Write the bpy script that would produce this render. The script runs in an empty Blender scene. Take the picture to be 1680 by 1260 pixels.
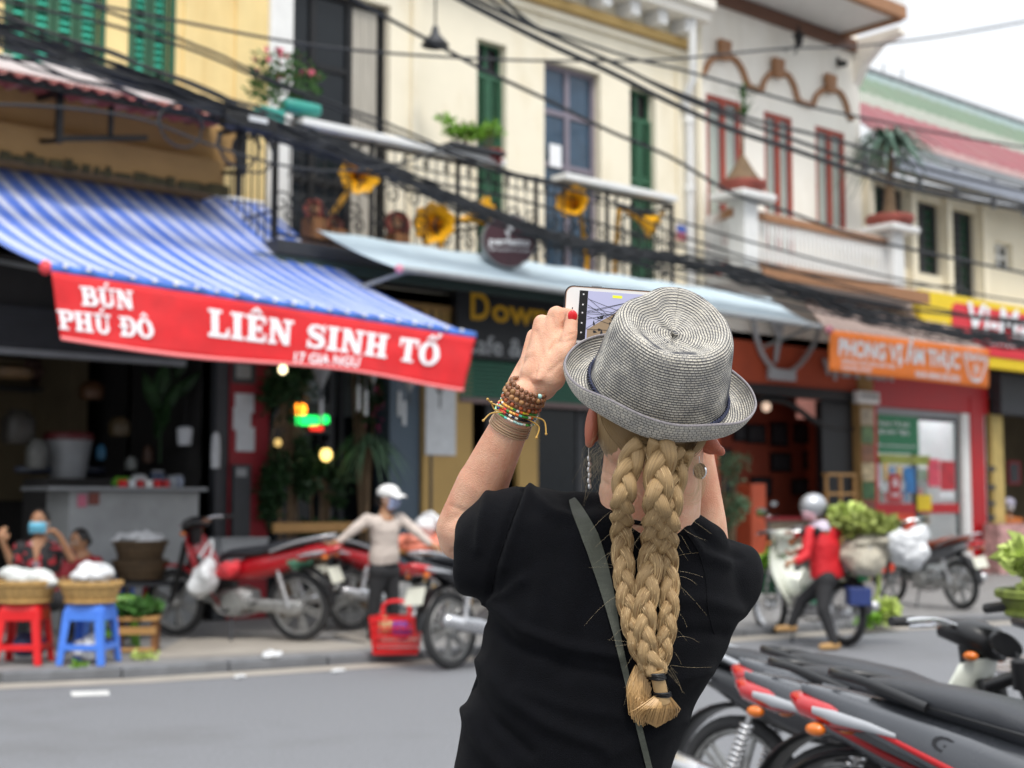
import bpy, math, random, bmesh
from mathutils import Vector, Matrix, noise
from mathutils.bvhtree import BVHTree
R = math.radians
PI = math.pi
random.seed(11)
S = bpy.context.scene
COL = S.collection
V = Vector

# ---------------------------------------------------------------- camera
EYE = V((0.0, 0.0, 1.32))
YAW = R(41.0)
PITCH = math.atan(195 / 2300)
cd = bpy.data.cameras.new('camera')
cam = bpy.data.objects.new('camera', cd)
COL.objects.link(cam)
cam.location = EYE
cam.rotation_euler = (R(90) + PITCH, 0, -YAW)
cd.sensor_width = 36
cd.lens = 2300 / 1680 * 36
cd.clip_start = 0.05
cd.clip_end = 800
cd.dof.use_dof = True
cd.dof.focus_distance = 1.93
cd.dof.aperture_fstop = 4.6
cd.dof.aperture_blades = 7
S.camera = cam

# ---------------------------------------------------------------- sky and sun (bright overcast day)
SUN_EL, SUN_AZ = R(58), R(205)          # azimuth clockwise from +Y
w = bpy.data.worlds.new('World')
S.world = w
w.use_nodes = True
nt = w.node_tree
bg = nt.nodes['Background']
sky = nt.nodes.new('ShaderNodeTexSky')
sky.sky_type = 'NISHITA'
sky.sun_disc = False
sky.sun_elevation = SUN_EL
sky.sun_rotation = SUN_AZ
sky.dust_density = 4
skm = nt.nodes.new('ShaderNodeVectorMath'); skm.operation = 'SCALE'; skm.inputs['Scale'].default_value = 0.09
nt.links.new(sky.outputs[0], skm.inputs[0])
tc = nt.nodes.new('ShaderNodeTexCoord')
sep = nt.nodes.new('ShaderNodeSeparateXYZ')
nt.links.new(tc.outputs['Generated'], sep.inputs[0])
mr = nt.nodes.new('ShaderNodeMapRange')      # overcast dome: brighter towards the zenith
mr.inputs['From Min'].default_value = 0.0; mr.inputs['From Max'].default_value = 1.0
mr.inputs['To Min'].default_value = 0.42; mr.inputs['To Max'].default_value = 1.75
nt.links.new(sep.outputs['Z'], mr.inputs['Value'])
mp = nt.nodes.new('ShaderNodeMapping'); mp.inputs['Scale'].default_value = (2.2, 2.2, 6)
nt.links.new(tc.outputs['Generated'], mp.inputs['Vector'])
nz = nt.nodes.new('ShaderNodeTexNoise'); nz.inputs['Scale'].default_value = 2.0; nz.inputs['Detail'].default_value = 5
nt.links.new(mp.outputs[0], nz.inputs['Vector'])
cr = nt.nodes.new('ShaderNodeValToRGB')
cr.color_ramp.elements[0].position = 0.35; cr.color_ramp.elements[0].color = (0.70, 0.75, 0.82, 1)
cr.color_ramp.elements[1].position = 0.6; cr.color_ramp.elements[1].color = (.93, .95, .97, 1)
nt.links.new(nz.outputs['Fac'], cr.inputs[0])
sc = nt.nodes.new('ShaderNodeVectorMath'); sc.operation = 'SCALE'
nt.links.new(cr.outputs[0], sc.inputs[0]); nt.links.new(mr.outputs[0], sc.inputs['Scale'])
mx = nt.nodes.new('ShaderNodeMix'); mx.data_type = 'RGBA'; mx.inputs['Factor'].default_value = 0.88
nt.links.new(skm.outputs[0], mx.inputs[6]); nt.links.new(sc.outputs[0], mx.inputs[7])
nt.links.new(mx.outputs[2], bg.inputs['Color'])
bg.inputs['Strength'].default_value = 1.0
sl = bpy.data.lights.new('sun', 'SUN')
sl.energy = 1.5; sl.angle = R(16); sl.color = (1.0, 0.96, 0.9)
sun = bpy.data.objects.new('sun', sl); COL.objects.link(sun)
sd = V((math.sin(SUN_AZ) * math.cos(SUN_EL), math.cos(SUN_AZ) * math.cos(SUN_EL), math.sin(SUN_EL)))
sun.rotation_euler = sd.to_track_quat('Z', 'Y').to_euler()
sun.location = (0, -10, 20)
S.view_settings.view_transform = 'Standard'
S.view_settings.look = 'None'
S.view_settings.gamma = 1
S.view_settings.use_curve_mapping = False
S.view_settings.exposure = 0.68
S.render.engine = 'CYCLES'
S.cycles.use_denoising = True
S.cycles.max_bounces = 6
S.cycles.diffuse_bounces = 3
S.cycles.glossy_bounces = 3
S.cycles.transparent_max_bounces = 12
S.cycles.sample_clamp_indirect = 6

# ---------------------------------------------------------------- measuring: where a sight line meets the place
_cm = Matrix.Rotation(-YAW, 3, 'Z') @ Matrix.Rotation(R(90) + PITCH, 3, 'X')
CR, CU, CB = _cm.col[0].copy(), _cm.col[1].copy(), _cm.col[2].copy()      # right, up, back
CF = -CB
FX = 2300.0
def ray(px, py):
    return CR * ((px - 840) / FX) + CU * ((630 - py) / FX) + CF
def onY(px, py, y):
    r = ray(px, py); return EYE + r * ((y - EYE.y) / r.y)
def onZ(px, py, z):
    r = ray(px, py); return EYE + r * ((z - EYE.z) / r.z)
def atd(px, py, d):
    return EYE + ray(px, py) * d
def rc(px0, pt, pb, px1, y):
    a = onY(px0, pt, y); b = onY(px0, pb, y); c = onY(px1, pt, y)
    return a.x, c.x, b.z, a.z

# ---------------------------------------------------------------- colours and materials
def C(h, k=1.0):
    h = h.lstrip('#')
    o = []
    for i in (0, 2, 4):
        c = int(h[i:i + 2], 16) / 255
        o.append((c / 12.92 if c <= 0.04045 else ((c + 0.055) / 1.055) ** 2.4) * k)
    return tuple(o)
def newmat(name):
    m = bpy.data.materials.new(name); m.use_nodes = True
    return m, m.node_tree, m.node_tree.nodes['Principled BSDF']
def mat(name, base, rough=0.6, metal=0.0, var=0.12, scale=6.0, bump=0.0, bscale=40.0, spec=0.5, stretch=(1, 1, 1),
        stain=0.0, stain_col=(0.05, 0.045, 0.04), coat=0.0, emit=None, estr=0.0, alpha=1.0, sheen=0.0, sss=0.0, trans=0.0, grime=1.1):
    m, nt, p = newmat(name)
    L = nt.links
    tc = nt.nodes.new('ShaderNodeTexCoord')
    mp = nt.nodes.new('ShaderNodeMapping'); mp.inputs['Scale'].default_value = stretch
    L.new(tc.outputs['Object'], mp.inputs['Vector'])
    n = nt.nodes.new('ShaderNodeTexNoise'); n.inputs['Scale'].default_value = scale; n.inputs['Detail'].default_value = 5; n.inputs['Roughness'].default_value = .6
    L.new(mp.outputs[0], n.inputs['Vector'])
    r = nt.nodes.new('ShaderNodeValToRGB')
    r.color_ramp.elements[0].position = .3; r.color_ramp.elements[1].position = .7
    lo = tuple(max(0, c * (1 - var)) for c in base); hi = tuple(min(1, c * (1 + var)) for c in base)
    r.color_ramp.elements[0].color = (*lo, 1); r.color_ramp.elements[1].color = (*hi, 1)
    L.new(n.outputs['Fac'], r.inputs[0])
    col = r.outputs[0]
    if stain > 0:
        n2 = nt.nodes.new('ShaderNodeTexNoise'); n2.inputs['Scale'].default_value = grime; n2.inputs['Detail'].default_value = 8; n2.inputs['Roughness'].default_value = .7
        mp2 = nt.nodes.new('ShaderNodeMapping'); mp2.inputs['Scale'].default_value = (1, 1, .28 if 'plaster' in name else 1); L.new(tc.outputs['Object'], mp2.inputs['Vector']); L.new(mp2.outputs[0], n2.inputs['Vector'])
        r2 = nt.nodes.new('ShaderNodeValToRGB')
        r2.color_ramp.elements[0].position = .52; r2.color_ramp.elements[1].position = .72
        r2.color_ramp.elements[0].color = (0, 0, 0, 1); r2.color_ramp.elements[1].color = (stain,) * 3 + (1,)
        L.new(n2.outputs['Fac'], r2.inputs[0])
        mxn = nt.nodes.new('ShaderNodeMix'); mxn.data_type = 'RGBA'
        L.new(r2.outputs[0], mxn.inputs[0]); L.new(col, mxn.inputs[6]); mxn.inputs[7].default_value = (*stain_col, 1)
        col = mxn.outputs[2]
    L.new(col, p.inputs['Base Color'])
    if bump > 0:
        n3 = nt.nodes.new('ShaderNodeTexNoise'); n3.inputs['Scale'].default_value = bscale; n3.inputs['Detail'].default_value = 4
        L.new(mp.outputs[0], n3.inputs['Vector'])
        b = nt.nodes.new('ShaderNodeBump'); b.inputs['Strength'].default_value = bump; b.inputs['Distance'].default_value = .01
        L.new(n3.outputs['Fac'], b.inputs['Height']); L.new(b.outputs[0], p.inputs['Normal'])
    rr = nt.nodes.new('ShaderNodeMapRange'); rr.inputs['To Min'].default_value = max(.02, rough - .08); rr.inputs['To Max'].default_value = min(1, rough + .08)
    L.new(n.outputs['Fac'], rr.inputs['Value']); L.new(rr.outputs[0], p.inputs['Roughness'])
    p.inputs['Metallic'].default_value = metal
    p.inputs['Specular IOR Level'].default_value = spec
    if coat: p.inputs['Coat Weight'].default_value = coat; p.inputs['Coat Roughness'].default_value = .08
    if emit: p.inputs['Emission Color'].default_value = (*emit, 1); p.inputs['Emission Strength'].default_value = estr
    if alpha < 1: p.inputs['Alpha'].default_value = alpha
    if sheen: p.inputs['Sheen Weight'].default_value = sheen; p.inputs['Sheen Roughness'].default_value = .5
    if sss: p.inputs['Subsurface Weight'].default_value = sss; p.inputs['Subsurface Radius'].default_value = (.9, .35, .2); p.inputs['Subsurface Scale'].default_value = .012
    if trans: p.inputs['Transmission Weight'].default_value = trans
    return m
def stripes(name, cols, pitch, axis='X', rough=.7, uv=True, bump=0):
    """bands of colour across one axis; cols = [(position, colour)...] over one pitch"""
    m, nt, p = newmat(name); L = nt.links
    tc = nt.nodes.new('ShaderNodeTexCoord'); sp = nt.nodes.new('ShaderNodeSeparateXYZ')
    L.new(tc.outputs['UV' if uv else 'Object'], sp.inputs[0])
    a = nt.nodes.new('ShaderNodeMath'); a.operation = 'MULTIPLY'; a.inputs[1].default_value = 1 / pitch
    L.new(sp.outputs[axis], a.inputs[0])
    f = nt.nodes.new('ShaderNodeMath'); f.operation = 'FRACT'; L.new(a.outputs[0], f.inputs[0])
    r = nt.nodes.new('ShaderNodeValToRGB'); r.color_ramp.interpolation = 'CONSTANT'
    while len(r.color_ramp.elements) < len(cols): r.color_ramp.elements.new(.5)
    for e, (q, c) in zip(r.color_ramp.elements, cols): e.position = q; e.color = (*c, 1)
    L.new(f.outputs[0], r.inputs[0])
    n = nt.nodes.new('ShaderNodeTexNoise'); n.inputs['Scale'].default_value = 3; n.inputs['Detail'].default_value = 6
    L.new(tc.outputs['Object'], n.inputs['Vector'])
    mr = nt.nodes.new('ShaderNodeMapRange'); mr.inputs['To Min'].default_value = .75; mr.inputs['To Max'].default_value = 1.15
    L.new(n.outputs['Fac'], mr.inputs['Value'])
    s = nt.nodes.new('ShaderNodeVectorMath'); s.operation = 'SCALE'
    L.new(r.outputs[0], s.inputs[0]); L.new(mr.outputs[0], s.inputs['Scale'])
    L.new(s.outputs[0], p.inputs['Base Color']); p.inputs['Roughness'].default_value = rough
    return m

# ---------------------------------------------------------------- mesh building
W = {}
class MB:
    def __init__(s): s.v = []; s.f = []; s.uv = {}; s.m = []; s.cur = 0
    def add(s, vs, fs, uvs=None):
        o = len(s.v); s.v += [tuple(q) for q in vs]
        for f in fs: s.f.append(tuple(i + o for i in f)); s.m.append(s.cur)
        if uvs:
            for i, u in enumerate(uvs): s.uv[i + o] = u
        return s
    def box(s, x0, x1, y0, y1, z0, z1, M=None):
        vs = [V((x, y, z)) for x in (x0, x1) for y in (y0, y1) for z in (z0, z1)]
        if M: vs = [M @ q for q in vs]
        return s.add(vs, [(0, 1, 3, 2), (4, 6, 7, 5), (0, 4, 5, 1), (2, 3, 7, 6), (0, 2, 6, 4), (1, 5, 7, 3)])
    def cbox(s, c, d, M=None):
        c = V(c)
        vs = [V((x * d[0] / 2, y * d[1] / 2, z * d[2] / 2)) for x in (-1, 1) for y in (-1, 1) for z in (-1, 1)]
        vs = [(M @ q if M else q) + c for q in vs]
        return s.add(vs, [(0, 1, 3, 2), (4, 6, 7, 5), (0, 4, 5, 1), (2, 3, 7, 6), (0, 2, 6, 4), (1, 5, 7, 3)])
    def bar(s, a, b, w, h, up=V((0, 0, 1))):
        a = V(a); b = V(b); d = (b - a); L = d.length; d.normalize()
        r = d.cross(up)
        if r.length < 1e-4: r = d.cross(V((0, 1, 0)))
        r.normalize(); u = r.cross(d)
        M = Matrix((d, r, u)).transposed()
        return s.cbox((a + b) / 2, (L, w, h), M)
    def rings(s, rs, cap=True, closed=False, uv=None):
        n = len(rs[0]); o = len(s.v)
        for i, r_ in enumerate(rs):
            for j, q in enumerate(r_):
                s.v.append(tuple(q))
                if uv: s.uv[o + i * n + j] = uv(i, j)
        k = len(rs)
        for i in range(k if closed else k - 1):
            for j in range(n):
                a = o + i * n + j; b = o + i * n + (j + 1) % n; i2 = (i + 1) % k
                c = o + i2 * n + (j + 1) % n; d = o + i2 * n + j
                s.f.append((a, b, c, d)); s.m.append(s.cur)
        if cap and not closed:
            s.f.append(tuple(o + j for j in range(n))[::-1]); s.m.append(s.cur)
            s.f.append(tuple(o + (k - 1) * n + j for j in range(n))); s.m.append(s.cur)
        return s
    def tube(s, pts, r, n=8, cap=True, flat=1.0, up=None, closed=False):
        pts = [V(q) for q in pts]; k = len(pts)
        if not isinstance(r, (list, tuple)): r = [r] * k
        rs = []; pu = up
        for i in range(k):
            if closed: t = pts[(i + 1) % k] - pts[i - 1]
            else: t = (pts[min(i + 1, k - 1)] - pts[max(i - 1, 0)])
            if t.length < 1e-9: t = V((0, 0, 1))
            t.normalize()
            if pu is None: pu = V((0, 0, 1)) if abs(t.z) < .9 else V((1, 0, 0))
            u = pu - t * pu.dot(t)
            if u.length < 1e-5: u = t.orthogonal()
            u.normalize(); pu = u; w_ = t.cross(u)
            rs.append([pts[i] + (u * math.cos(2 * PI * j / n) * flat + w_ * math.sin(2 * PI * j / n)) * r[i] for j in range(n)])
        return s.rings(rs, cap, closed)
    def lathe(s, prof, n=24, M=None, a0=0, a1=2 * PI, f=None, cap=True):
        M = M or Matrix.Identity(4)
        rs = []
        for (r_, z) in prof:
            ring = []
            for j in range(n):
                a = a0 + (a1 - a0) * j / n
                q = V((r_ * math.cos(a), r_ * math.sin(a), z))
                if f: q = f(q, a, r_, z)
                ring.append(M @ q)
            rs.append(ring)
        return s.rings(rs, cap)
    def loft(s, secs, n=16, p=2.4, M=None):
        """secs: (centre, half width along y, half height) with the profile square to x unless a 4th item gives (side, up)"""
        rs = []
        for sec in secs:
            c = V(sec[0]); hw, hh = sec[1], sec[2]
            sd, up = (V((0, 1, 0)), V((0, 0, 1))) if len(sec) < 4 else sec[3]
            ring = []
            for j in range(n):
                a = 2 * PI * j / n; ca, sa = math.cos(a), math.sin(a)
                x = math.copysign(abs(ca) ** (2 / p), ca) * hw; z = math.copysign(abs(sa) ** (2 / p), sa) * hh
                q = c + sd * x + up * z
                ring.append(M @ q if M else q)
            rs.append(ring)
        return s.rings(rs)
    def ell(s, c, r, n=16, k=10, M=None):
        c = V(c); rs = []
        for i in range(k + 1):
            t = PI * i / k; st = max(math.sin(t), 1e-3)
            ring = []
            for j in range(n):
                q = V((r[0] * st * math.cos(2 * PI * j / n), r[1] * st * math.sin(2 * PI * j / n), -r[2] * math.cos(t)))
                ring.append((M @ q if M else q) + c)
            rs.append(ring)
        return s.rings(rs)
    def cap_(s, a, b, ra, rb, n=14, k=5):
        """tapered capsule"""
        a = V(a); b = V(b); d = b - a; L = d.length
        if L < 1e-6: return s.ell(a, (ra, ra, ra))
        d /= L; u = d.orthogonal().normalized(); w_ = d.cross(u); rs = []
        for i in range(k + 1):
            t = PI / 2 * i / k; rr = max(ra * math.sin(t), 1e-4); off = -ra * math.cos(t)
            rs.append([a + d * off + (u * math.cos(2 * PI * j / n) + w_ * math.sin(2 * PI * j / n)) * rr for j in range(n)])
        for i in range(k + 1):
            t = PI / 2 * i / k; rr = max(rb * math.cos(t), 1e-4); off = rb * math.sin(t)
            rs.append([b + d * off + (u * math.cos(2 * PI * j / n) + w_ * math.sin(2 * PI * j / n)) * rr for j in range(n)])
        return s.rings(rs)
    def prism(s, poly, M, t):
        """2D outline extruded by t along local z of M (4x4)"""
        n = len(poly)
        vs = [M @ V((x, y, 0)) for x, y in poly] + [M @ V((x, y, t)) for x, y in poly]
        fs = [tuple(range(n))[::-1], tuple(range(n, 2 * n))] + [(i, (i + 1) % n, n + (i + 1) % n, n + i) for i in range(n)]
        return s.add(vs, fs)
    def sheet(s, fn, nu, nv, thick=None, uvs=None):
        """fn(u,v) -> point, 0..1"""
        vs = [fn(i / nu, j / nv) for i in range(nu + 1) for j in range(nv + 1)]
        uv = [(uvs(i / nu, j / nv) if uvs else (i / nu, j / nv)) for i in range(nu + 1) for j in range(nv + 1)]
        fs = [(i * (nv + 1) + j, (i + 1) * (nv + 1) + j, (i + 1) * (nv + 1) + j + 1, i * (nv + 1) + j + 1) for i in range(nu) for j in range(nv)]
        if thick:
            t = V(thick); m = len(vs); vs2 = vs + [V(q) + t for q in vs]
            fs2 = fs + [tuple(m + i for i in f[::-1]) for f in fs]
            edge = [i * (nv + 1) for i in range(nu + 1)] + [nu * (nv + 1) + j for j in range(1, nv + 1)] + [i * (nv + 1) + nv for i in range(nu - 1, -1, -1)] + [j for j in range(nv - 1, 0, -1)]
            for a, b in zip(edge, edge[1:] + edge[:1]): fs2.append((b, a, a + m, b + m))
            return s.add(vs2, fs2, uv + uv)
        return s.add(vs, fs, uv)
    def build(s, name, mats, parent=None, smooth=False, local=False, bevel=0.0, kind=None, label=None, sharp=50):
        me = bpy.data.meshes.new(name)
        Mi = None
        if parent is not None and not local: Mi = W[parent].inverted()
        vs = [tuple(Mi @ V(q)) for q in s.v] if Mi else s.v
        me.from_pydata(vs, [], s.f)
        if not isinstance(mats, (list, tuple)): mats = [mats]
        for m_ in mats: me.materials.append(m_)
        if len(mats) > 1: me.polygons.foreach_set('material_index', s.m)
        if s.uv:
            ul = me.uv_layers.new(name='UVMap')
            for lp in me.loops: ul.data[lp.index].uv = s.uv.get(lp.vertex_index, (0, 0))
        if smooth: me.polygons.foreach_set('use_smooth', [True] * len(me.polygons))
        me.update()
        bm = bmesh.new(); bm.from_mesh(me); bmesh.ops.recalc_face_normals(bm, faces=bm.faces); bm.to_mesh(me); bm.free()
        if smooth and sharp: 
            try: me.set_sharp_from_angle(angle=R(sharp))
            except Exception: pass
        o = bpy.data.objects.new(name, me); COL.objects.link(o)
        if parent is not None: o.parent = parent; W[o] = W[parent]
        else: W[o] = Matrix.Identity(4)
        if bevel:
            b = o.modifiers.new('bevel', 'BEVEL'); b.width = bevel; b.segments = 2; b.limit_method = 'ANGLE'; b.angle_limit = R(40)
        if kind: o['kind'] = kind
        if label: o['label'] = label
        return o
def thing(name, label, cat, loc=(0, 0, 0), rz=0.0, group=None, M=None):
    o = bpy.data.objects.new(name, None); COL.objects.link(o); o.empty_display_size = .1
    if M is None: M = Matrix.Translation(V(loc)) @ Matrix.Rotation(rz, 4, 'Z')
    o.matrix_world = M; W[o] = M
    o['label'] = label; o['category'] = cat
    if group: o['group'] = group
    return o
def tag(o, label, cat, group=None):
    o['label'] = label; o['category'] = cat
    if group: o['group'] = group
    return o
def struct(o): o['kind'] = 'structure'; return o
def copy_thing(o, M, label, group=None):
    c = o.copy(); COL.objects.link(c); c.matrix_world = M; W[c] = M; c['label'] = label
    if group: c['group'] = group
    def rec(src, dst):
        for ch in [q for q in bpy.data.objects if q.parent == src]:
            d = ch.copy(); COL.objects.link(d); d.parent = dst; W[d] = M; rec(ch, d)
    rec(o, c)
    return c
def TR(x=0, y=0, z=0, rx=0, ry=0, rz=0, s=1.0):
    return Matrix.Translation((x, y, z)) @ Matrix.Rotation(rz, 4, 'Z') @ Matrix.Rotation(ry, 4, 'Y') @ Matrix.Rotation(rx, 4, 'X') @ Matrix.Scale(s, 4)
def frame4(o, x, y, z):
    M = Matrix((x, y, z)).transposed().to_4x4(); M.translation = o; return M
def catmull(pts, k=8):
    P = [V(q) for q in pts]; out = []
    for i in range(len(P) - 1):
        a = P[max(i - 1, 0)]; b = P[i]; c = P[i + 1]; d = P[min(i + 2, len(P) - 1)]
        for j in range(k):
            t = j / k
            out.append(.5 * ((2 * b) + (c - a) * t + (2 * a - 5 * b + 4 * c - d) * t * t + (3 * b - a - 3 * c + d) * t ** 3))
    out.append(P[-1]); return out
def lerp_list(ts, vs, t):
    for i in range(len(ts) - 1):
        if t <= ts[i + 1]:
            k = (t - ts[i]) / (ts[i + 1] - ts[i]); return vs[i] + (vs[i + 1] - vs[i]) * max(0, k)
    return vs[-1]
def remeshed(mb, voxel, smooth=4, fac=.5):
    """fuse overlapping closed pieces into one continuous skin"""
    me = bpy.data.meshes.new('tmp'); me.from_pydata(mb.v, [], mb.f)
    o = bpy.data.objects.new('tmp', me); COL.objects.link(o)
    m = o.modifiers.new('r', 'REMESH'); m.mode = 'VOXEL'; m.voxel_size = voxel; m.adaptivity = 0
    if smooth:
        q = o.modifiers.new('s', 'SMOOTH'); q.iterations = smooth; q.factor = fac
    dg = bpy.context.evaluated_depsgraph_get(); ev = o.evaluated_get(dg); em = ev.to_mesh()
    out = MB(); out.v = [tuple(v_.co) for v_ in em.vertices]; out.f = [tuple(p_.vertices) for p_ in em.polygons]; out.m = [0] * len(out.f)
    nr = [v_.normal.copy() for v_ in em.vertices]
    ev.to_mesh_clear(); bpy.data.objects.remove(o); bpy.data.meshes.remove(me)
    out.nr = nr
    return out

# ---------------------------------------------------------------- lettering
_tc = {}
def text2d(body, bold=0.0, shear=0.0):
    k = (body, bold, shear)
    if k not in _tc:
        cu = bpy.data.curves.new('t', 'FONT'); cu.body = body; cu.size = 1; cu.offset = bold; cu.shear = shear; cu.resolution_u = 3
        o = bpy.data.objects.new('t', cu); COL.objects.link(o)
        dg = bpy.context.evaluated_depsgraph_get(); me = o.evaluated_get(dg).to_mesh()
        _tc[k] = ([(v_.co.x, v_.co.y) for v_ in me.vertices], [tuple(p_.vertices) for p_ in me.polygons])
        o.evaluated_get(dg).to_mesh_clear(); bpy.data.objects.remove(o); bpy.data.curves.remove(cu)
    return _tc[k]
def text_on(mb, body, o, x, y, w_=None, h=None, bold=0.0, shear=0.0, lift=.004):
    """flat lettering: o = lower left corner, x/y unit directions, fitted to w_ and/or h"""
    vs, fs = text2d(body, bold, shear)
    if not vs: return
    x0 = min(a for a, b in vs); x1 = max(a for a, b in vs); y0 = min(b for a, b in vs); y1 = max(b for a, b in vs)
    sx = (w_ / (x1 - x0)) if w_ else None; sy = (h / (y1 - y0)) if h else None
    sx = sx or sy; sy = sy or sx
    n = x.cross(y).normalized() * lift
    mb.add([o + x * ((a - x0) * sx) + y * ((b - y0) * sy) + n for a, b in vs], fs)
def _stroke(pts, ws):
    out = []; P = [V((a, b)) for a, b in pts]
    L, Rr = [], []
    for i, q in enumerate(P):
        t = P[min(i + 1, len(P) - 1)] - P[max(i - 1, 0)]; t.normalize(); n = V((-t.y, t.x)); ww = ws[i] if isinstance(ws, (list, tuple)) else ws
        L.append(q + n * ww / 2); Rr.append(q - n * ww / 2)
    return [[tuple(L[i]), tuple(L[i + 1]), tuple(Rr[i + 1]), tuple(Rr[i])] for i in range(len(P) - 1)]
def _arc(cx, cy, rx, ry, a0, a1, n=14, thick=.26, thin=.12):
    pts, ws = [], []
    for i in range(n + 1):
        a = R(a0 + (a1 - a0) * i / n); pts.append((cx + rx * math.cos(a), cy + ry * math.sin(a))); ws.append(thin + (thick - thin) * abs(math.cos(a)))
    return _stroke(pts, ws)
def _bx(a, b, c, d): return [(a, c), (b, c), (b, d), (a, d)]
def slab(ch):
    """heavy slab-serif capitals, unit height; returns (polygons, advance)"""
    acc = ''
    base = {'Ú': ('U', '´'), 'Ê': ('E', '^'), 'Ô': ('O', '^'), 'Ố': ('O', '^´')}.get(ch)
    if base: ch, acc = base
    sv = .12; P = []
    def stem(x, w=.25): P.append(_bx(x, x + w, .03, .97))
    def serif(x0, x1, y): P.append(_bx(x0, x1, 0 if y == 0 else 1 - sv, sv if y == 0 else 1))
    adv = .8
    if ch == 'I': stem(.12); serif(0, .49, 0); serif(0, .49, 1); adv = .56
    elif ch == 'L': stem(.12); serif(0, .5, 1); P.append(_bx(0, .74, 0, .14)); P.append([(.62, .1), (.76, .1), (.76, .36), (.68, .36)]); adv = .82
    elif ch == 'E':
        stem(.12); P.append(_bx(0, .74, 0, .14)); P.append(_bx(0, .72, .86, 1)); P.append(_bx(.3, .56, .44, .56)); P.append(_bx(.5, .58, .34, .66))
        P.append([(.62, .1), (.76, .1), (.76, .34), (.68, .34)]); P.append([(.62, .9), (.74, .9), (.74, .7), (.67, .7)]); adv = .84
    elif ch == 'N': stem(.1, .14); stem(.68, .14); P.append([(.05, 1), (.34, 1), (.84, 0), (.6, 0)]); serif(0, .34, 0); serif(.02, .3, 1); serif(.56, .94, 1); adv = 1.0
    elif ch == 'H':
        stem(.1); stem(.6); P.append(_bx(.3, .65, .43, .56))
        for y in (0, 1): serif(0, .44, y); serif(.5, .95, y)
        adv = 1.02
    elif ch == 'T': stem(.28); serif(.16, .66, 0); P.append(_bx(0, .82, .86, 1)); P.append([(0, .9), (.12, .9), (.07, .62), (0, .62)]); P.append([(.7, .9), (.82, .9), (.82, .62), (.75, .62)]); adv = .88
    elif ch == 'P': stem(.12); serif(0, .5, 0); serif(0, .4, 1); P += _arc(.42, .72, .27, .22, -90, 90); P.append(_bx(.3, .45, .86, 1)); P.append(_bx(.3, .45, .44, .56)); adv = .84
    elif ch == 'B':
        stem(.12); serif(0, .4, 0); serif(0, .4, 1); P += _arc(.42, .74, .22, .2, -90, 90); P += _arc(.44, .28, .27, .22, -90, 90)
        for a in (0, .46, .87): P.append(_bx(.3, .46, a, a + .12))
        adv = .88
    elif ch in 'DĐ':
        stem(.12); serif(0, .4, 0); serif(0, .4, 1); P += _arc(.4, .5, .38, .44, -90, 90, 18)
        P.append(_bx(.3, .42, 0, .12)); P.append(_bx(.3, .42, .88, 1)); adv = .95
        if ch == 'Đ': P.append(_bx(-.04, .5, .44, .56))
    elif ch == 'O': P += _arc(.46, .5, .34, .44, 0, 360, 26); adv = .96
    elif ch == 'U': P.append(_bx(.12, .36, .34, .97)); P.append(_bx(.66, .78, .34, .97)); P += _arc(.46, .36, .24, .3, 180, 360, 14, .2, .14); serif(0, .47, 1); serif(.55, .9, 1); adv = .94
    elif ch == 'S':
        pts = [(.66, .72), (.62, .86), (.42, .93), (.2, .88), (.13, .73), (.22, .6), (.42, .52), (.6, .42), (.66, .26), (.56, .11), (.36, .06), (.16, .12), (.1, .28)]
        ws = [.08, .12, .13, .16, .2, .26, .28, .26, .2, .16, .13, .12, .08]
        P += _stroke(pts, ws); P.append(_bx(.62, .7, .64, 1)); P.append(_bx(.06, .13, 0, .34)); adv = .82
    cx = adv / 2 - .04
    if '^' in acc: P.append([(cx - .24, 1.08), (cx - .1, 1.08), (cx, 1.18), (cx + .1, 1.08), (cx + .24, 1.08), (cx + .04, 1.3), (cx - .04, 1.3)])
    if acc == '´': P.append([(cx - .08, 1.08), (cx + .02, 1.08), (cx + .2, 1.3), (cx, 1.3)])
    if acc == '^´': P.append([(cx + .18, 1.2), (cx + .26, 1.16), (cx + .42, 1.38), (cx + .24, 1.4)])
    return P, adv
def slab_text(mb, body, fn, w_, h):
    """fn(a,b)-> point on the surface, a along the line in metres, b up in metres"""
    tot = sum((.45 if c == ' ' else slab(c)[1]) for c in body); k = w_ / tot; a = 0
    for c in body:
        if c == ' ': a += .45; continue
        P, adv = slab(c)
        for i, poly in enumerate(P):
            mb.add([fn((a + x) * k, y * h, .003 + .0006 * i) for x, y in poly], [tuple(range(len(poly)))])
        a += adv

# ---------------------------------------------------------------- materials
m_asphalt = mat('asphalt', (.178, .183, .195), .85, var=.26, scale=55, bump=.6, bscale=160, stain=.55, stain_col=(.115, .115, .115), grime=.42)
m_pave = mat('pavement', (.22, .215, .21), .85, var=.2, scale=9.0, bump=.4, bscale=70, stain=.5, stain_col=(.10, .095, .09), grime=.8)
m_pave2 = mat('worn_concrete', (.33, .30, .26), .9, var=.12, scale=3, bump=.3, bscale=60, stain=.3, stain_col=(.16, .15, .13))
m_kerb = mat('kerb_stone', (.15, .155, .165), .8, var=.18, scale=5, bump=.4, bscale=50, stain=.5, stain_col=(.07, .07, .07), grime=2)
m_paint = mat('road_paint', (.62, .62, .60), .7, var=.2, scale=14)
m_yellow = mat('yellow_plaster', C('#f0d79a', .92), .85, var=.07, scale=2.5, bump=.12, bscale=30, stain=.5, stain_col=C('#c9a05a'), grime=.7)
m_tan = mat('tan_plaster', C('#b08a55', .85), .85, var=.12, scale=1.8, bump=.15, bscale=30, stain=.5, stain_col=C('#5f5140'), grime=1.2)
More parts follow.
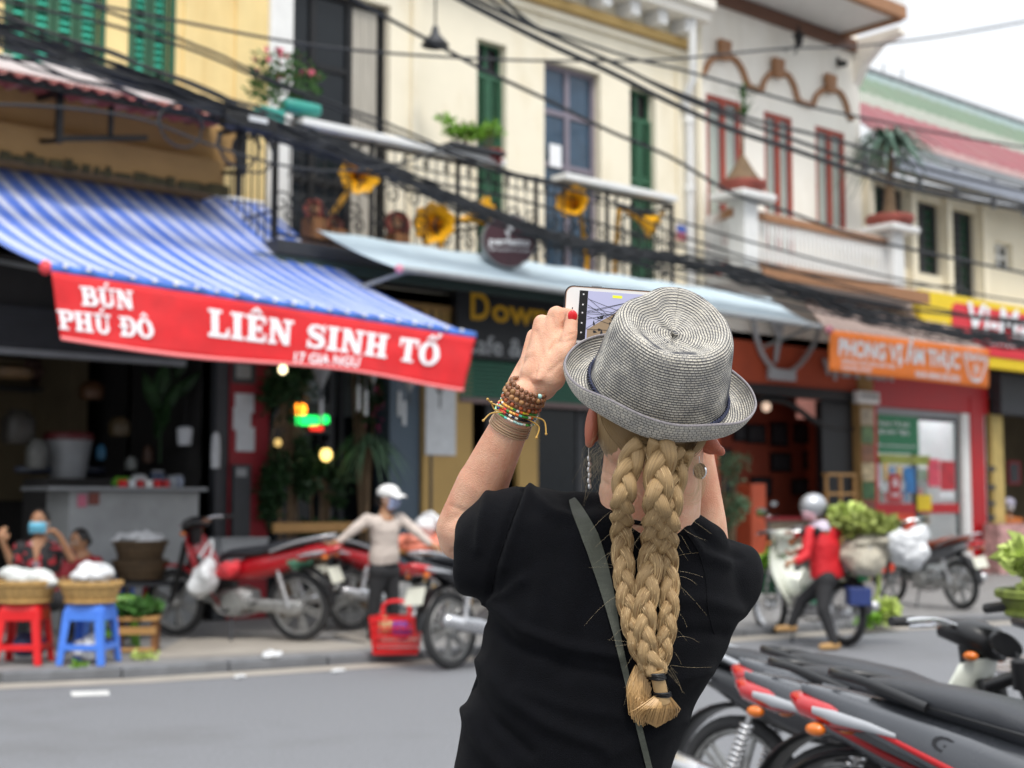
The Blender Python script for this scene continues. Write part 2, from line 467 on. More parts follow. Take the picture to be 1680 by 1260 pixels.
m_cream = mat('cream_plaster', C('#f6edd6', .93), .85, var=.04, scale=1.5, bump=.1, bscale=30, stain=.5, stain_col=C('#cdb98e'), grime=1.1)
m_white = mat('white_plaster', C('#faf5ea', .97), .8, var=.04, scale=1.5, bump=.08, bscale=30, stain=.35, stain_col=C('#c9bca4'), grime=1.1)
m_whitep = mat('white_paint', (.78, .78, .76), .5, var=.05, scale=8, stain=.12, stain_col=(.4, .38, .34), grime=3)
m_brown = mat('brown_trim', C('#a97b58', .85), .7, var=.1, scale=5)
m_brown_d = mat('dark_brown_trim', C('#6b4a3a'), .7, var=.12, scale=5)
m_moss = mat('mossy_edge', C('#4a432a'), .95, var=.5, scale=9, bump=.5)
m_black = mat('black_iron', (.008, .008, .009), .45, var=.2, scale=9, spec=.4)
m_dkgrey = mat('dark_grey', (.036, .038, .043), .55, var=.2, scale=7)
m_grey = mat('grey_metal', (.28, .29, .30), .5, metal=.3, var=.12, scale=8)
m_steel = mat('steel', (.62, .62, .63), .28, metal=.9, var=.08, scale=12)
m_chrome = mat('chrome', (.8, .8, .82), .12, metal=1, var=.03)
m_teal = mat('teal_louvre', C('#4fd0b2', .95), .6, var=.12, scale=10)
m_dkgreen = mat('dark_green_frame', C('#2b5a40'), .6, var=.15, scale=8)
m_green = mat('green_louvre', C('#47765a', .9), .6, var=.15, scale=9)
m_glass_d = mat('dark_glass', (.010, .013, .016), .05, var=.1, spec=.35)
m_glass = mat('clear_glass', (.75, .82, .82), .05, var=.0, alpha=.16, spec=.8)
m_curtain = mat('curtain', C('#ccd6c4', .9), .9, var=.14, scale=3, stretch=(14, 14, .4))
m_curt_w = mat('white_curtain', C('#cfc9bd', .7), .9, var=.2, scale=3, stretch=(14, 14, .5))
m_bluegrey = mat('blue_grey_paint', C('#4f606f', .8), .55, var=.1, scale=4)
m_redframe = mat('red_window_frame', C('#a8432f', .9), .5, var=.14, scale=7)
m_red = mat('red_paint', C('#b01018'), .45, var=.08, scale=3)
m_redwall = mat('maroon_wall', C('#a32832', .8), .7, var=.14, scale=4, stain=.3, stain_col=(.12, .04, .04))
m_redcloth = mat('red_banner', C('#cc1119'), .6, var=.14, scale=4, bump=.8, bscale=5)
m_hem = mat('banner_hem', C('#f08080'), .6, var=.05)
m_letter = mat('white_letter', (.85, .86, .88), .5, var=.03)
m_orange = mat('orange_wall', C('#b9502f', .85), .7, var=.12, scale=3, bump=.1, stain=.2, stain_col=C('#7c3320'))
m_orangeb = mat('orange_banner', C('#f8832c', .98), .6, var=.06, scale=3)
m_mustard = mat('mustard_paint', C('#c4a05e', .85), .6, var=.07, scale=3)
m_signblack = mat('black_sign', (.02, .021, .025), .35, var=.2)
m_gold = mat('gold_letter', C('#d8a51e'), .45, var=.1)
m_greyletter = mat('grey_letter', (.42, .44, .46), .5, var=.05)
m_shutgreen = mat('green_roller', C('#2f6a54', .9), .55, var=.12, scale=5)
m_blueawn = mat('pale_blue_awning', C('#c6d8e2', .95), .6, var=.08, scale=2, stain=.25, stain_col=C('#8fa3ab'))
m_wood = mat('wood', C('#8a5c34', .8), .6, var=.25, scale=4, stretch=(1, 12, 12))
m_lwood = mat('light_wood', C('#b98c52', .9), .6, var=.2, scale=4, stretch=(1, 10, 10))
m_int = mat('interior_wall', C('#8f7f62', .55), .9, var=.2, scale=1.5)
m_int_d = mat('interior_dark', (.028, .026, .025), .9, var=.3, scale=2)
m_floor_i = mat('interior_floor', (.10, .095, .09), .6, var=.2, scale=3)
m_leaf = mat('leaf', C('#3f6a2c', .8), .5, var=.45, scale=14, spec=.3)
m_leaf_d = mat('dark_leaf', C('#2c4a28', .8), .5, var=.45, scale=12, spec=.3)
m_leaf_l = mat('light_leaf', C('#7fae3c', .85), .5, var=.35, scale=20, spec=.3)
m_leaf_p = mat('pale_leaf', C('#c6d77a', .85), .6, var=.3, scale=20, spec=.3)
m_bark = mat('bark', C('#6e5a44'), .9, var=.3, scale=10, bump=.4)
m_terra = mat('terracotta', C('#a5564a', .85), .7, var=.15, scale=6)
m_turq = mat('turquoise_plastic', C('#3aa898', .8), .4, var=.08)
m_wire = mat('cable', (.016, .018, .022), .6, var=.3, scale=4)
m_horn = mat('yellow_horn', C('#e0a416'), .4, var=.3, scale=9, stain=.4, stain_col=C('#a85f10'), grime=6)
m_paper = mat('paper', (.62, .64, .66), .8, var=.1, scale=9)
m_bamboo = mat('bamboo', C('#c09a5e', .9), .7, var=.3, scale=8, stretch=(6, 6, 1), bump=.5, bscale=60)
m_rubber = mat('rubber', (.028, .028, .029), .8, var=.2, scale=30, bump=.2, bscale=80)

# ---------------------------------------------------------------- ground
D = 13.5          # the house fronts
SWZ = .08         # pavement height
g = MB(); g.box(-120, 160, -60, 160, -.3, 0)
struct(g.build('road', m_asphalt))
kp = [onZ(-500, 1150, 0), onZ(0, 1122, 0), onZ(200, 1114, 0), onZ(690, 1083, 0), onZ(1100, 1053, 0), onZ(1445, 1030, 0), onZ(1680, 1018, 0)]
kp = [V((q.x, q.y, 0)) for q in kp]
kp.append(kp[-1] + (kp[-1] - kp[-2]) * 5)
g = MB(); poly = [(q.x, q.y + .13) for q in kp] + [(kp[-1].x, 19), (kp[0].x - 1, 19)]
g.prism(poly, Matrix.Translation((0, 0, -.05)), .05 + SWZ - .004)
walk = struct(g.build('pavement', m_pave))
# kerb stones, one by one
kproto = None
for a, b in zip(kp[:-2], kp[1:-1]):
    n = max(1, round((b - a).length / .9))
    for i in range(n):
        p0 = a.lerp(b, i / n); p1 = a.lerp(b, (i + 1) / n); d = (p1 - p0); L = d.length; d.normalize()
        if kproto is None:
            k = MB(); k.box(.006, .894, 0, .16, 0, SWZ + .004)
            kproto = k.build('kerb_stone', m_kerb, walk, bevel=.012); o = kproto
        else:
            o = kproto.copy(); COL.objects.link(o)
        o.location = p0 + V((0, 0, random.uniform(-.006, .004))); o.rotation_euler = (0, 0, math.atan2(d.y, d.x) + random.uniform(-.008, .008)); o.scale = (L / .9, 1, 1)
# worn patches on the pavement and a short lane mark on the road
def flat(name, pts, z, m_, t=.004, kind='structure'):
    g = MB(); g.prism([(q.x, q.y) for q in pts], Matrix.Translation((0, 0, z)), t)
    o = g.build(name, m_); o['kind'] = kind; return o
flat('pavement_patch', [onZ(x, y, SWZ) for x, y in ((240, 1080), (300, 1048), (480, 1042), (560, 1054), (640, 1058), (560, 1066), (300, 1078))], SWZ - .002, m_pave2)
flat('ramp_slab', [onZ(x, y, SWZ) for x, y in ((545, 1044), (600, 1056), (690, 1052), (690, 1046), (590, 1038))], SWZ + .004, m_pave2, .012)
flat('lane_mark', [onZ(x, y, 0) for x, y in ((116, 1136), (178, 1134), (180, 1141), (118, 1143))], .002, m_paint, .003)
flat('lane_mark', [onZ(x, y, 0) for x, y in ((1290, 1112), (1350, 1107), (1352, 1112), (1292, 1117))], .002, m_paint, .003)
flat('gutter', [V((q.x, q.y - .02)) for q in kp[:-1]] + [V((q.x, q.y - .34)) for q in kp[:-1]][::-1], .002, m_pave2, .003)

# ---------------------------------------------------------------- house fronts: helpers
def wall_open(mb, x0, x1, z0, z1, y0, y1, ops):
    xs = sorted({x0, x1, *[o[0] for o in ops], *[o[1] for o in ops]}); xs = [x for x in xs if x0 <= x <= x1]
    for a, b in zip(xs, xs[1:]):
        mid = (a + b) / 2; cuts = sorted([(o[2], o[3]) for o in ops if o[0] < mid < o[1]]); z = z0
        for c, d in cuts:
            if c > z: mb.box(a, b, y0, y1, z, c)
            z = max(z, d)
        if z < z1: mb.box(a, b, y0, y1, z, z1)
def frame_rect(mb, x0, x1, z0, z1, y0, y1, t):
    mb.box(x0, x0 + t, y0, y1, z0, z1); mb.box(x1 - t, x1, y0, y1, z0, z1)
    mb.box(x0 + t, x1 - t, y0, y1, z0, z0 + t); mb.box(x0 + t, x1 - t, y0, y1, z1 - t, z1)
def leaf_shutter(par, x0, x1, z0, z1, y, fm, lm, pitch=.07, ft=.06):
    """one louvred leaf: frame, then its slats as a sub-part"""
    f = MB(); frame_rect(f, x0, x1, z0, z1, y, y + .045, ft)
    nm = max(1, round((z1 - z0) / .9)); 
    for i in range(1, nm): z = z0 + (z1 - z0) * i / nm; f.box(x0 + ft, x1 - ft, y + .002, y + .043, z - .03, z + .03)
    sh = f.build('shutter', fm, par)
    s = MB(); z = z0 + ft + .01
    while z < z1 - ft - .02:
        s.cbox(((x0 + x1) / 2, y + .022, z + .02), (x1 - x0 - 2 * ft + .01, pitch * .9, .012), Matrix.Rotation(R(38), 3, 'X')); z += pitch
    s.build('louvre', lm, sh, kind='stuff')
    b = MB(); b.box(x0 + ft, x1 - ft, y + .05, y + .06, z0, z1); b.build('backing', m_dkgreen, sh)
def window(par, x0, x1, z0, z1, y, fm, pm, nx=2, zs=(), t=.06, name='window', curtain=None):
    f = MB(); frame_rect(f, x0, x1, z0, z1, y, y + .07, t)
    for i in range(1, nx): x = x0 + (x1 - x0) * i / nx; f.box(x - t * .6, x + t * .6, y - .004, y + .064, z0 + t, z1 - t)
    for q in zs: f.box(x0 + t, x1 - t, y + .004, y + .06, z0 + (z1 - z0) * q - t * .5, z0 + (z1 - z0) * q + t * .5)
    w_ = f.build(name, fm, par)
    cuts = [0, *sorted(zs), 1]
    for i in range(nx):
        for c, d in zip(cuts, cuts[1:]):
            p = MB(); a = x0 + (x1 - x0) * i / nx + t * .6; b = x0 + (x1 - x0) * (i + 1) / nx - t * .6
            p.box(a, b, y + .03, y + .038, z0 + (z1 - z0) * c + t * .5, z0 + (z1 - z0) * d - t * .5); p.build('pane', pm, w_)
    if curtain:
        p = MB()
        p.sheet(lambda u, v: (x0 + (x1 - x0) * u, y + .13 + .018 * math.sin(u * (x1 - x0) * 55), z0 + (z1 - z0) * v), 60, 1, (0, .004, 0)); p.build('curtain', curtain, w_, smooth=True)
    return w_
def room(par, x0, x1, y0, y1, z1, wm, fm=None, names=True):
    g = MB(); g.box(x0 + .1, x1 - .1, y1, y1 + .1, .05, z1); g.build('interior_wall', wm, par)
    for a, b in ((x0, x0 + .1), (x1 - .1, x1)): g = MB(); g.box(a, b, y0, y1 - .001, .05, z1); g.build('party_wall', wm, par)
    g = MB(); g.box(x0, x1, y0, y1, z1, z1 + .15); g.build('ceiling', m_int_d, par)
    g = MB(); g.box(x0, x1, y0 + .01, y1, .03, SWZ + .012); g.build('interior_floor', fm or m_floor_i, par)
X = lambda px, py, y=D: onY(px, py, y).x
Z = lambda px, py, y=D: onY(px, py, y).z
XL = X(-900, 600)
xY1 = X(436, 300)                    # yellow / cream boundary
xC1 = X(1131, 300)                   # cream / white boundary
xW1 = X(1413, 300)                   # white / far house boundary
FL = 4.05                            # upper floor level
H1 = 3.75

# ---------------------------------------------------------------- yellow house
Y1 = thing('yellow_house', 'yellow plastered house with teal louvred shutters above the striped awning', 'house', (XL, D, 0))
ops = []
o1 = rc(17, -60, 112, 168, D); o2 = rc(221, -75, 132, 283, D)
g = MB(); wall_open(g, XL, xY1, H1, 10, D, D + .3, [o1, o2]); g.build('wall', m_yellow, Y1)
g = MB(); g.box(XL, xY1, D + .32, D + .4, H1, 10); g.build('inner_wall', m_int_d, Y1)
for o_, n in ((o1, 4), (o2, 2)):
    x0, x1, z0, z1 = o_; 
    for i in range(n):
        a = x0 + (x1 - x0) * i / n; b = x0 + (x1 - x0) * (i + 1) / n
        leaf_shutter(Y1, a + .008, b - .008, z0, z1, D + .06, m_dkgreen, m_teal, .075)
    g = MB(); frame_rect(g, x0 - .05, x1 + .05, z0 - .05, z1 + .05, D - .012, D + .05, .052); g.build('window_frame', m_dkgreen, Y1)
# raised strips in the plaster
for px in (300, 385): 
    x = X(px, 100); g = MB(); g.box(x, x + .22, D - .035, D, 5.4, 10); g.build('pilaster', m_yellow, Y1)
# white ledge, red tin canopy, iron brackets
xa, zt, zb = X(298, 150, 12.75), Z(100, 108, 12.75), Z(100, 133, 12.75)
g = MB(); g.box(XL, xa, 12.75, D - .002, zb, zt); g.build('ledge', m_whitep, Y1, bevel=.01)
m_tin = stripes('faded_red_tin', [(0, C('#b4605c', .9)), (.5, C('#c98a82', .9)), (.8, C('#8b5550', .8))], .35)
xe = X(400, 195, 12.3); z_f = Z(200, 158, 12.3); z_k = zb - .04
g = MB(); g.sheet(lambda u, v: (XL + (xe - XL) * u, 12.3 + (D - 12.3) * v, z_f + (z_k - z_f) * v + .02 * math.sin(u * (xe - XL) * 40)), 260, 2, (0, 0, .012), uvs=lambda u, v: (u * (xe - XL), v)); g.build('tin_canopy', m_tin, Y1)
for px in (-150, 98, 400):
    x = X(px, 170, 12.5); g = MB(); g.bar((x, 12.35, z_f - .03), (x, D, z_k - .05), .05, .05); g.bar((x, 12.5, z_f - .5), (x, 12.5, z_f - .02), .06, .06); g.bar((x, 12.5, z_f - .48), (x, D, z_f - .3), .04, .04); g.build('bracket', m_black, Y1)
x = X(98, 200, 12.5); x2 = X(242, 200, 12.5)
g = MB(); g.bar((x, 12.5, z_f - .46), (x2, 12.5, z_f - .30), .04, .05); g.bar((X(182, 190, 12.5), 12.5, z_f - .36), (X(182, 190, 12.5), 12.5, z_f - .05), .04, .04); g.build('bracket_rail', m_black, Y1)
g = MB(); g.bar((XL, 12.36, z_f - .03), (xe, 12.36, z_f - .03), .05, .06); g.build('canopy_beam', m_black, Y1)
# tan band over the shop
xt = X(392, 250, 13.0); xt2 = X(362, 300, 13.0); zt1 = Z(200, 200, 13.0); zt2 = Z(200, 232, 12.9); zt3 = Z(200, 290, 12.9)
g = MB(); g.box(XL, xt, 13.0, D - .002, zt2, z_k - .02); g.build('shop_lintel', m_tan, Y1, bevel=.02)
g = MB(); g.box(XL, xt2, 12.9, D - .002, zt3, zt2 - .003); g.build('shop_lintel', m_tan, Y1, bevel=.03)
g = MB()
for i in range(70):
    x = XL + (xt2 - XL) * (i + random.random()) / 70; h = random.uniform(.03, .09)
    g.box(x, x + random.uniform(.05, .14), 12.885 - random.random() * .01, 12.92, zt3 - h * .4, zt3 + h)
g.build('moss', m_moss, Y1, kind='stuff')
# ground floor of the yellow house: the open noodle shop
xS = X(345, 700)
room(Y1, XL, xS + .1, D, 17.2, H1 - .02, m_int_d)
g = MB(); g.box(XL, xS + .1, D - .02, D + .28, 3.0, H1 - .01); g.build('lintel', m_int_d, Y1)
x0, x1, z0, z1 = rc(-320, 470, 545, 95, 13.4)
g = MB(); n = 9
for i in range(n): z = z0 + (z1 - z0) * i / n; g.box(x0, x1 + 1.4, 13.38, 13.42, z, z + (z1 - z0) / n * .82); g.box(x0, x1 + 1.4, 13.41, 13.44, z, z + (z1 - z0) / n)
g.build('roller_shutter', m_dkgrey, Y1, kind=None)
g = MB(); g.box(x0, x1 + 1.4, 13.36, 13.46, z0 - .07, z0 - .01); g.build('shutter_rail', m_grey, Y1)
g = MB(); g.box(X(345, 700), X(366, 700), D - .12, D + .2, SWZ, H1 - .03); g.build('steel_post', m_dkgrey, Y1, bevel=.01)
g = MB(); g.box(X(112, 620, 16), X(142, 620, 16), 15.95, 17.19, SWZ, H1 - .03); g.build('inner_column', m_int, Y1)
g = MB(); g.box(X(-100, 620, 17), X(95, 620, 17), 17.05, 17.18, 1.35, 3.1); g.build('wall_panel', m_int, Y1)
g = MB(); g.box(X(180, 620, 17), X(285, 620, 17), 17.05, 17.18, 1.0, 3.4); g.build('wall_panel', m_int, Y1)
m_intw = mat('pale_inner_wall', (.50, .51, .52), .8, var=.15)
g = MB(); g.box(X(270, 620, 15.5), xS, 15.4, 15.5, SWZ, 3.2); g.build('inner_partition', m_intw, Y1)
# red pillar with notices
x0, x1 = X(366, 700), X(430, 700)
g = MB(); g.box(x0, x1, D - .15, D + .3, SWZ, H1 - .03); pil = g.build('maroon_pillar', m_redwall, Y1, bevel=.01)
def plate(par, name, px0, pt, pb, px1, y, m_, t=.012, label=None, sub=None):
    a, b, c, d = rc(px0, pt, pb, px1, y); g = MB(); g.box(a, b, y, y + t, c, d)
    o = g.build(name, m_, par, label=label); return o, (a, b, c, d)
Y15 = D - .165
plate(pil, 'poster', 381, 594, 628, 420, Y15, m_dkgrey); plate(pil, 'poster', 388, 597, 620, 412, Y15 - .003, m_grey, .004)
for t_ in ((386, 645, 676, 417), (383, 668, 705, 412), (388, 700, 740, 418)): plate(pil, 'torn_notice', *t_, Y15 + random.uniform(-.001, .001), m_paper, .006)
plate(pil, 'meter_box', 384, 762, 905, 412, D - .22, m_dkgrey, .07); plate(pil, 'meter_dial', 388, 768, 782, 405, D - .232, m_grey, .012)

# ---------------------------------------------------------------- cream house
CH = thing('cream_house', 'cream colonial house with green louvred shutters and iron balcony behind the cable bundle', 'house', (xY1, D, 0))
w1 = rc(462, -40, 214, 641, D); w2 = rc(783, 62, 340, 831, D); w3 = rc(893, 96, 400, 985, D); w4 = rc(1033, 140, 400, 1075, D)
w1 = (w1[0], w1[1], FL + .05, w1[3]); w2 = (w2[0], w2[1], FL + .05, w2[3]); w3 = (w3[0], w3[1], FL + .05, w3[3]); w4 = (w4[0], w4[1], FL + .05, w4[3])
ZT = 8.6
g = MB(); wall_open(g, xY1, xC1, H1, ZT, D, D + .3, [w1, w2, w3, w4]); g.build('wall', m_cream, CH)
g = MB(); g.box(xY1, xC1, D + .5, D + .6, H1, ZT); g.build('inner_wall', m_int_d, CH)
for px, ww in ((437, .3), (672, .14), (1108, .22)):
    x = X(px, 250); g = MB(); g.box(x, x + ww, D - .06, D - .001, H1 + .3, 7.6); g.build('pilaster', m_cream if px > 500 else m_whitep, CH, bevel=.01)
window(CH, *w1, D + .12, m_black, m_glass_d, 3, (.30, .72), .07)
p = MB(); a = X(586, 100); p.sheet(lambda u, v: (a + (w1[1] - .12 - a) * u, D + .105 + .012 * math.sin(u * 40), w1[2] + .1 + (w1[3] - w1[2] - .2) * v), 40, 1, (0, .004, 0)); p.build('curtain', m_curt_w, CH, smooth=True)
for (x0, x1, z0, z1), nm in ((w2, 62), (w4, 140)):
    zt = z1 - .42
    leaf_shutter(CH, x0 + .01, (x0 + x1) / 2 - .004, z0, zt, D + .08, m_dkgreen, m_green, .07, .05); leaf_shutter(CH, (x0 + x1) / 2 + .004, x1 - .01, z0, zt, D + .08, m_dkgreen, m_green, .07, .05)
    window(CH, x0, x1, zt, z1, D + .14, m_dkgreen, m_glass_d, 2, (), .04, 'transom')
w3w = window(CH, *w3, D + .12, mat('lilac_frame', C('#8c8490', .8), .5, var=.06), mat('blue_glass', C('#3c5a74', .6), .08, var=.2, spec=.8), 2, (.56, .79), .07, 'balcony_door')
a, b, c, d = rc(902, 235, 272, 921, D + .1); g = MB(); g.box(a, b, D + .1, D + .11, c, d); g.build('notice', m_letter, w3w)
# cornice with dentils, parapet
zc = Z(1000, 45); zc2 = zc + .55
g = MB(); g.box(xY1, xC1, D - .06, D - .001, zc - .12, zc - .04); g.build('string_moulding', m_cream, CH, bevel=.01)
g = MB(); g.box(xY1, xC1, D - .10, D - .001, zc + .02, zc + .14); g.build('frieze', mat('ochre_frieze', C('#d9b776', .9), .8, var=.1, scale=4), CH)
g = MB(); g.box(xY1, xC1 + .05, D - .42, D - .001, zc + .35, zc + .5); g.box(xY1, xC1 + .05, D - .52, D - .001, zc + .502, zc + .66); g.build('cornice', m_white, CH, bevel=.015)
proto = None; x = xC1 - .3
while x > xY1:
    if proto is None:
        g = MB(); g.box(-.09, .09, D - .32, D - .001, zc + .145, zc + .345); proto = g.build('dentil', m_whitep, CH, local=True, bevel=.01); o = proto
        proto.data.transform(Matrix.Translation((0, -D, 0)))
    else: o = proto.copy(); COL.objects.link(o)
    o.location = (x - xY1, 0, 0); x -= .56
g = MB(); g.box(xY1, xC1, D, D + .3, ZT + .002, 9.6); g.build('parapet', m_cream, CH)
# downpipe
g = MB(); x = X(1120, 250); g.tube([(x, D - .12, .2), (x, D - .12, 6.9), (x - .1, D - .12, 7.15), (x - .1, D - .3, 7.4), (x - .1, D - .3, zc + .4)], .065, 10)
for z in (2, 4.6, 5.8, 6.8): g.tube([(x, D - .12, z), (x, D - .12, z + .1)], .08, 10)
g.build('downpipe', m_whitep, CH, smooth=True)
g = MB(); x = X(1136, 250); g.tube([(x, D - .14, 3.2), (x, D - .14, 9.4)], .05, 10); g.build('downpipe', m_cream, CH, smooth=True)
# hanging lamp
def hung_lamp(px, py, y, label, drop=.5, r=.2):
    q = onY(px, py, y); t = thing('hanging_lamp', label, 'lamp', q)
    g = MB(); g.tube([q + V((0, 0, .1)), q + V((0, 0, drop))], .012, 6); g.build('cord', m_black, t)
    g = MB(); g.lathe([(.03, .14), (.045, .1), (.05, .05), (r * .55, .0), (r, -.09), (r * .97, -.1), (r * .5, -.02), (.03, .04)], 20, Matrix.Translation(q)); g.build('lamp_shade', m_dkgrey, t, smooth=True)
hung_lamp(714, 62, 12.9, 'small black enamel lamp hanging before the cream wall', .8, .17)

# iron balcony: deck, rail boards, scrollwork
def deck(par, x0, x1, y0, z, t=.16, m_=m_dkgrey):
    g = MB(); g.box(x0, x1, y0, D - .002, z - t, z); return g.build('balcony_floor', m_, par, bevel=.01)
def scroll(mb, c, r, turns=1.4, s=1, a0=0.0, y=0):
    pts = []
    for i in range(22):
        t = i / 21; a = a0 + s * t * turns * 2 * PI; rr = r * (1 - .82 * t)
        pts.append((c[0] + math.cos(a) * rr, y, c[1] + math.sin(a) * rr))
    mb.tube(pts, .012, 5)
BY = 12.45
bx0, bx1 = X(452, 330, BY), X(1103, 400, BY)
deck(CH, bx0, bx1, BY - .05, FL)
zr = Z(700, 248, BY)
def iron_panel(x0, x1, z0, z1, seed):
    rnd = random.Random(seed); g = MB()
    g.bar((x0, BY, z0), (x1, BY, z0), .03, .03); g.bar((x0, BY, z1), (x1, BY, z1), .035, .035); g.bar((x0, BY, z1 - .16), (x1, BY, z1 - .16), .016, .02)
    n = max(1, round((x1 - x0) / .14))
    for i in range(n + 1): x = x0 + (x1 - x0) * i / n; g.bar((x, BY, z0), (x, BY, z1), .011, .011)
    for i in range(max(1, n // 2)):
        cx = x0 + (x1 - x0) * (i + .5) / max(1, n // 2); h = z1 - z0
        scroll(g, (cx, z0 + h * .2), .09, 1.2, -1, 2, BY + .012); scroll(g, (cx - .1, z0 + h * .3), .13, 1.3, 1, 0, BY - .012); scroll(g, (cx + .1, z0 + h * .55), .12, 1.3, -1, PI, BY - .012); scroll(g, (cx, z1 - .1), .06, 1, 1, 1, BY - .012)
    return g.build('railing_panel', m_black, CH)
xs = [bx0 + (bx1 - bx0) * i / 5 for i in range(6)]
for i in range(5): iron_panel(xs[i] + .02, xs[i + 1] - .02, FL + .05, zr - .06, i)
for x in xs:
    g = MB(); g.box(x - .02, x + .02, BY - .02, BY + .02, FL, zr - .03); g.build('railing_post', m_black, CH)
for x in (bx0, bx1):
    g = MB(); g.bar((x, BY, zr - .07), (x, D, zr - .07), .03, .03); g.bar((x, BY, FL + .3), (x, D, FL + .3), .02, .02)
    for k in range(7): g.bar((x, BY + .14 * (k + .5), FL), (x, BY + .14 * (k + .5), zr - .07), .014, .014)
    g.build('railing_return', m_black, CH)
for pa, pb in ((488, 820), (918, 1101)):
    x0, x1 = X(pa, 240, BY), X(pb, 290, BY); g = MB(); g.box(x0, x1, BY - .12, BY + .16, zr - .02, zr + .06); g.build('rail_board', m_whitep, CH, bevel=.01)
g = MB()
for i in range(3): g.bar((bx0 - .3 + .0, BY - .06 - i * .04, FL - .2 - i * .05), (bx1, BY - .06 - i * .04, FL - .2 - i * .05), .03, .04)
g.build('balcony_beam', mat('green_black_paint', (.03, .055, .05), .6), CH)
# small notices on the wall beside the downpipe
a, b, c, d = rc(1110, 368, 392, 1124, D - .09); g = MB(); g.box(a, b, D - .1, D - .085, (c + d) / 2, d); g.build('notice', mat('blue_notice', C('#4a64b0'), .6), CH)
g = MB(); g.box(a, b, D - .1, D - .085, c, (c + d) / 2 - .01); g.build('notice', mat('pink_notice', C('#c86a78'), .6), CH)

# ---------------------------------------------------------------- white house
WH = thing('white_house', 'white house with brown arch mouldings and three red framed windows', 'house', (xC1, D, 0))
v1 = rc(1158, 152, 330, 1215, D); v2 = rc(1253, 181, 400, 1299, D); v3 = rc(1337, 205, 393, 1385, D)
zfw = onY(1300, 452, 12.5).z
v1 = (v1[0], v1[1], zfw + .05, v1[3]); v2 = (v2[0], v2[1], zfw + .05, v2[3])
ze = Z(1300, 30)
g = MB(); wall_open(g, xC1, xW1, H1, ze + .1, D, D + .3, [v1, v2, v3]); g.box(xW1 - .3, xW1, D + .301, 19, H1, ze + .1); g.build('wall', m_white, WH)
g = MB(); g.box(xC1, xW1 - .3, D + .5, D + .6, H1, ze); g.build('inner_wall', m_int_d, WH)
for v_, n in ((v1, 2), (v2, 2), (v3, 2)): window(WH, *v_, D + .01, m_redframe, m_glass, n, (), .07, 'window', m_curtain)
# brown arch mouldings
def px_arch(par, pts, r=.05, y=D - .03):
    P = [onY(a, b, y) for a, b in pts]; g = MB(); g.tube(catmull(P, 5), r, 6); g.build('arch_moulding', m_brown, par)
px_arch(WH, [(1147, 121), (1156, 118), (1163, 103), (1175, 94), (1190, 92), (1205, 97), (1217, 113), (1225, 134), (1231, 142), (1247, 148)])
px_arch(WH, [(1250, 148), (1253, 135), (1263, 122), (1278, 117), (1293, 124), (1303, 142), (1309, 163), (1316, 168), (1331, 173)])
px_arch(WH, [(1334, 173), (1339, 158), (1350, 148), (1365, 146), (1378, 152), (1387, 168), (1393, 190), (1399, 194)])
for (a, b) in ((1190, 66), (1278, 96), (1364, 122)):
    c0 = onY(a, b, D - .1); M = frame4(c0, V((1, 0, 0)), V((0, 0, 1)), V((0, -1, 0)))
    g = MB(); g.prism([(-.13, 0), (.13, 0), (.09, -.30), (-.09, -.30)], M @ Matrix.Translation((0, 0, -.06)), .09); g.build('keystone', m_brown, WH, bevel=.01)
# deep eave
xe0, xe1 = xC1 - .1, X(1472, 40, 12.4)
g = MB(); g.box(xC1, xW1, D - .09, D - .001, ze - .22, ze - .02); g.build('eave_moulding', m_brown_d, WH)
g = MB(); g.box(xe0 + .05, xe1 - .06, 12.35, D + .8, ze, ze + .1); g.build('soffit', m_whitep, WH)
g = MB(); g.box(xe0, xe1, 12.22, 12.34, ze - .06, ze + .14); g.box(xe1 - .05, xe1 + .06, 12.341, 16, ze - .06, ze + .14); g.build('eave_edge', m_brown, WH)
g = MB(); g.box(xe0, xe1 + .02, 12.26, 12.34, ze + .142, ze + .62); g.box(xe1 - .06, xe1 + .02, 12.341, 16, ze + .142, ze + .62); g.build('fascia', m_whitep, WH)
g = MB(); g.box(xe0, xe1 + .1, 12.14, 12.36, ze + .622, ze + .76); g.build('eave_edge', m_brown, WH)
g = MB(); M = frame4(V((xW1 - .16, D - .002, ze)), V((0, -1, 0)), V((0, 0, 1)), V((1, 0, 0)))
g.prism([(0, 0), (.9, 0), (.9, -.1), (.5, -.18), (.2, -.42), (0, -.75)], M, .2); g.build('eave_bracket', m_white, WH)
q = onY(1287, 82, D - .05); t = thing('wall_lamp', 'black lantern fixed high on the white wall above the middle arch', 'lamp', q)
g = MB(); g.bar(q, q + V((0, -.28, 0)), .03, .03); g.bar(q + V((0, -.2, -.12)), q + V((0, -.28, .04)), .02, .02); g.build('arm', m_black, t)
g = MB(); g.lathe([(.01, .3), (.03, .2), (.1, .12), (.075, .1), (.06, -.02), (.02, -.05)], 10, Matrix.Translation(q + V((0, -.28, .04)))); g.build('lantern', m_black, t)
q = onY(1377, 105, D - .03); t = thing('security_camera', 'small black camera fixed on the white wall above the right arch', 'camera', q)
g = MB(); g.tube([q, q + V((-.04, -.14, -.03))], .055, 10); g.build('camera_body', m_black, t, smooth=True)
g = MB(); g.cbox(q + V((0, .015, .06)), (.08, .03, .1)); g.build('mount', m_black, t)
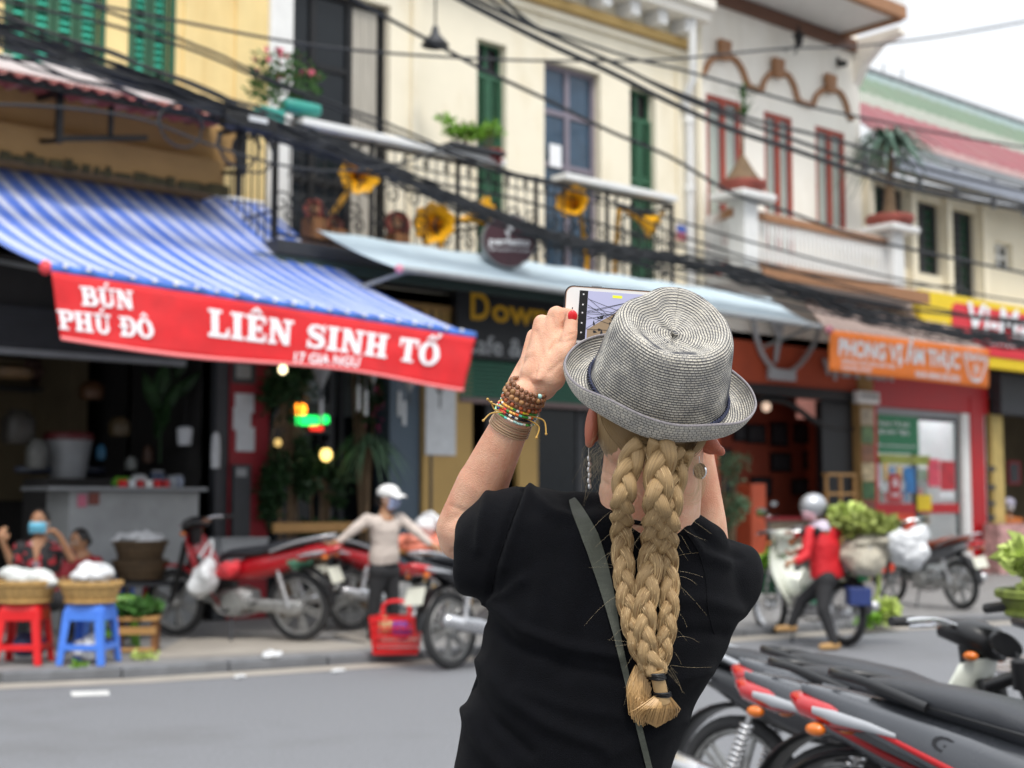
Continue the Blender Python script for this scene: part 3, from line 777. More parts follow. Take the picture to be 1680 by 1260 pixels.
# balcony of the white house
BW = 12.5
wx0, wx1 = X(1238, 380, BW), X(1500, 430, BW)
zf = Z(1300, 452, BW); zt = Z(1300, 360, BW)
xl = X(1150, 380, D)
g = MB(); g.box(xl, wx1 + .1, BW - .12, D - .002, zf - .12, zf); g.build('balcony_floor', m_whitep, WH)
g = MB(); g.box(xl - .02, wx1 + .16, BW - .17, BW - .121, zf - .13, zf + .06); g.build('balcony_edge', m_brown, WH, bevel=.01)
for i, (a, b) in enumerate(((1222, 1255), (1465, 1497))):
    x0, x1 = X(a, 380, BW - .1), X(b, 400, BW - .1)
    x1 = x0 + .3; g = MB(); g.box(x0, x1, BW - .1, BW + .2, zf + .002, zt + .12); g.build('balcony_post', m_whitep, WH, bevel=.01)
    g = MB(); g.box(x0 - .22, x1 + .22, BW - .26, BW + .36, zt + .122, zt + .22); g.build('post_cap', m_whitep, WH, bevel=.02)
    if i == 0: pA = V(((x0 + x1) / 2, BW + .05, zt + .22)); xa = x1
    else: pB = V(((x0 + x1) / 2, BW + .05, zt + .22)); xb = x0
g = MB(); g.box(xa, xb, BW, BW + .1, zt - .1, zt + .02); g.build('handrail', m_brown, WH, bevel=.01)
g = MB(); g.bar((xa - .3, BW + .1, zt - .04), (xl + .1, D, zt - .04), .09, .12); g.build('handrail', m_brown, WH)
g = MB(); g.box(xa, xb, BW, BW + .1, zf + .04, zf + .12); g.build('bottom_rail', m_brown, WH)
proto = None; n = 34
for i in range(n):
    x = xa + (xb - xa) * (i + .5) / n
    if proto is None:
        g = MB(); g.lathe([(.02, 0), (.035, .1), (.02, .3), (.03, .5), (.018, .75), (.018, zt - .1 - zf - .12)], 7); proto = g.build('baluster', m_whitep, WH, local=True, smooth=True); o = proto
    else: o = proto.copy(); COL.objects.link(o)
    o.location = (x - xC1, BW + .05 - D, zf + .12)
for i in range(9):
    t_ = (i + .5) / 9; o = proto.copy(); COL.objects.link(o); o.location = ((xa - .3) * (1 - t_) + xl * t_ - xC1, (BW + .1) * (1 - t_) + D * t_ - D, zf + .12)
g = MB(); q = onY(1210, 318, 13.1); g.cbox(q, (.7, .3, .25)); g.build('air_unit', m_whitep, WH, bevel=.02)

# potted balcony plants
def leaves(mb, c, r, n, size, rnd, up=.2, droop=0.0, narrow=.45):
    for _ in range(n):
        while True:
            q = V((rnd.uniform(-1, 1), rnd.uniform(-1, 1), rnd.uniform(-1, 1)))
            if q.length <= 1: break
        p = V(c) + V((q.x * r[0], q.y * r[1], q.z * r[2])); d = V((rnd.gauss(0, 1), rnd.gauss(0, 1), rnd.gauss(0, .6) + up - droop)).normalized()
        s_ = size * rnd.uniform(.6, 1.3); sd = d.orthogonal().normalized(); sd = Matrix.Rotation(rnd.uniform(0, 6.28), 3, d) @ sd
        nrm = d.cross(sd) * s_ * .15
        a, b = p + d * s_ * .5 + sd * s_ * narrow * .5 + nrm, p + d * s_ * .5 - sd * s_ * narrow * .5 + nrm
        mb.add([p, a, p + d * s_ - nrm, b], [(0, 1, 2), (0, 2, 3)])
def strap_leaves(mb, c, n, L, w_, rnd, droop=.6, el=.6):
    for _ in range(n):
        a = rnd.uniform(0, 2 * PI); e = rnd.uniform(el - .5, el + .6); d = V((math.cos(a) * math.cos(e), math.sin(a) * math.cos(e), math.sin(e))); sd = d.cross(V((0, 0, 1))).normalized()
        ll = L * rnd.uniform(.7, 1.15); pts = []
        for k in range(6):
            t = k / 5; pts.append(V(c) + d * ll * t + V((0, 0, -droop * ll * t * t)))
        vs = []
        for k, q in enumerate(pts): ww = w_ * (1 - (k / 5) ** 2) * .5 + .001; vs += [q - sd * ww, q + sd * ww]
        mb.add(vs, [(2 * k, 2 * k + 1, 2 * k + 3, 2 * k + 2) for k in range(5)])
rnd = random.Random(5)
t = thing('potted_plant', 'thin upright plant in a brown tray on the left balcony post', 'plant', pA)
g = MB(); g.lathe([(.18, 0), (.32, .03), (.4, .12), (.4, .2), (.36, .2), (.3, .14)], 20, Matrix.Translation(pA) @ Matrix.Scale(.85, 4)); g.build('tray', m_terra, t, smooth=True)
g = MB(); g.lathe([(.3, .14), (.16, .34), (.04, .55)], 12, Matrix.Translation(pA)); g.build('root_mound', m_bark, t)
g = MB(); g.tube([pA + V((0, 0, .4)), pA + V((.02, 0, .9)), pA + V((.05, 0, 1.35))], [.03, .018, .01], 7); g.build('stem', m_bark, t)
g = MB(); strap_leaves(g, pA + V((.04, 0, 1.1)), 18, .45, .04, rnd, .2, 1.0); strap_leaves(g, pA + V((.05, 0, 1.4)), 20, .4, .04, rnd, .3, .9); g.build('foliage', m_leaf, t, kind='stuff')
t = thing('potted_plant', 'palm with a tuft of drooping leaves in a red tray on the right balcony post', 'plant', pB)
g = MB(); g.lathe([(.2, 0), (.32, .02), (.38, .1), (.37, .17), (.32, .17), (.28, .12)], 20, Matrix.Translation(pB)); g.build('tray', m_terra, t, smooth=True)
g = MB(); g.tube([pB + V((0, 0, .1)), pB + V((0, 0, .3)), pB + V((.03, 0, .8)), pB + V((.06, 0, 1.35))], [.2, .1, .06, .05], 9); g.build('trunk', m_bark, t, smooth=True)
g = MB(); strap_leaves(g, pB + V((.06, 0, 1.35)), 150, 1.0, .06, rnd, .8, .5); g.build('foliage', mat('blue_green_leaf', C('#5f8270', .8), .5, var=.4, scale=9), t, kind='stuff')

# ---------------------------------------------------------------- far house on the right
XR = X(1760, 300) + 16
FH = thing('tin_roofed_house', 'low house with a faded red and green tin roof right of the white house', 'house', (xW1, D, 0))
x2 = xW1 + .01
zw = Z(1550, 322)
f_ops = [rc(1430, 298, 430, 1485, D), rc(1496, 325, 445, 1543, D), rc(1557, 340, 500, 1600, D), rc(1632, 395, 440, 1660, D)]
g = MB(); wall_open(g, x2, XR, H1, zw + .1, D, D + .3, f_ops); g.build('wall', m_cream, FH)
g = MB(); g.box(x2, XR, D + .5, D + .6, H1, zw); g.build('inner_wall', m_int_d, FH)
for o_ in f_ops[:3]: leaf_shutter(FH, o_[0] + .01, (o_[0] + o_[1]) / 2 - .01, o_[2], o_[3], D + .1, m_dkgrey, m_dkgrey, .14); leaf_shutter(FH, (o_[0] + o_[1]) / 2 + .01, o_[1] - .01, o_[2], o_[3], D + .1, m_dkgrey, m_dkgrey, .14)
window(FH, *f_ops[3], D + .1, m_whitep, m_glass_d, 2, (.5,), .06)
for px in (1417, 1487, 1545, 1603): x = X(px, 350); g = MB(); g.box(x, x + .16, D - .12, D - .001, H1, zw); g.build('column', m_cream, FH, bevel=.01)
ye, zev = 12.9, Z(1550, 262, 12.9); yr = 17.0; zrd = Z(1560, 165, 17.0)
m_roof = stripes('tin_roof', [(0, C('#8a9a86', .8)), (.5, C('#7c8d7c', .8))], .3)
bands = [(0, .12, C('#a88480', .75)), (.12, .42, C('#984c52', .72)), (.42, .60, C('#9c9f92', .8)), (.60, .86, C('#6c8468', .7)), (.86, 1, C('#8ea3a0', .7))]
for a, b, c_ in bands:
    mm = mat('roof_sheet', c_, .6, var=.12, scale=2, stain=.35, stain_col=C('#7d6a5c'), grime=1.5)
    g = MB(); n = 150
    g.sheet(lambda u, v: (x2 + (XR - x2) * u, ye + (yr - ye) * (a + (b - a) * v), zev + (zrd - zev) * (a + (b - a) * v) + .025 * math.sin(u * (XR - x2) * 24) + (.01 if int(a * 10) % 2 else 0)), n, 1, (0, 0, .012)); g.build('roof_sheet', mm, FH)
g = MB(); g.box(x2, XR, ye - .1, ye - .02, zev - .12, zev + .02); g.build('gutter', m_grey, FH)
g = MB(); g.box(x2, XR, ye + .1, D - .13, zw + .12, zw + .2); g.build('veranda_ceiling', m_grey, FH)
g = MB(); g.box(x2, XR, 12.75, 12.85, Z(1550, 298, 12.8), Z(1550, 276, 12.8)); g.build('fascia', mat('lavender_fascia', C('#9aa0ac', .8), .6, var=.1), FH)
for px in (1420, 1510, 1570, 1630, 1680): x = X(px, 270, 12.85); g = MB(); g.box(x, x + .07, 12.86, 12.93, Z(1550, 320, 12.85), zev - .1); g.build('veranda_post', m_grey, FH)
g = MB(); g.box(xW1 + .05, XR, 12.6, D - .002, FL - .25, FL - .05); g.build('ledge', m_whitep, FH)
g = MB()
for i in range(9): x = x2 + 1 + i * .7; g.bar((x, yr, zrd), (x + random.uniform(-.1, .1), yr, zrd + random.uniform(.1, .35)), .03, .03)
g.bar((x2, yr, zrd + .05), (XR, yr, zrd + .05), .12, .08); g.build('ridge', m_grey, FH)

# ---------------------------------------------------------------- ground floor of the cream house: garden cafe and bar
xm0, xm1 = X(681, 700), X(762, 700)
g = MB(); g.box(X(430, 700), xC1, D - .02, D + .28, 3.3, H1 - .002); g.build('lintel', m_tan, CH)
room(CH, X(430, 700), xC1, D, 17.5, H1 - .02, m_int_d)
g = MB(); g.box(X(520, 440, 13.3), X(752, 440, 13.3), 13.3, D - .021, Z(640, 500, 13.3), H1 - .05); g.build('soffit_panel', m_tan, CH)
g = MB(); g.box(X(631, 700), X(681, 700), D - .1, D + .2, SWZ, H1 - .02); g.build('blue_grey_column', m_bluegrey, CH, bevel=.01)
g = MB(); g.box(xm0, xm1, D - .16, D + .2, SWZ, H1 - .03); mus = g.build('mustard_column', m_mustard, CH, bevel=.012)
g = MB(); g.box(xm0 + .1, xm0 + .13, D - .175, D - .161, SWZ, H1 - .04); g.build('column_groove', m_dkgrey, CH)
po, _ = plate(mus, 'menu_board', 699, 628, 746, 748, D - .19, m_paper, .025)
# glass front of the cafe: pale frosted band, frames
a, b, c, d = rc(500, 590, 680, 597, D + .5); g = MB(); g.box(a, b, D + .5, D + .52, c, d); g.build('frosted_panel', mat('frosted_panel', (.20, .23, .23), .4, var=.1), CH)
g = MB()
for px in (540, 557, 600, 627): x = X(px, 700, D + .4); g.box(x, x + .07, D + .4, D + .48, SWZ, 3.3)
g.build('door_frame', m_dkgrey, CH)
g = MB(); g.box(X(440, 700, D + .6), X(600, 700, D + .6), D + .6, D + .61, SWZ, 3.2); g.build('shop_window', m_glass_d, CH)
# cafe sign board, roller shutter below
q0 = onY(750, 470, 13.2); q1 = onY(750, 584, 13.2); xs1 = X(1030, 500, 13.2)
SG = thing('shop_sign', 'black cafe sign with gold and grey lettering behind the raised hand', 'sign', (q0.x, 13.2, q1.z))
g = MB(); g.box(q0.x, xs1, 13.2, 13.32, q1.z, q0.z + .05); g.build('sign_board', m_signblack, SG, bevel=.01)
EX, EZ = V((1, 0, 0)), V((0, 0, 1))
g = MB(); p0 = onY(772, 524, 13.19); p1 = onY(772, 478, 13.19); wd = X(1000, 500, 13.19) - p0.x
text_on(g, 'D', p0, EX, EZ, .30, p1.z - p0.z, .025)
text_on(g, 'owntown', p0 + V((.34, 0, 0)), EX, EZ, wd - .34, (p1.z - p0.z) * .78, .025); g.build('lettering', m_gold, SG)
g = MB(); p0 = onY(757, 578, 13.19); p1 = onY(757, 546, 13.19); text_on(g, 'Cafe & Restaurant', p0, EX, EZ, X(1010, 560, 13.19) - p0.x, p1.z - p0.z, .02); g.build('lettering', m_greyletter, SG)
a, b, c, d = rc(752, 588, 650, 1040, 13.35); g = MB(); n = 9
for i in range(n): z = c + (d - c) * i / n; g.box(a, b, 13.33, 13.37, z, z + (d - c) / n * .8)
g.box(a, b, 13.371, 13.4, c, d); g.build('roller_shutter', m_shutgreen, CH)
g = MB(); g.box(a, b, 13.31, 13.42, c - .07, c - .008); g.build('shutter_rail', mat('dusty_pink_rail', C('#7d6a68'), .6), CH)
for p_, q_, m_ in ((800, 812, m_dkgrey), (852, 884, m_mustard), (884, 945, m_glass_d), (948, 960, m_dkgrey), (961, 1020, m_glass_d), (1020, 1034, m_mustard), (1034, 1090, m_glass_d), (1090, 1116, m_mustard)):
    g = MB(); g.box(X(p_, 700), X(q_, 700), D + .02, D + .1, SWZ, 3.0); g.build('door_panel', m_, CH)

# ---------------------------------------------------------------- orange restaurant (ground floor of the white house)
xR0, xR1 = xC1 + .02, X(1402, 640)
OR = WH
zs0 = Z(1215, 628); zs1 = H1 - .01
g = MB(); g.box(xR0, xR1, D - .06, D + .28, zs0, zs1); g.build('orange_fascia', m_orange, OR, bevel=.01)
g = MB(); g.box(xR0, xR1, D - .12, D + .1, zs0 - .16, zs0 - .003); g.build('dark_beam', m_black, OR)
room(OR, xR0, X(1425, 640), D, 17.0, H1 - .02, m_orange)
g = MB(); g.box(X(1350, 700), X(1400, 700), D + .02, D + .14, SWZ, zs0 - .17); g.build('door_post', m_black, OR)
g = MB(); g.box(xR0, X(1175, 700), D - .05, D + .28, SWZ, zs0 - .17); g.build('side_pillar', m_orange, OR)
g = MB(); g.box(X(1207, 850), X(1231, 850), D - .3, D, SWZ, 1.6); g.build('brick_pier', m_orange, OR, bevel=.01)
# indoor counter with tiles, and framed pictures on a wall set back
iw = D + 1.2
g = MB(); g.box(X(1150, 700, iw), X(1352, 700, iw), iw, iw + .1, SWZ, 3.4); g.build('picture_wall', mat('dark_orange_wall', C('#94402a', .8), .8, var=.15), OR)
fr = [(1204, 692, 724, 1226), (1226, 695, 727, 1256), (1265, 692, 732, 1292), (1304, 695, 727, 1326), (1265, 742, 774, 1298), (1233, 782, 815, 1266), (1180, 735, 765, 1200), (1180, 780, 810, 1210), (1320, 740, 770, 1335), (1300, 785, 812, 1330)]
for i, (a, t_, b_, c_) in enumerate(fr):
    x0, x1, z0, z1 = rc(a, t_, b_, c_, iw - .04); g = MB(); frame_rect(g, x0, x1, z0, z1, iw - .05, iw - .002, .04); f_ = g.build('picture_frame', m_black, OR)
    g = MB(); g.box(x0 + .04, x1 - .04, iw - .03, iw - .01, z0 + .04, z1 - .04); g.build('picture', m_dkgrey, f_)
g = MB(); x0, x1, z0, z1 = rc(1311, 642, 686, 1345, D + .3); g.box(x0, x1, D + .3, D + .36, z0, z1); g.build('screen', mat('menu_screen', C('#c98c80'), .4, var=.5, scale=3, emit=C('#c98c80'), estr=.25), OR)
g = MB(); x0, x1 = X(1175, 850, D - .1), X(1350, 850, D - .1); g.box(x0, x1, D + .15, D + .4, SWZ, 1.05); g.build('tiled_counter', mat('tiles', C('#7d6f5c'), .5, var=.4, scale=9), OR)
g = MB(); g.box(x0, x1, D + .1, D + .45, 1.052, 1.1); g.build('counter_top', m_redwall, OR)
g = MB(); P = [onY(a, b, D + .05) for a, b in ((1225, 662), (1250, 655), (1285, 658), (1310, 672), (1335, 690), (1365, 702), (1400, 704))]; g.tube(catmull(P, 5), .05, 7); g.build('curved_rail', m_black, OR, smooth=True)
def lamp_bulb(px, py, y, r, col, label, s=3.0):
    q = onY(px, py, y); t = thing('light_bulb', label, 'light', q)
    g = MB(); g.ell(q, (r, r, r * 1.15), 12, 8); g.build('bulb', mat('lit_bulb', col, .4, emit=col, estr=s), t, smooth=True)
    g = MB(); g.tube([q + V((0, 0, r)), q + V((0, 0, r + .08))], r * .45, 8); g.build('socket', m_black, t); return t
lamp_bulb(1257, 667, D + .3, .07, C('#e8c9b0'), 'pale bulb hanging in the orange restaurant under the curved rail', .6)
# bowl emblem and raised letters on the fascia
EM = thing('bowl_emblem', 'large grey bowl and chopsticks emblem on the orange fascia', 'sign', onY(1285, 600, D - .15))
ye_ = D - .14
P = [onY(a, b, ye_) for a, b in ((1235, 520), (1240, 550), (1249, 578), (1262, 598), (1275, 608), (1290, 610), (1305, 604), (1322, 586), (1336, 562), (1345, 535), (1349, 515))]
g = MB(); g.tube(catmull(P, 5), .05, 8, flat=.6); g.build('bowl_outline', m_greyletter, EM, smooth=True)
x0, x1, z0, z1 = rc(1262, 604, 622, 1303, ye_); g = MB(); g.box(x0, x1, ye_ - .04, ye_ + .05, z0, z1); g.build('bowl_foot', m_greyletter, EM, bevel=.01)
g = MB(); g.tube([onY(1272, 595, ye_), onY(1283, 515, ye_)], [.03, .07], 6); g.build('chopstick', m_greyletter, EM)
g = MB(); g.tube([onY(1281, 560, ye_), onY(1262, 515, ye_)], [.03, .06], 6); g.build('chopstick', m_greyletter, EM)
LT = thing('raised_letters', 'grey raised letters on the orange fascia below the orange banner', 'sign', onY(1345, 630, D - .1))
p0 = onY(1347, 623, D - .1); p1 = onY(1347, 590, D - .1); x1 = X(1461, 620, D - .1)
g = MB(); text_on(g, 'VỊ SÀI GÒN', p0, EX, EZ, x1 - p0.x, (p1.z - p0.z) * 1.25, .03, lift=.03); text_on(g, 'VỊ SÀI GÒN', p0, EX, EZ, x1 - p0.x, (p1.z - p0.z) * 1.25, .03, lift=.06); g.build('lettering', m_greyletter, LT)
# column of picture tiles, small light box
x0, x1 = X(1402, 720), X(1426, 720)
g = MB(); g.box(x0, x1, D - .1, D + .28, SWZ, H1 - .02); col_ = g.build('tiled_column', m_tan, OR)
tcols = ['#8a5a3c', '#5d7a46', '#b5a58a', '#7c3f2c', '#3f6a3a', '#c9b48c']
z = SWZ + .1; i = 0
while z < zs0 - .4:
    g = MB(); g.box(x0 + .03, x1 - .03, D - .12, D - .101, z, z + .28); g.build('picture_tile', mat('picture_tile', C(tcols[i % 6], .8), .4, var=.6, scale=12), col_); z += .3; i += 1
x0, x1, z0, z1 = rc(1404, 641, 661, 1439, D - .2); g = MB(); g.box(x0, x1, D - .25, D - .14, z0, z1); g.build('light_box', m_whitep, OR, bevel=.01)
g = MB(); text_on(g, '15 GIA NGƯ', V((x0 + .05, D - .252, z0 + .08)), EX, EZ, x1 - x0 - .1, .1, .02); g.build('lettering', m_signblack, OR)

# ---------------------------------------------------------------- red shop
xa, xb = X(1426, 720), X(1614, 640)
RS = thing('red_shop', 'bright red shop front with glass doors and a green poster', 'shop', (xa, D, 0))
zt_ = Z(1500, 672)
g = MB(); g.box(xa, xb, D - .08, D + .28, zt_, H1 - .02); g.build('red_fascia', m_red, RS, bevel=.01)
xp0, xp1 = X(1596, 800, D - .1), X(1618, 800, D - .1)
g = MB(); g.box(xp0, xp1, D - .1, D + .28, SWZ, zt_ + .3); g.build('red_pillar', m_red, RS, bevel=.015)
g = MB(); g.box(xa, xa + .09, D - .1, D + .28, SWZ, zt_ - .003); g.build('red_jamb', m_red, RS)
room(RS, xa, xb, D, 17, H1 - .03, mat('shop_wall', (.75, .78, .78), .7, var=.1))
xw0, xw1 = X(1576, 800), X(1596, 800)
g = MB(); g.box(xw0, xw1 + .1, D - .07, D + .2, SWZ, zt_ - .003); g.build('white_jamb', m_whitep, RS, bevel=.01)
g = MB(); g.box(xa + .091, xw0 - .002, D - .02, D + .1, zt_ - .12, zt_ - .003); g.build('door_head', m_grey, RS)
xd = X(1504, 800); zb0 = Z(1500, 842); zb1 = Z(1500, 826)
for a, b in ((xa + .1, xd - .01), (xd + .01, xw0 - .01)):
    g = MB(); frame_rect(g, a, b, SWZ + .02, zt_ - .125, D + .02, D + .07, .05); dr = g.build('glass_door', m_dkgrey, RS)
    g = MB(); g.box(a + .05, b - .05, D + .04, D + .048, SWZ + .07, zt_ - .175); g.build('pane', m_glass, dr)
    g = MB(); g.box(a + .05, b - .05, D, D + .039, zb0, zb1); g.build('red_band', m_red, dr)
g = MB(); g.box(xa + .15, xd - .06, D + .01, D + .039, SWZ + .1, zb0 - .005); g.build('orange_panel', mat('orange_print', C('#d8401c'), .4, var=.25, scale=3), RS)
def poster(px0, pt, pb, px1, m_, texts=(), label=None, y=D + .005):
    o, (a, b, c, d) = plate(RS, 'poster', px0, pt, pb, px1, y, m_, .01, label)
    if texts:
        g = MB()
        for s_, fx, fz, fw, fh in texts: text_on(g, s_, V((a + (b - a) * fx, y - .002, c + (d - c) * fz)), EX, EZ, (b - a) * fw, (d - c) * fh, .02)
        g.build('lettering', m_letter, o)
poster(1429, 676, 742, 1506, mat('green_poster', C('#157a4c'), .45, var=.06), (('TRẠM ĐỔI TRẢ', .14, .66, .66, .17), ('BÌ NƠI ĐIỆN', .16, .45, .62, .16), ('VÌ MỘT HÀ NỘI XANH SẠCH ĐẸP', .03, .14, .9, .09)))
poster(1427, 750, 798, 1445, m_paper); poster(1459, 778, 824, 1477, m_red, (('8', .3, .55, .4, .3), ('SALE', .15, .2, .7, .15)))
poster(1523, 753, 798, 1541, mat('pink_poster', C('#d0485c'), .5, var=.4, scale=8)); poster(1543, 756, 804, 1566, mat('dark_red_poster', C('#b02430'), .5, var=.5, scale=8)); poster(1541, 806, 818, 1565, m_paper)
poster(1505, 812, 838, 1528, mat('yellow_poster', C('#e2c21a'), .5), (), None, D - .01)
poster(1485, 766, 808, 1501, mat('blue_poster', C('#2a78b8'), .4, var=.4, scale=6)); poster(1440, 745, 760, 1525, mat('yellow_green_banner', C('#a9b04a', .8), .5, var=.3, scale=3))
sh = MB()
for z in (.5, .9, 1.3, 1.7): sh.box(xa + .4, xw0 - .1, 14.6, 14.95, z, z + .03)
sh.build('goods_shelf', m_grey, RS); rnd = random.Random(3)
gm = [mat('packet', C(h), .5, var=.2) for h in ('#c43a2c', '#3f7fb8', '#d8b040', '#e0ddd0', '#5a8a4a')]
for i, z in enumerate((.53, .93, 1.33, 1.73)):
    for k in range(14):
        x = xa + .5 + k * .22; g = MB(); g.box(x, x + .15, 14.62, 14.8, z + .001, z + rnd.uniform(.15, .3)); g.build('packet', rnd.choice(gm), RS)

# far shop below the yellow sign
xf0 = X(1619, 700)
g = MB(); g.box(xf0, XR, D - .02, D + .28, 3.2, H1 - .02); g.build('lintel', m_dkgrey, FH)
g = MB(); g.box(xf0, XR, D - .3, D - .021, Z(1650, 680, D - .3), H1 - .1); g.build('dark_shutter_box', m_dkgrey, FH, bevel=.02)
g = MB(); g.box(xf0, X(1637, 700), D - .1, D + .28, SWZ + .15, 3.2); yc = g.build('yellow_pillar', mat('yellow_pillar', C('#c9b06a', .9), .7, var=.2, scale=3), FH)
for i, pz in enumerate((765, 795, 822, 845, 880, 905)): plate(yc, 'sticker', 1623, pz, pz + 8, 1633, D - .115, m_dkgrey)
room(FH, xf0, XR, D, 17.5, H1 - .03, m_int)
plate(FH, 'picture_frame', 1654, 756, 795, 1674, 14.6, m_redwall, .03); plate(FH, 'picture', 1657, 760, 791, 1671, 14.59, m_dkgrey, .01)
g = MB(); g.box(X(1640, 900, 13.0), XR, 13.0, 13.3, SWZ, .95); g.build('stall_front', mat('flower_cloth', C('#b58a86'), .7, var=.6, scale=9), FH)

# ---------------------------------------------------------------- awnings
def lin(a, b, t): return V(a) * (1 - t) + V(b) * t
# striped awning with the red banner
A_fl = onY(80, 440, 10.7); A_fr = onY(775, 551, 10.7)
A_bl = V((onY(-170, 270, D - .03).x, D - .03, onY(200, 295, D - .03).z)); A_br = V((onY(432, 332, D - .03).x, D - .03, onY(432, 336, D - .03).z))
AW = thing('striped_awning', 'blue and white striped awning with a red banner in white capitals', 'awning', A_fl)
m, nt_, p_ = newmat('blue_white_stripes'); L_ = nt_.links
tcn = nt_.nodes.new('ShaderNodeTexCoord'); spn = nt_.nodes.new('ShaderNodeSeparateXYZ'); L_.new(tcn.outputs['UV'], spn.inputs[0])
mu = nt_.nodes.new('ShaderNodeMath'); mu.operation = 'MULTIPLY'; mu.inputs[1].default_value = 1 / .24; L_.new(spn.outputs['X'], mu.inputs[0])
frn = nt_.nodes.new('ShaderNodeMath'); frn.operation = 'FRACT'; L_.new(mu.outputs[0], frn.inputs[0])
rp = nt_.nodes.new('ShaderNodeValToRGB'); rp.color_ramp.interpolation = 'CONSTANT'
W_, B_ = C('#e4e7f6', .97), C('#4674da', .97)
pat = [(0, B_), (.46, W_), (.52, B_), (.56, W_), (.80, B_), (.84, W_), (.90, B_)]
while len(rp.color_ramp.elements) < len(pat): rp.color_ramp.elements.new(.5)
for e, (q, c) in zip(rp.color_ramp.elements, pat): e.position = q; e.color = (*c, 1)
L_.new(frn.outputs[0], rp.inputs[0])
dn = nt_.nodes.new('ShaderNodeTexNoise'); dn.inputs['Scale'].default_value = 1.6; dn.inputs['Detail'].default_value = 7; L_.new(tcn.outputs['Object'], dn.inputs['Vector']); dm_ = nt_.nodes.new('ShaderNodeMapRange'); dm_.inputs['From Min'].default_value = .35; dm_.inputs['From Max'].default_value = .75; dm_.inputs['To Max'].default_value = .45; L_.new(dn.outputs['Fac'], dm_.inputs['Value'])
fx_ = nt_.nodes.new('ShaderNodeMix'); fx_.data_type = 'RGBA'; L_.new(dm_.outputs[0], fx_.inputs[0]); L_.new(rp.outputs[0], fx_.inputs[6]); fx_.inputs[7].default_value = (.50, .56, .74, 1); L_.new(fx_.outputs[2], p_.inputs['Base Color']); p_.inputs['Roughness'].default_value = .5
wid = (A_fr - A_fl).length
def awn(u, v):
    q = lin(lin(A_bl, A_br, u), lin(A_fl, A_fr, u), v)
    q.z -= .16 * math.sin(PI * v) * (1 + .12 * math.sin(u * 9)) ; q.z += .010 * math.sin(u * wid * 26) * (1 - v) + .006 * math.sin(u * 40 + v * 7) * v
    return q
g = MB(); g.sheet(awn, 160, 24, (0, 0, .006), uvs=lambda u, v: (u * wid, v)); g.build('canvas', m, AW, smooth=True, sharp=None)
g = MB(); g.tube([lin(A_fl, A_fr, -.005), lin(A_fl, A_fr, 1.005)], .045, 10); g.build('front_roller', mat('blue_canvas_roll', C('#3a66b4'), .5, var=.5, scale=7), AW, smooth=True)
g = MB(); g.ell(lin(A_fl, A_fr, -.006), (.05, .055, .06)); g.build('end_cap', mat('pink_red_cap', C('#e0444c'), .5), AW, smooth=True)
g = MB(); g.tube([A_bl, A_br], .04, 8); g.build('rear_bar', m_steel, AW)
for u in (.25, .97):
    g = MB(); g.bar(lin(A_fl, A_fr, u) + V((0, .02, -.05)), lin(A_bl, A_br, u) + V((0, -.05, -1.0)), .04, .04); g.build('arm', m_grey, AW)
proto = None
for i in range(22):
    q = lin(A_fl, A_fr, (i + .6) / 22.5) + V((0, -.045, .03))
    if proto is None: g = MB(); g.cbox((0, 0, 0), (.03, .02, .03)); proto = g.build('clip', m_letter, AW, local=True); o = proto
    else: o = proto.copy(); COL.objects.link(o)
    o.location = q - A_fl
bl, br = onY(96, 557, 10.62), onY(768, 636, 10.5)
def ban(u, v):      # v 0 top, 1 bottom
    q = lin(lin(A_fl, A_fr, u) + V((0, -.05, -.03)), lin(bl, br, u), v)
    q.y += -.03 * math.sin(u * 11) * v - .05 * math.sin(u * 4.2 + 1) * v; q.z += -.03 * math.sin(u * PI * 2.4) * v * v
    q.y += .01 * noise.noise(V((u * 14, v * 3, 0)))
    return q
g = MB(); g.sheet(ban, 120, 10, (0, .004, 0)); bn = g.build('banner', m_redcloth, AW, smooth=True, sharp=None)
g = MB(); g.sheet(lambda u, v: ban(u, .955 + .06 * v) + V((0, -.004, 0)), 120, 1, (0, .003, 0)); g.build('hem', m_hem, bn, smooth=True, sharp=None)
def ban_fn(px0, py0, px1, py1):
    """lettering laid on the banner: baseline from one measured point to another"""
    def uv(px, py):
        best = None
        for i in range(121):
            for j in range(21):
                q = ban(i / 120, j / 20) - EYE; z = q.dot(CF); dx = 840 + q.dot(CR) / z * FX - px; dy = 630 - q.dot(CU) / z * FX - py
                e = dx * dx + dy * dy
                if best is None or e < best[0]: best = (e, i / 120, j / 20)
        return best[1:]
    a, b = uv(px0, py0), uv(px1, py1); L = (ban(*b) - ban(*a)).length; hh = (ban(.5, 0) - ban(.5, 1)).length
    def fn(s, h, lift):
        t = s / L; u = a[0] + (b[0] - a[0]) * t; v = a[1] + (b[1] - a[1]) * t - h / hh
        return ban(u, v) + V((0, -lift - .004, 0))
    return fn, L
hpx = lambda px, y0, y1: (onY(px, y0, 10.6) - onY(px, y1, 10.6)).length
g = MB()
for s_, x0, y0, x1, y1, ht in (('BÚN', 131, 499, 222, 511, hpx(170, 473, 503)), ('PHÚ ĐÔ', 93, 538, 254, 557, hpx(170, 519, 549)), ('LIÊN SINH TỐ', 340, 553, 716, 600, hpx(520, 528, 570))):
    fn, L = ban_fn(x0, y0, x1, y1); slab_text(g, s_, fn, L, ht)
g.build('lettering', m_letter, bn)
fn, L = ban_fn(484, 594, 590, 603); vs, fs = text2d('17 GIA NGƯ', .02); x0 = min(a for a, b in vs); x1 = max(a for a, b in vs); hh = hpx(540, 583, 601)
g = MB(); g.add([fn((a - x0) / (x1 - x0) * L, b / .72 * hh, .003) for a, b in vs], fs); g.build('lettering', m_letter, bn)

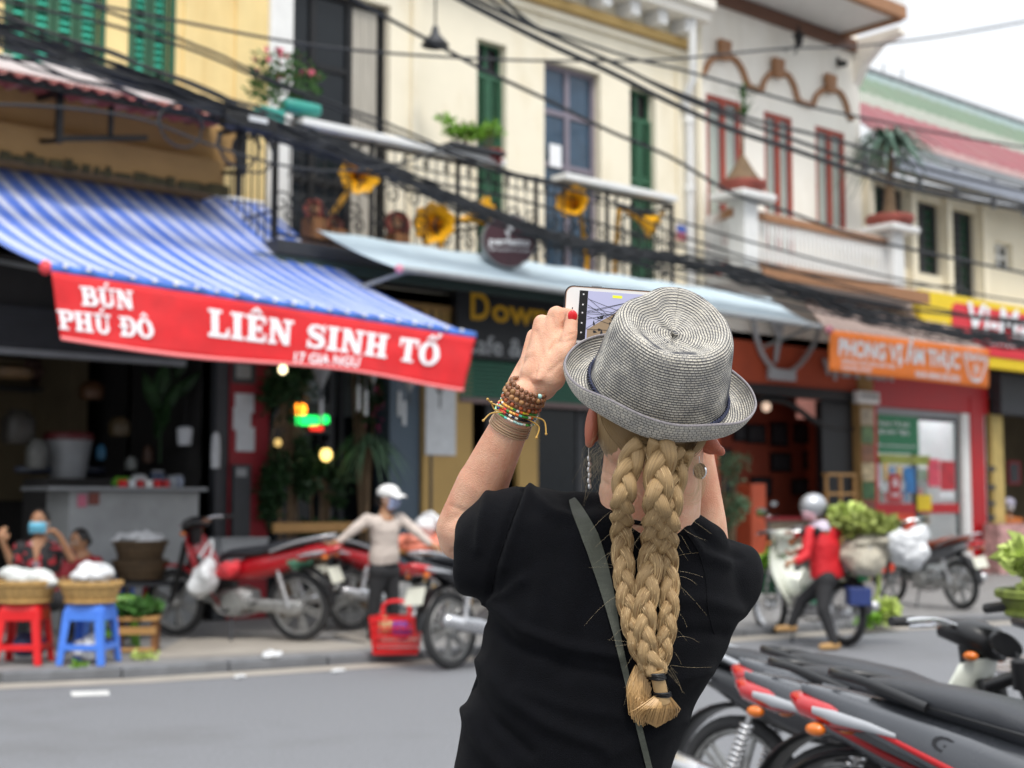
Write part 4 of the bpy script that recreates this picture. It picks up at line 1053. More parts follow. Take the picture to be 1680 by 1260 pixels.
# pale blue cafe awning
B_fl, B_fr = onY(655, 441, 11.5), onY(1346, 536, 11.5)
B_bl, B_br = onY(520, 382, 12.3), onY(1262, 486, 12.3)
B_bl.z = B_br.z = (B_bl.z + B_br.z) / 2
BA = thing('cafe_awning', 'pale blue awning stretched over the cafe behind the hat', 'awning', B_fl)
def bw(u, v):
    q = lin(lin(B_bl, B_br, u), lin(B_fl, B_fr, u), v); q.z -= .035 * math.sin(PI * v) + .008 * math.sin(u * 60) * (1 - v); return q
g = MB(); g.sheet(bw, 120, 14, (0, 0, .006)); g.build('canvas', m_blueawn, BA, smooth=True, sharp=None)
g = MB(); g.tube([B_fl, B_fr], .035, 8); g.build('front_roller', m_grey, BA)
g = MB(); g.ell(B_fl, (.045, .045, .045)); g.build('end_cap', mat('pink_cap', C('#d88a9c'), .5), BA, smooth=True)
for u in (.02, .5, .98):
    g = MB(); g.bar(lin(B_fl, B_fr, u), lin(B_bl, B_br, u) + V((0, 0, -.7)), .035, .035); g.build('arm', m_grey, BA)
# beige awning over the restaurant with the orange banner
O_fl, O_fr = onY(1360, 541, 12.0), onY(1622, 574, 12.0)
O_bl, O_br = onY(1244, 442, D - .05), onY(1500, 486, D - .05)
O_ml, O_mr = onY(1312, 486, 12.7), onY(1545, 522, 12.7)
OA = thing('beige_awning', 'beige striped awning with an orange banner over the restaurant', 'awning', O_fl)
m_beige = stripes('beige_stripes', [(0, C('#a58f86', .9)), (.4, C('#c7b6ac', .95)), (.7, C('#8d7a74', .9))], .22)
ow = (O_fr - O_fl).length
g = MB(); g.sheet(lambda u, v: lin(lin(O_bl, O_br, u), lin(O_ml, O_mr, u), v) + V((0, 0, .02 * math.sin(u * ow * 28) - .05 * math.sin(PI * v))), 140, 8, (0, 0, .006), uvs=lambda u, v: (u * ow, v)); g.build('upper_canvas', m_beige, OA, smooth=True, sharp=None)
g = MB(); g.sheet(lambda u, v: lin(lin(O_ml, O_mr, u), lin(O_fl, O_fr, u), v) + V((0, 0, -.03 + .012 * math.sin(u * ow * 28))), 140, 8, (0, 0, .006), uvs=lambda u, v: (u * ow, v)); g.build('lower_canvas', m_beige, OA, smooth=True, sharp=None)
g = MB(); g.ell(O_fl, (.06, .06, .06)); g.build('end_cap', mat('pink_cap', C('#d88a9c'), .5), OA, smooth=True)
ob_l, ob_r = onY(1358, 608, 12.0), onY(1622, 637, 12.0)
def obn(u, v): 
    q = lin(lin(O_fl, O_fr, u), lin(ob_l, ob_r, u), v); q.y += -.02 + .02 * math.sin(u * 8) * v; return q
g = MB(); g.sheet(obn, 40, 6, (0, .004, 0)); bn = g.build('banner', m_orangeb, OA, smooth=True, sharp=None)
def otext(mb, s_, u0, v0, u1, h, bold=.03):
    vs, fs = text2d(s_, bold); x0 = min(a for a, b in vs); x1 = max(a for a, b in vs)
    mb.add([obn(u0 + (u1 - u0) * (a - x0) / (x1 - x0), v0 - h * b / .72) + V((0, -.006, 0)) for a, b in vs], fs)
g = MB(); otext(g, 'PHONG VỊ ẨM THỰC', .05, .58, .79, .40, .04); otext(g, 'DANH BẠ CUỘC HẸN NGÀY NÀO', .07, .77, .38, .09); otext(g, '15 GIA NGƯ, HÀ NỘI', .07, .92, .24, .09); otext(g, 'NHÀ HÀNG SÀI GÒN', .50, .92, .79, .15)
for pts in (((.82, .30), (.845, .62), (.875, .84), (.93, .84), (.955, .60), (.975, .34)), ((.875, .80), (.93, .80)), ((.89, .42), (.895, .70)), ((.915, .44), (.91, .66))):
    P = catmull([obn(a, b) + V((0, -.01, 0)) for a, b in pts], 4); g.tube(P, .018, 5)
otext(g, 'VịSàiGòn', .805, .32, .985, .2, .03); g.build('lettering', m_letter, bn)
# yellow and red sign
s0, s1, s2, s3 = onY(1509, 474, 12.6), onY(1509, 597, 12.6), X(1740, 500, 12.6), onY(1680, 612, 12.6)
YS = thing('yellow_sign', 'yellow and red shop sign partly behind the beige awning', 'sign', s1)
zt2, zb2 = s0.z, onY(1640, 605, 12.6).z
g = MB(); g.box(s0.x, s2 + 3, 12.6, 12.75, zb2, zt2); sb = g.build('sign_board', mat('sign_yellow', C('#e8c81c'), .45, var=.05), YS, bevel=.01)
xr0 = X(1562, 520, 12.59); zr0, zr1 = onY(1650, 588, 12.59).z, onY(1600, 502, 12.59).z
def rrect(x0, x1, y0, y1, r, n=5):
    P = []
    for cx, cy, a0 in ((x1 - r, y1 - r, 0), (x0 + r, y1 - r, 90), (x0 + r, y0 + r, 180), (x1 - r, y0 + r, 270)):
        for i in range(n + 1): a = R(a0 + 90 * i / n); P.append((cx + r * math.cos(a), cy + r * math.sin(a)))
    return P
Mf = lambda x, y, z: frame4(V((x, y, z)), V((1, 0, 0)), V((0, 0, 1)), V((0, -1, 0)))
g = MB(); g.prism(rrect(0, s2 + 2.6 - xr0, 0, zr1 - zr0, .15), Mf(xr0, 12.597, zr0), .012); g.build('red_panel', mat('sign_red', C('#d8303c'), .45, var=.05), YS)
g = MB(); text_on(g, 'Vi-Mart', onY(1588, 545, 12.57), EX, EZ, X(1720, 540, 12.57) - X(1588, 540, 12.57), .52, .03, .15); text_on(g, 'CỬA HÀNG TIỆN ÍCH', onY(1612, 566, 12.57), EX, EZ, 2.6, .16, .02); g.build('lettering', m_letter, YS)
# round blade sign
c0 = onY(836, 395, 11.9); nrm = (EYE - c0); nrm.z = 0; nrm.normalize(); nrm = (Matrix.Rotation(R(12), 3, 'Z') @ nrm); rt = V((0, 0, 1)).cross(nrm).normalized()
RSN = thing('round_sign', 'round dark brown sign with white lettering hung over the cafe awning', 'sign', c0)
M = frame4(c0, rt, V((0, 0, 1)), nrm); rad = 42 / FX * (c0 - EYE).dot(CF)
g = MB(); g.prism([(rad * math.cos(2 * PI * i / 40), rad * math.sin(2 * PI * i / 40)) for i in range(40)], M @ Matrix.Translation((0, 0, -.14)), .14); g.build('disc', mat('dark_brown_sign', C('#4a2c34'), .5, var=.08), RSN, bevel=.008)
g = MB(); R1 = rad * 1.03; g.lathe([(R1, -.17), (R1 + .012, -.17), (R1 + .012, .01), (R1, .01)], 40, M, cap=False); g.build('rim', m_grey, RSN)
g = MB(); text_on(g, 'perfetto', c0 - rt * rad * .82 - EZ * rad * .28, rt, EZ, rad * 1.64, rad * .40, .03, lift=.01); text_on(g, 'RESTAURANT & CAFE', c0 - rt * rad * .8 - EZ * rad * .42, rt, EZ, rad * 1.6, rad * .1, .01, lift=.01)
g.prism([(x * rad, y * rad) for x, y in ((-.05, .18), (-.16, .3), (-.14, .48), (.0, .64), (.06, .86), (.16, .76), (.2, .58), (.12, .42), (.02, .36))], M @ Matrix.Translation((0, 0, .002)), .01); g.build('lettering', m_letter, RSN)
g = MB(); g.bar(c0 + EZ * rad * .8, V((c0.x + .1, D, c0.z + rad)), .03, .03); g.bar(c0 - EZ * rad * .8, V((c0.x + .1, D, c0.z - rad * .8)), .03, .03); g.build('bracket', m_black, RSN)

# ---------------------------------------------------------------- gramophones on the balcony
def gramophone(px, py, r_px, aim, label, stem, m_=m_horn, curl=False):
    c = onY(px, py, BY - .05); r = r_px / FX * (c - EYE).dot(CF); t = thing('gramophone', label, 'gramophone', V((c.x, BY + .3, FL)), group='gramophones along the iron balcony')
    a = V(aim).normalized(); u = a.orthogonal().normalized(); w_ = a.cross(u); M = frame4(c, u, w_, a)
    g = MB()
    def fl(q, an, r_, z): k = 1 + .07 * math.cos(an * 9) * (r_ / r); return V((q.x * k, q.y * k, q.z + .02 * math.cos(an * 9) * (r_ / r) ** 3))
    prof = [(r * .10, -r * 2.0), (r * .16, -r * 1.5), (r * .28, -r * 1.0), (r * .48, -r * .55), (r * .75, -r * .2), (r, 0), (r * .97, .01), (r * .72, -r * .16), (r * .44, -r * .52), (r * .22, -r), (r * .08, -r * 1.6)]
    g.lathe(prof, 36, M, f=fl); g.build('horn', m_, t, smooth=True)
    b = c - a * r * 2.0; g = MB(); base = V((b.x + stem, BY + .35, FL + .2)); g.tube(catmull([b, b - a * .12 + V((0, 0, -.05)), base + V((0, 0, .2)), base], 6), [.035] * 19, 8); g.build('tone_arm', m_, t, smooth=True)
    g = MB(); g.cbox((base.x, base.y, FL + .1), (.36, .32, .19)); g.build('box', m_wood, t, bevel=.015)
toE = (-.65, -.75, .05)
gramophone(590, 285, 33, (-.45, -.85, -.1), 'yellow gramophone with its horn turned to the street, leftmost on the iron balcony', -.3)
gramophone(712, 366, 34, toE, 'wide yellow gramophone horn low on the balcony left of the round sign', .1)
gramophone(800, 352, 30, (.9, -.3, .25), 'yellow gramophone seen from the side right beside the round sign', -.2)
gramophone(938, 330, 27, (-.75, -.5, .1), 'yellow gramophone under the left end of the right rail board', .3)
gramophone(1074, 372, 26, (.5, -.6, -.45), 'yellow gramophone tilted down at the right end of the iron balcony', -.1)
def record_box(px, py, r_px, label):
    c = onY(px, py, BY + .1); r = r_px / FX * (c - EYE).dot(CF); t = thing('clay_ornament', label, 'ornament', V((c.x, c.y, FL)), group='brown ornaments along the balcony floor')
    M = frame4(c, rt, V((0, 0, 1)), V(toE).normalized())
    g = MB(); g.lathe([(r, -.06), (r, .03), (r * .85, .06), (r * .8, .03), (.02, .03)], 24, M); g.build('disc', m_terra, t, smooth=True)
    g = MB(); g.lathe([(r * .5, .031), (r * .45, .06), (r * .25, .06), (.02, .05)], 16, M); g.build('hub', m_brown, t, smooth=True)
    g = MB(); g.box(c.x - .1, c.x + .1, c.y - .1, c.y + .1, FL, c.z - r * .8); g.build('foot', m_wood, t)
record_box(652, 368, 22, 'brown disc ornament between the two left gramophones'); record_box(516, 345, 18, 'brown disc ornament at the left end of the iron balcony'); record_box(548, 366, 14, 'small brown disc ornament beside the one at the left end')
# plants on the iron balcony
rnd = random.Random(8)
q = onY(492, 178, BY); t = thing('planter', 'turquoise planter with pink flowers at the left end of the balcony rail', 'planter', q)
g = MB(); g.loft([(q + V((-.22, 0, -.0)), .08, .05), (q + V((-.2, 0, 0)), .1, .065), (q + V((.2, 0, 0)), .1, .065), (q + V((.22, 0, 0)), .08, .05)], 12, 5); g.build('trough', m_turq, t, smooth=True)
q2 = onY(440, 190, BY); g = MB(); g.cbox(q2, (.3, .2, .14)); g.build('trough', m_turq, t, bevel=.02)
g = MB(); leaves(g, q + V((-.15, 0, .3)), (.45, .15, .28), 380, .09, rnd, .6); leaves(g, q2 + V((-.05, 0, .25)), (.2, .12, .2), 130, .08, rnd, .6); g.build('foliage', m_leaf, t, kind='stuff')
g = MB(); leaves(g, q + V((-.15, 0, .42)), (.45, .15, .2), 30, .07, rnd, .6, narrow=1); g.build('flowers', mat('pink_petals', C('#d8647c'), .6), t, kind='stuff')
def shrub(px, py, w_px, h_px, y, label, mt, n=300, size=.09, name='balcony_plant', base=None):
    q = onY(px, py, y); k = (q - EYE).dot(CF) / FX; b = V((q.x, y, base if base is not None else q.z - h_px * k))
    t = thing(name, label, 'plant', b)
    g = MB()
    for i in range(5):
        e = q + V((rnd.uniform(-.7, .7) * w_px * k, rnd.uniform(-.1, .1), rnd.uniform(-.3, .6) * h_px * k)); g.tube(catmull([b + V((rnd.uniform(-.04, .04), 0, 0)), lin(b, e, .5) + V((rnd.uniform(-.05, .05), 0, 0)), e], 4), [.016] * 4 + [.011] * 4 + [.005], 5)
    g.build('stems', m_bark, t)
    g = MB()
    for i in range(7): leaves(g, q + V((rnd.uniform(-.75, .75) * w_px * k, rnd.uniform(-.1, .1), rnd.uniform(-.7, .7) * h_px * k)), (w_px * k * .4, .15, h_px * k * .35), n // 7, size, rnd, .3)
    g.build('foliage', mt, t, kind='stuff'); return t, b
shrub(755, 208, 40, 24, BY, 'light green shrub standing on the left balcony beside the green shutter', m_leaf_l, 320, .08, base=Z(760, 258, BY))
shrub(800, 215, 22, 18, BY, 'small leafy plant right beside the light green shrub on the left balcony', m_leaf_l, 160, .08, base=Z(800, 258, BY))
q = onY(808, 256, BY - .1); t = thing('flower', 'red flower lying at the right end of the left rail board', 'flower', q)
g = MB(); leaves(g, q, (.09, .07, .07), 60, .1, rnd, .3, narrow=.9); g.build('petals', m_red, t, kind='stuff')
g = MB(); g.tube([q, q + V((-.15, 0, .02)), q + V((-.3, 0, .02))], .01, 5); g.build('stem', m_leaf, t)
g = MB(); q = onY(765, 250, BY); tb = thing('tray_table', 'dark flat tray standing on the left rail board', 'tray', q)
g.cbox(q, (.8, .5, .05)); g.build('tray', m_dkgrey, tb, bevel=.01); g = MB(); g.cbox(q + V((0, 0, -.07)), (.2, .2, .09)); g.build('foot', m_dkgrey, tb)

# ---------------------------------------------------------------- cables
n_c = 0
def cable(pts, r, y, label, grp='overhead cables along the street', jit=0):
    P = [onY(a, b, y) for a, b in pts]
    C_ = catmull(P, 10); d = C_[-1] - C_[-2]; C_ += [C_[-1] + d * 12 * k + V((0, 0, .012 * k * k)) for k in range(1, 9)]
    d = C_[0] - C_[1]; C_ = [C_[0] + d * 8 * k for k in (4, 3, 2, 1)] + C_
    if jit:
        s0 = rnd.uniform(0, 99)
        C_ = [q + V((0, jit * noise.noise(V((i * .35, s0, 0))), jit * noise.noise(V((i * .35, 0, s0))))) for i, q in enumerate(C_)]
    g = MB(); g.tube(C_, r, 6); return tag(g.build('cable', m_wire, smooth=True), label, 'cable', grp)
bund = [(-60, 40), (150, 110), (400, 193), (560, 252), (700, 310), (800, 352), (900, 388), (1000, 412), (1100, 428), (1200, 447), (1300, 478), (1400, 512), (1500, 536), (1600, 553), (1700, 566)]
for i in range(13):
    rnd.seed(40 + i); o = (rnd.uniform(-13, 13)); k = rnd.uniform(.7, 1.5)
    pts = [(a, b + o * (1 if a > 700 else 1 + (700 - a) / 350 * k)) for a, b in bund]
    cable(pts, rnd.choice([.014, .018, .024, .011]), 11.6 + rnd.uniform(-.15, .15), 'black cable in the thick sagging bundle running across the fronts', 'cables of the thick sagging bundle', .05)
fans = [((-40, -10), (250, 60), (480, 150), (700, 238), (830, 285), (1000, 330), (1100, 382), (1250, 430)), ((-40, 15), (200, 95), (430, 190), (620, 275), (800, 345), (950, 400)),
        ((60, -20), (260, 50), (470, 140), (640, 205), (760, 255), (900, 300), (1100, 360)), ((-40, 62), (150, 120), (330, 180), (520, 245), (720, 300), (860, 330), (1000, 372))]
fl_ = ['cable fanning out of the bundle over the striped awning, uppermost of the four', 'cable fanning out of the bundle over the striped awning, second from below', 'cable crossing the yellow wall between the shutters and the bundle', 'cable low along the tin canopy joining the bundle']
for p, l in zip(fans, fl_): cable(p, .016, 11.5, l, None, .02)
for i in range(7):
    rnd.seed(80 + i); o = rnd.uniform(-24, 20)
    cable([(a, b + o * max(.15, (760 - a) / 500)) for a, b in bund[:8]] + [(1100, 426), (1250, 460)], .009, 11.5 + rnd.uniform(-.2, .2), 'thin black cable spreading out of the thick bundle towards the upper left', 'thin cables spreading towards the upper left', .06)
tops = [([(555, -15), (640, 32), (720, 75), (800, 118), (900, 165), (1000, 215), (1100, 258), (1200, 316), (1300, 350), (1400, 386), (1500, 410), (1700, 452)], .022, 'long single cable running from the top centre down before the white house balcony'),
        ([(735, -12), (820, 32), (900, 72), (1000, 118), (1100, 168), (1200, 212), (1300, 245), (1400, 280), (1500, 310), (1700, 348)], .035, 'thickest cable high before the cream house, lower of a close pair'),
        ([(745, -18), (830, 24), (910, 60), (1010, 105), (1110, 156), (1210, 196), (1310, 232), (1410, 268), (1500, 300), (1700, 340)], .026, 'upper one of the close pair of thick cables'),
        ([(770, -25), (860, 36), (930, 60), (1040, 96), (1130, 118), (1240, 150), (1330, 175), (1420, 194), (1550, 220), (1700, 245)], .018, 'thin cable passing just below the brown arch mouldings'),
        ([(800, -30), (870, 38), (960, 82), (1060, 130), (1160, 170), (1250, 200), (1340, 222), (1440, 250), (1540, 282), (1700, 318)], .022, 'cable crossing the tops of the red framed windows'),
        ([(-40, -30), (160, 8), (300, 36), (460, 66), (600, 84), (800, 97), (960, 100), (1100, 97), (1280, 80), (1400, 76), (1540, 60), (1700, 32)], .014, 'thin pale cable running nearly level then rising over the sky'),
        ([(-40, 170), (100, 176), (230, 195), (330, 232), (400, 255)], .012, 'thin cable low under the tin canopy')]
for p, r, l in tops: cable(p, r, 10.6, l, None)
for i, (a, b) in enumerate(((300, 170), (395, 205), (420, 215))):
    q = onY(a, b, 11.5); g = MB(); g.tube([q + V((.22 * math.cos(k * .5), .02 * k / 6, -.2 + .2 * math.sin(k * .5))) for k in range(20)], .012, 5)
    tag(g.build('cable_coil', m_wire, smooth=True), ['loose cable loop hanging under the bundle above the tan lintel', 'cable loop beside the junction of the bundle, the left one', 'cable loop beside the junction of the bundle, the right one'][i], 'cable')
q = onY(408, 203, 11.45); t = thing('cable_junction', 'black cable junction box with a pale tag where the cables meet', 'junction box', q)
g = MB(); g.cbox(q, (.55, .16, .14)); g.build('box', m_black, t, bevel=.02); g = MB(); g.cbox(q + V((.05, -.09, .03)), (.2, .01, .05)); g.build('tag', m_paper, t)
g = MB(); x = q.x; g.bar((x + .0, 11.62, onY(415, 325, 11.6).z), (x, 11.62, q.z + .05), .05, .05); g.build('drop_pole', m_black, t)
for i, px in enumerate((1470, 1545)):
    c = onY(px, 640, 14.4); g = MB(); g.box(c.x - .5, c.x + .5, 14.35, 14.5, 3.3, 3.36); t = thing('tube_light', ['lit ceiling tube over the left door of the red shop', 'lit ceiling tube over the right door of the red shop'][i], 'light', (c.x, 14.4, 3.3)); g.build('tube', mat('lit_tube', (.9, .95, 1), .5, emit=(.9, .96, 1), estr=34), t); g = MB(); g.box(c.x - .55, c.x + .55, 14.3, 14.55, 3.361, 3.42); g.build('housing', m_whitep, t)

# ---------------------------------------------------------------- the woman in the straw hat
H = atd
def hr_(px, d): return px / FX * d
def skinmat(name, base, red):
    m, nt, p = newmat(name); L = nt.links; tc = nt.nodes.new('ShaderNodeTexCoord')
    n = nt.nodes.new('ShaderNodeTexNoise'); n.inputs['Scale'].default_value = 9; n.inputs['Detail'].default_value = 8; n.inputs['Roughness'].default_value = .65; L.new(tc.outputs['Object'], n.inputs['Vector'])
    r = nt.nodes.new('ShaderNodeValToRGB'); r.color_ramp.elements[0].position = .34; r.color_ramp.elements[0].color = (*red, 1); r.color_ramp.elements[1].position = .62; r.color_ramp.elements[1].color = (*base, 1)
    L.new(n.outputs['Fac'], r.inputs[0]); L.new(r.outputs[0], p.inputs['Base Color'])
    v = nt.nodes.new('ShaderNodeTexVoronoi'); v.inputs['Scale'].default_value = 520; L.new(tc.outputs['Object'], v.inputs['Vector'])
    n2 = nt.nodes.new('ShaderNodeTexNoise'); n2.inputs['Scale'].default_value = 130; n2.inputs['Detail'].default_value = 5; L.new(tc.outputs['Object'], n2.inputs['Vector'])
    ad = nt.nodes.new('ShaderNodeMath'); ad.operation = 'ADD'; L.new(v.outputs['Distance'], ad.inputs[0]); L.new(n2.outputs['Fac'], ad.inputs[1])
    b = nt.nodes.new('ShaderNodeBump'); b.inputs['Strength'].default_value = .42; b.inputs['Distance'].default_value = .0013; L.new(ad.outputs[0], b.inputs['Height']); L.new(b.outputs[0], p.inputs['Normal'])
    p.inputs['Roughness'].default_value = .5; p.inputs['Subsurface Weight'].default_value = .35; p.inputs['Subsurface Radius'].default_value = (1, .35, .18); p.inputs['Subsurface Scale'].default_value = .006
    p.inputs['Specular IOR Level'].default_value = .35
    return m
m_skin = skinmat('skin', (.72, .44, .30), (.58, .26, .16)); m_ear = skinmat('ear_skin', (.50, .18, .11), (.42, .12, .07)); m_skin2 = skinmat('tanned_skin', (.42, .23, .13), (.36, .17, .09))
m_nail = mat('red_nail', C('#d8121c'), .15, var=.02, coat=.6)
m_eye = mat('eye_white', (.7, .7, .68), .2, var=.02); m_iris = mat('dark_iris', (.03, .02, .015), .2, var=.02); m_lip = mat('lips', (.45, .13, .11), .45, var=.08)
gp = H(950, 1200, 1.95); HERO = thing('person', 'woman seen from behind in a straw hat and black T-shirt raising a phone', 'person', (gp.x, gp.y, 0))
b = MB()
# head, jaw, nose, ears
hc = H(1072, 655, 1.90)
hu = (CR * math.sin(R(12)) * math.cos(R(30)) + CU * math.cos(R(12)) * math.cos(R(30)) + CB * math.sin(R(30))).normalized()
hx = (CR * math.cos(R(12)) - CU * math.sin(R(12))).normalized(); hf = hu.cross(hx).normalized()      # face direction
HM3 = Matrix((hx, hf, hu)).transposed()
if hf.dot(CF) < 0: hf = -hf
b.ell(hc - hu * .022, (.073, .088, .092), 24, 16, HM3)
b.ell(hc + hf * .045 - hu * .055, (.055, .05, .058), 16, 10, HM3)
b.cap_(hc + hf * .095 - hu * .005, hc + hf * .112 - hu * .04, .009, .013)
b.cap_(H(1075, 715, 1.93), H(1062, 860, 1.95), hr_(80, 1.93), hr_(86, 1.95), 20)
b.cap_(H(1055, 850, 1.96), H(900, 895, 1.98), hr_(60, 1.95), hr_(60, 1.95)); b.cap_(H(1065, 870, 1.96), H(1140, 930, 1.98), hr_(48, 1.95), hr_(45, 1.95))
# left arm: shoulder, elbow, wrist
Ls, Le, Lw = H(860, 895, 1.97), H(757, 868, 2.06), H(860, 650, 1.99)
b.cap_(Ls, Le + (Ls - Le) * .12, hr_(54, 1.97), hr_(45, 2.06), 20)
b.cap_(Le, Le.lerp(Lw, .35), hr_(42, 2.06), hr_(43, 2.04), 20); b.cap_(Le.lerp(Lw, .3), Lw, hr_(43, 2.04), hr_(27, 1.99), 20)
b.ell(Le + CU * -.012 + CR * -.004, (.031, .031, .034))
# right arm
Rs, Re, Rw = H(1130, 935, 1.98), H(1160, 965, 2.08), H(1117, 600, 2.06)
b.cap_(Rs, Re, hr_(44, 1.98), hr_(40, 2.1), 20); b.cap_(Re, Re.lerp(Rw, .3), hr_(43, 2.1), hr_(44, 2.08), 20); b.cap_(Re.lerp(Rw, .3), Rw, hr_(44, 2.08), hr_(27, 2.06), 20)
# left hand: back of the hand, knuckles, fingers folding away behind the phone, thumb on top
def chain(pts, rs):
    for i in range(len(pts) - 1): b.cap_(pts[i], pts[i + 1], rs[i], rs[i + 1], 12)
kn = [H(913, 517, 2.015), H(889, 530, 2.03), H(877, 552, 2.05), H(874, 576, 2.07)]
for i, k in enumerate(kn):
    w0 = H(872 + 12 * (1.5 - i), 632, 1.995 + .008 * i)
    b.cap_(w0, k, hr_(26 - i, 2), hr_(15.5 - i * .8, 2.03), 16)
b.cap_(H(880, 615, 2.0), H(912, 560, 2.01), hr_(27, 2), hr_(24, 2), 16)
b.cap_(H(890, 590, 2.01), H(905, 545, 2.02), hr_(30, 2), hr_(24, 2), 16)
tips = [(H(938, 520, 2.06), H(968, 534, 2.075), H(1000, 540, 2.078)), (H(910, 530, 2.09), H(945, 545, 2.095), H(985, 555, 2.085)), (H(900, 552, 2.105), H(935, 562, 2.105), H(972, 570, 2.09)), (H(895, 576, 2.12), H(925, 583, 2.115), H(955, 588, 2.10))]
for i, (k, t_) in enumerate(zip(kn, tips)):
    r0 = hr_(13.5 - i * .9, 2.05); chain([k, *t_], [r0 * 1.05, r0, r0 * .92, r0 * .8])
th = [H(905, 620, 1.985), H(925, 580, 1.98), H(935, 548, 1.985), H(938, 521, 1.995)]
chain(th, [hr_(24, 1.98), hr_(17.5, 1.98), hr_(13, 1.98), hr_(10.5, 1.99)])
# tendons and veins on the back of the hand
for i, k in enumerate(kn[:3]): b.cap_(H(876 + 8 * (1 - i), 622, 1.968 + .008 * i), k + CB * .002, .0042, .0058, 8)
# right hand, holding the far end of the phone
for i in range(4):
    k = H(1118 + i * 3, 500 + 20 * i, 2.02 + .015 * i); b.cap_(Rw, k, hr_(26, 2.06), hr_(15, 2.03), 14)
    chain([k, k + CF * .035 - CR * .012, k + CF * .045 - CR * .045, k + CF * .04 - CR * .07], [.0115, .011, .0098, .0085])
chain([H(1110, 590, 2.03), H(1085, 560, 2.0), H(1078, 530, 1.995)], [.018, .013, .0095])
body = remeshed(b, .0030, 5, .5)
# fine creases: wrist, elbow, neck
def proj(q):
    d = V(q) - EYE; z = d.dot(CF); return 840 + d.dot(CR) / z * FX, 630 - d.dot(CU) / z * FX
def seg_d(x, y, pts):
    best = 1e9
    for (ax, ay), (bx_, by_) in zip(pts, pts[1:]):
        dx, dy = bx_ - ax, by_ - ay; t = max(0, min(1, ((x - ax) * dx + (y - ay) * dy) / (dx * dx + dy * dy))); best = min(best, math.hypot(x - ax - dx * t, y - ay - dy * t))
    return best
def crease(mbx, lines):
    for i, v_ in enumerate(mbx.v):
        x, y = proj(v_); n = mbx.nr[i]
        if n.dot(CB) < -.2: continue
        d = 0
        for pts, wd, am in lines:
            x0 = min(p[0] for p in pts) - 3 * wd; x1 = max(p[0] for p in pts) + 3 * wd; y0 = min(p[1] for p in pts) - 3 * wd; y1 = max(p[1] for p in pts) + 3 * wd
            if x0 < x < x1 and y0 < y < y1: e = seg_d(x, y, pts); d += am * math.exp(-(e / wd) ** 2)
        if d: mbx.v[i] = tuple(V(v_) + n * d)
crease(body, [([(742, 905), (770, 880), (800, 862)], 3, -.0025), ([(900, 612), (922, 592)], 3, -.0015), ([(928, 562), (942, 556)], 2, -.0012), ([(927, 552), (942, 547)], 2, -.001), ([(990, 775), (1020, 790)], 3, -.0012), ([(985, 790), (1020, 806)], 3, -.0012),
              ([(985, 740), (992, 800)], 4, -.001), ([(740, 830), (790, 850)], 4, -.0012), ([(915, 560), (903, 575)], 3, -.0015), ([(905, 520), (918, 560)], 5, -.0018), ([(880, 545), (893, 590)], 5, -.0014), ([(875, 630), (905, 636)], 3, -.0008)])
body.build('body', m_skin, HERO, smooth=True, sharp=None)
# thumb nail
g = MB(); nc = H(939, 519, 1.9935); nx = (CR * .95 + CU * .18 + CB * .15).normalized(); 
M = frame4(nc, (CR - CB * .12).normalized(), (CU + CB * .1).normalized(), CB)
g.ell(nc + CB * .0072, (.0070, .0088, .0030), 16, 10, M.to_3x3()); g.build('thumb_nail', m_nail, HERO, smooth=True)
# ears
for (px, py, tilt, d, lab) in ((972, 696, 8, 1.90, 0), (1160, 720, -48, 1.92, 1)):
    c = H(px, py, d); M = Matrix((CR, CF, CU)).transposed() @ Matrix.Rotation(R(tilt), 3, 'Y')
    e = MB(); e.ell(c, (.010, .019, .031 if not lab else .024), 16, 12, M); e.ell(c + M @ V((0, .004, -.024)), (.007, .008, .009), 12, 8, M); e.ell(c + M @ V((.006 if lab == 0 else -.006, .008, 0)), (.012, .013, .024), 12, 8, M)
    rm = remeshed(e, .0025, 3); rm.build('ear', m_ear, HERO, smooth=True, sharp=None)
# face (turned away)
for s_ in (-1, 1):
    c = hc + hf * .083 + hx * .031 * s_ - hu * .003; g = MB(); g.ell(c, (.0125, .0125, .0125)); ey = g.build('eye', m_eye, HERO, smooth=True); g = MB(); g.ell(c + hf * .0095, (.006, .006, .006)); g.build('iris', m_iris, ey, smooth=True)
g = MB(); g.tube([hc + hf * .092 - hu * .062 + hx * x * .022 + hf * (.006 * (1 - x * x)) for x in (-1, -.5, 0, .5, 1)], [.002, .005, .006, .005, .002], 8); g.build('mouth', m_lip, HERO, smooth=True)

# ---- hair
strand_rnd = random.Random(4)
def hairmat(name, dark, light, sx=26, sy=1.2):
    m, nt, p = newmat(name); L = nt.links; tc = nt.nodes.new('ShaderNodeTexCoord')
    mp = nt.nodes.new('ShaderNodeMapping'); mp.inputs['Scale'].default_value = (sx, sy, 1); L.new(tc.outputs['UV'], mp.inputs['Vector'])
    n = nt.nodes.new('ShaderNodeTexNoise'); n.inputs['Scale'].default_value = 1.6; n.inputs['Detail'].default_value = 6; n.inputs['Roughness'].default_value = .7; L.new(mp.outputs[0], n.inputs['Vector'])
    r = nt.nodes.new('ShaderNodeValToRGB'); r.color_ramp.elements[0].position = .28; r.color_ramp.elements[0].color = (*dark, 1); r.color_ramp.elements[1].position = .68; r.color_ramp.elements[1].color = (*light, 1)
    L.new(n.outputs['Fac'], r.inputs[0]); L.new(r.outputs[0], p.inputs['Base Color'])
    b = nt.nodes.new('ShaderNodeBump'); b.inputs['Strength'].default_value = .8; b.inputs['Distance'].default_value = .0015; L.new(n.outputs['Fac'], b.inputs['Height']); L.new(b.outputs[0], p.inputs['Normal'])
    p.inputs['Roughness'].default_value = .42; p.inputs['Specular IOR Level'].default_value = .45
    return m
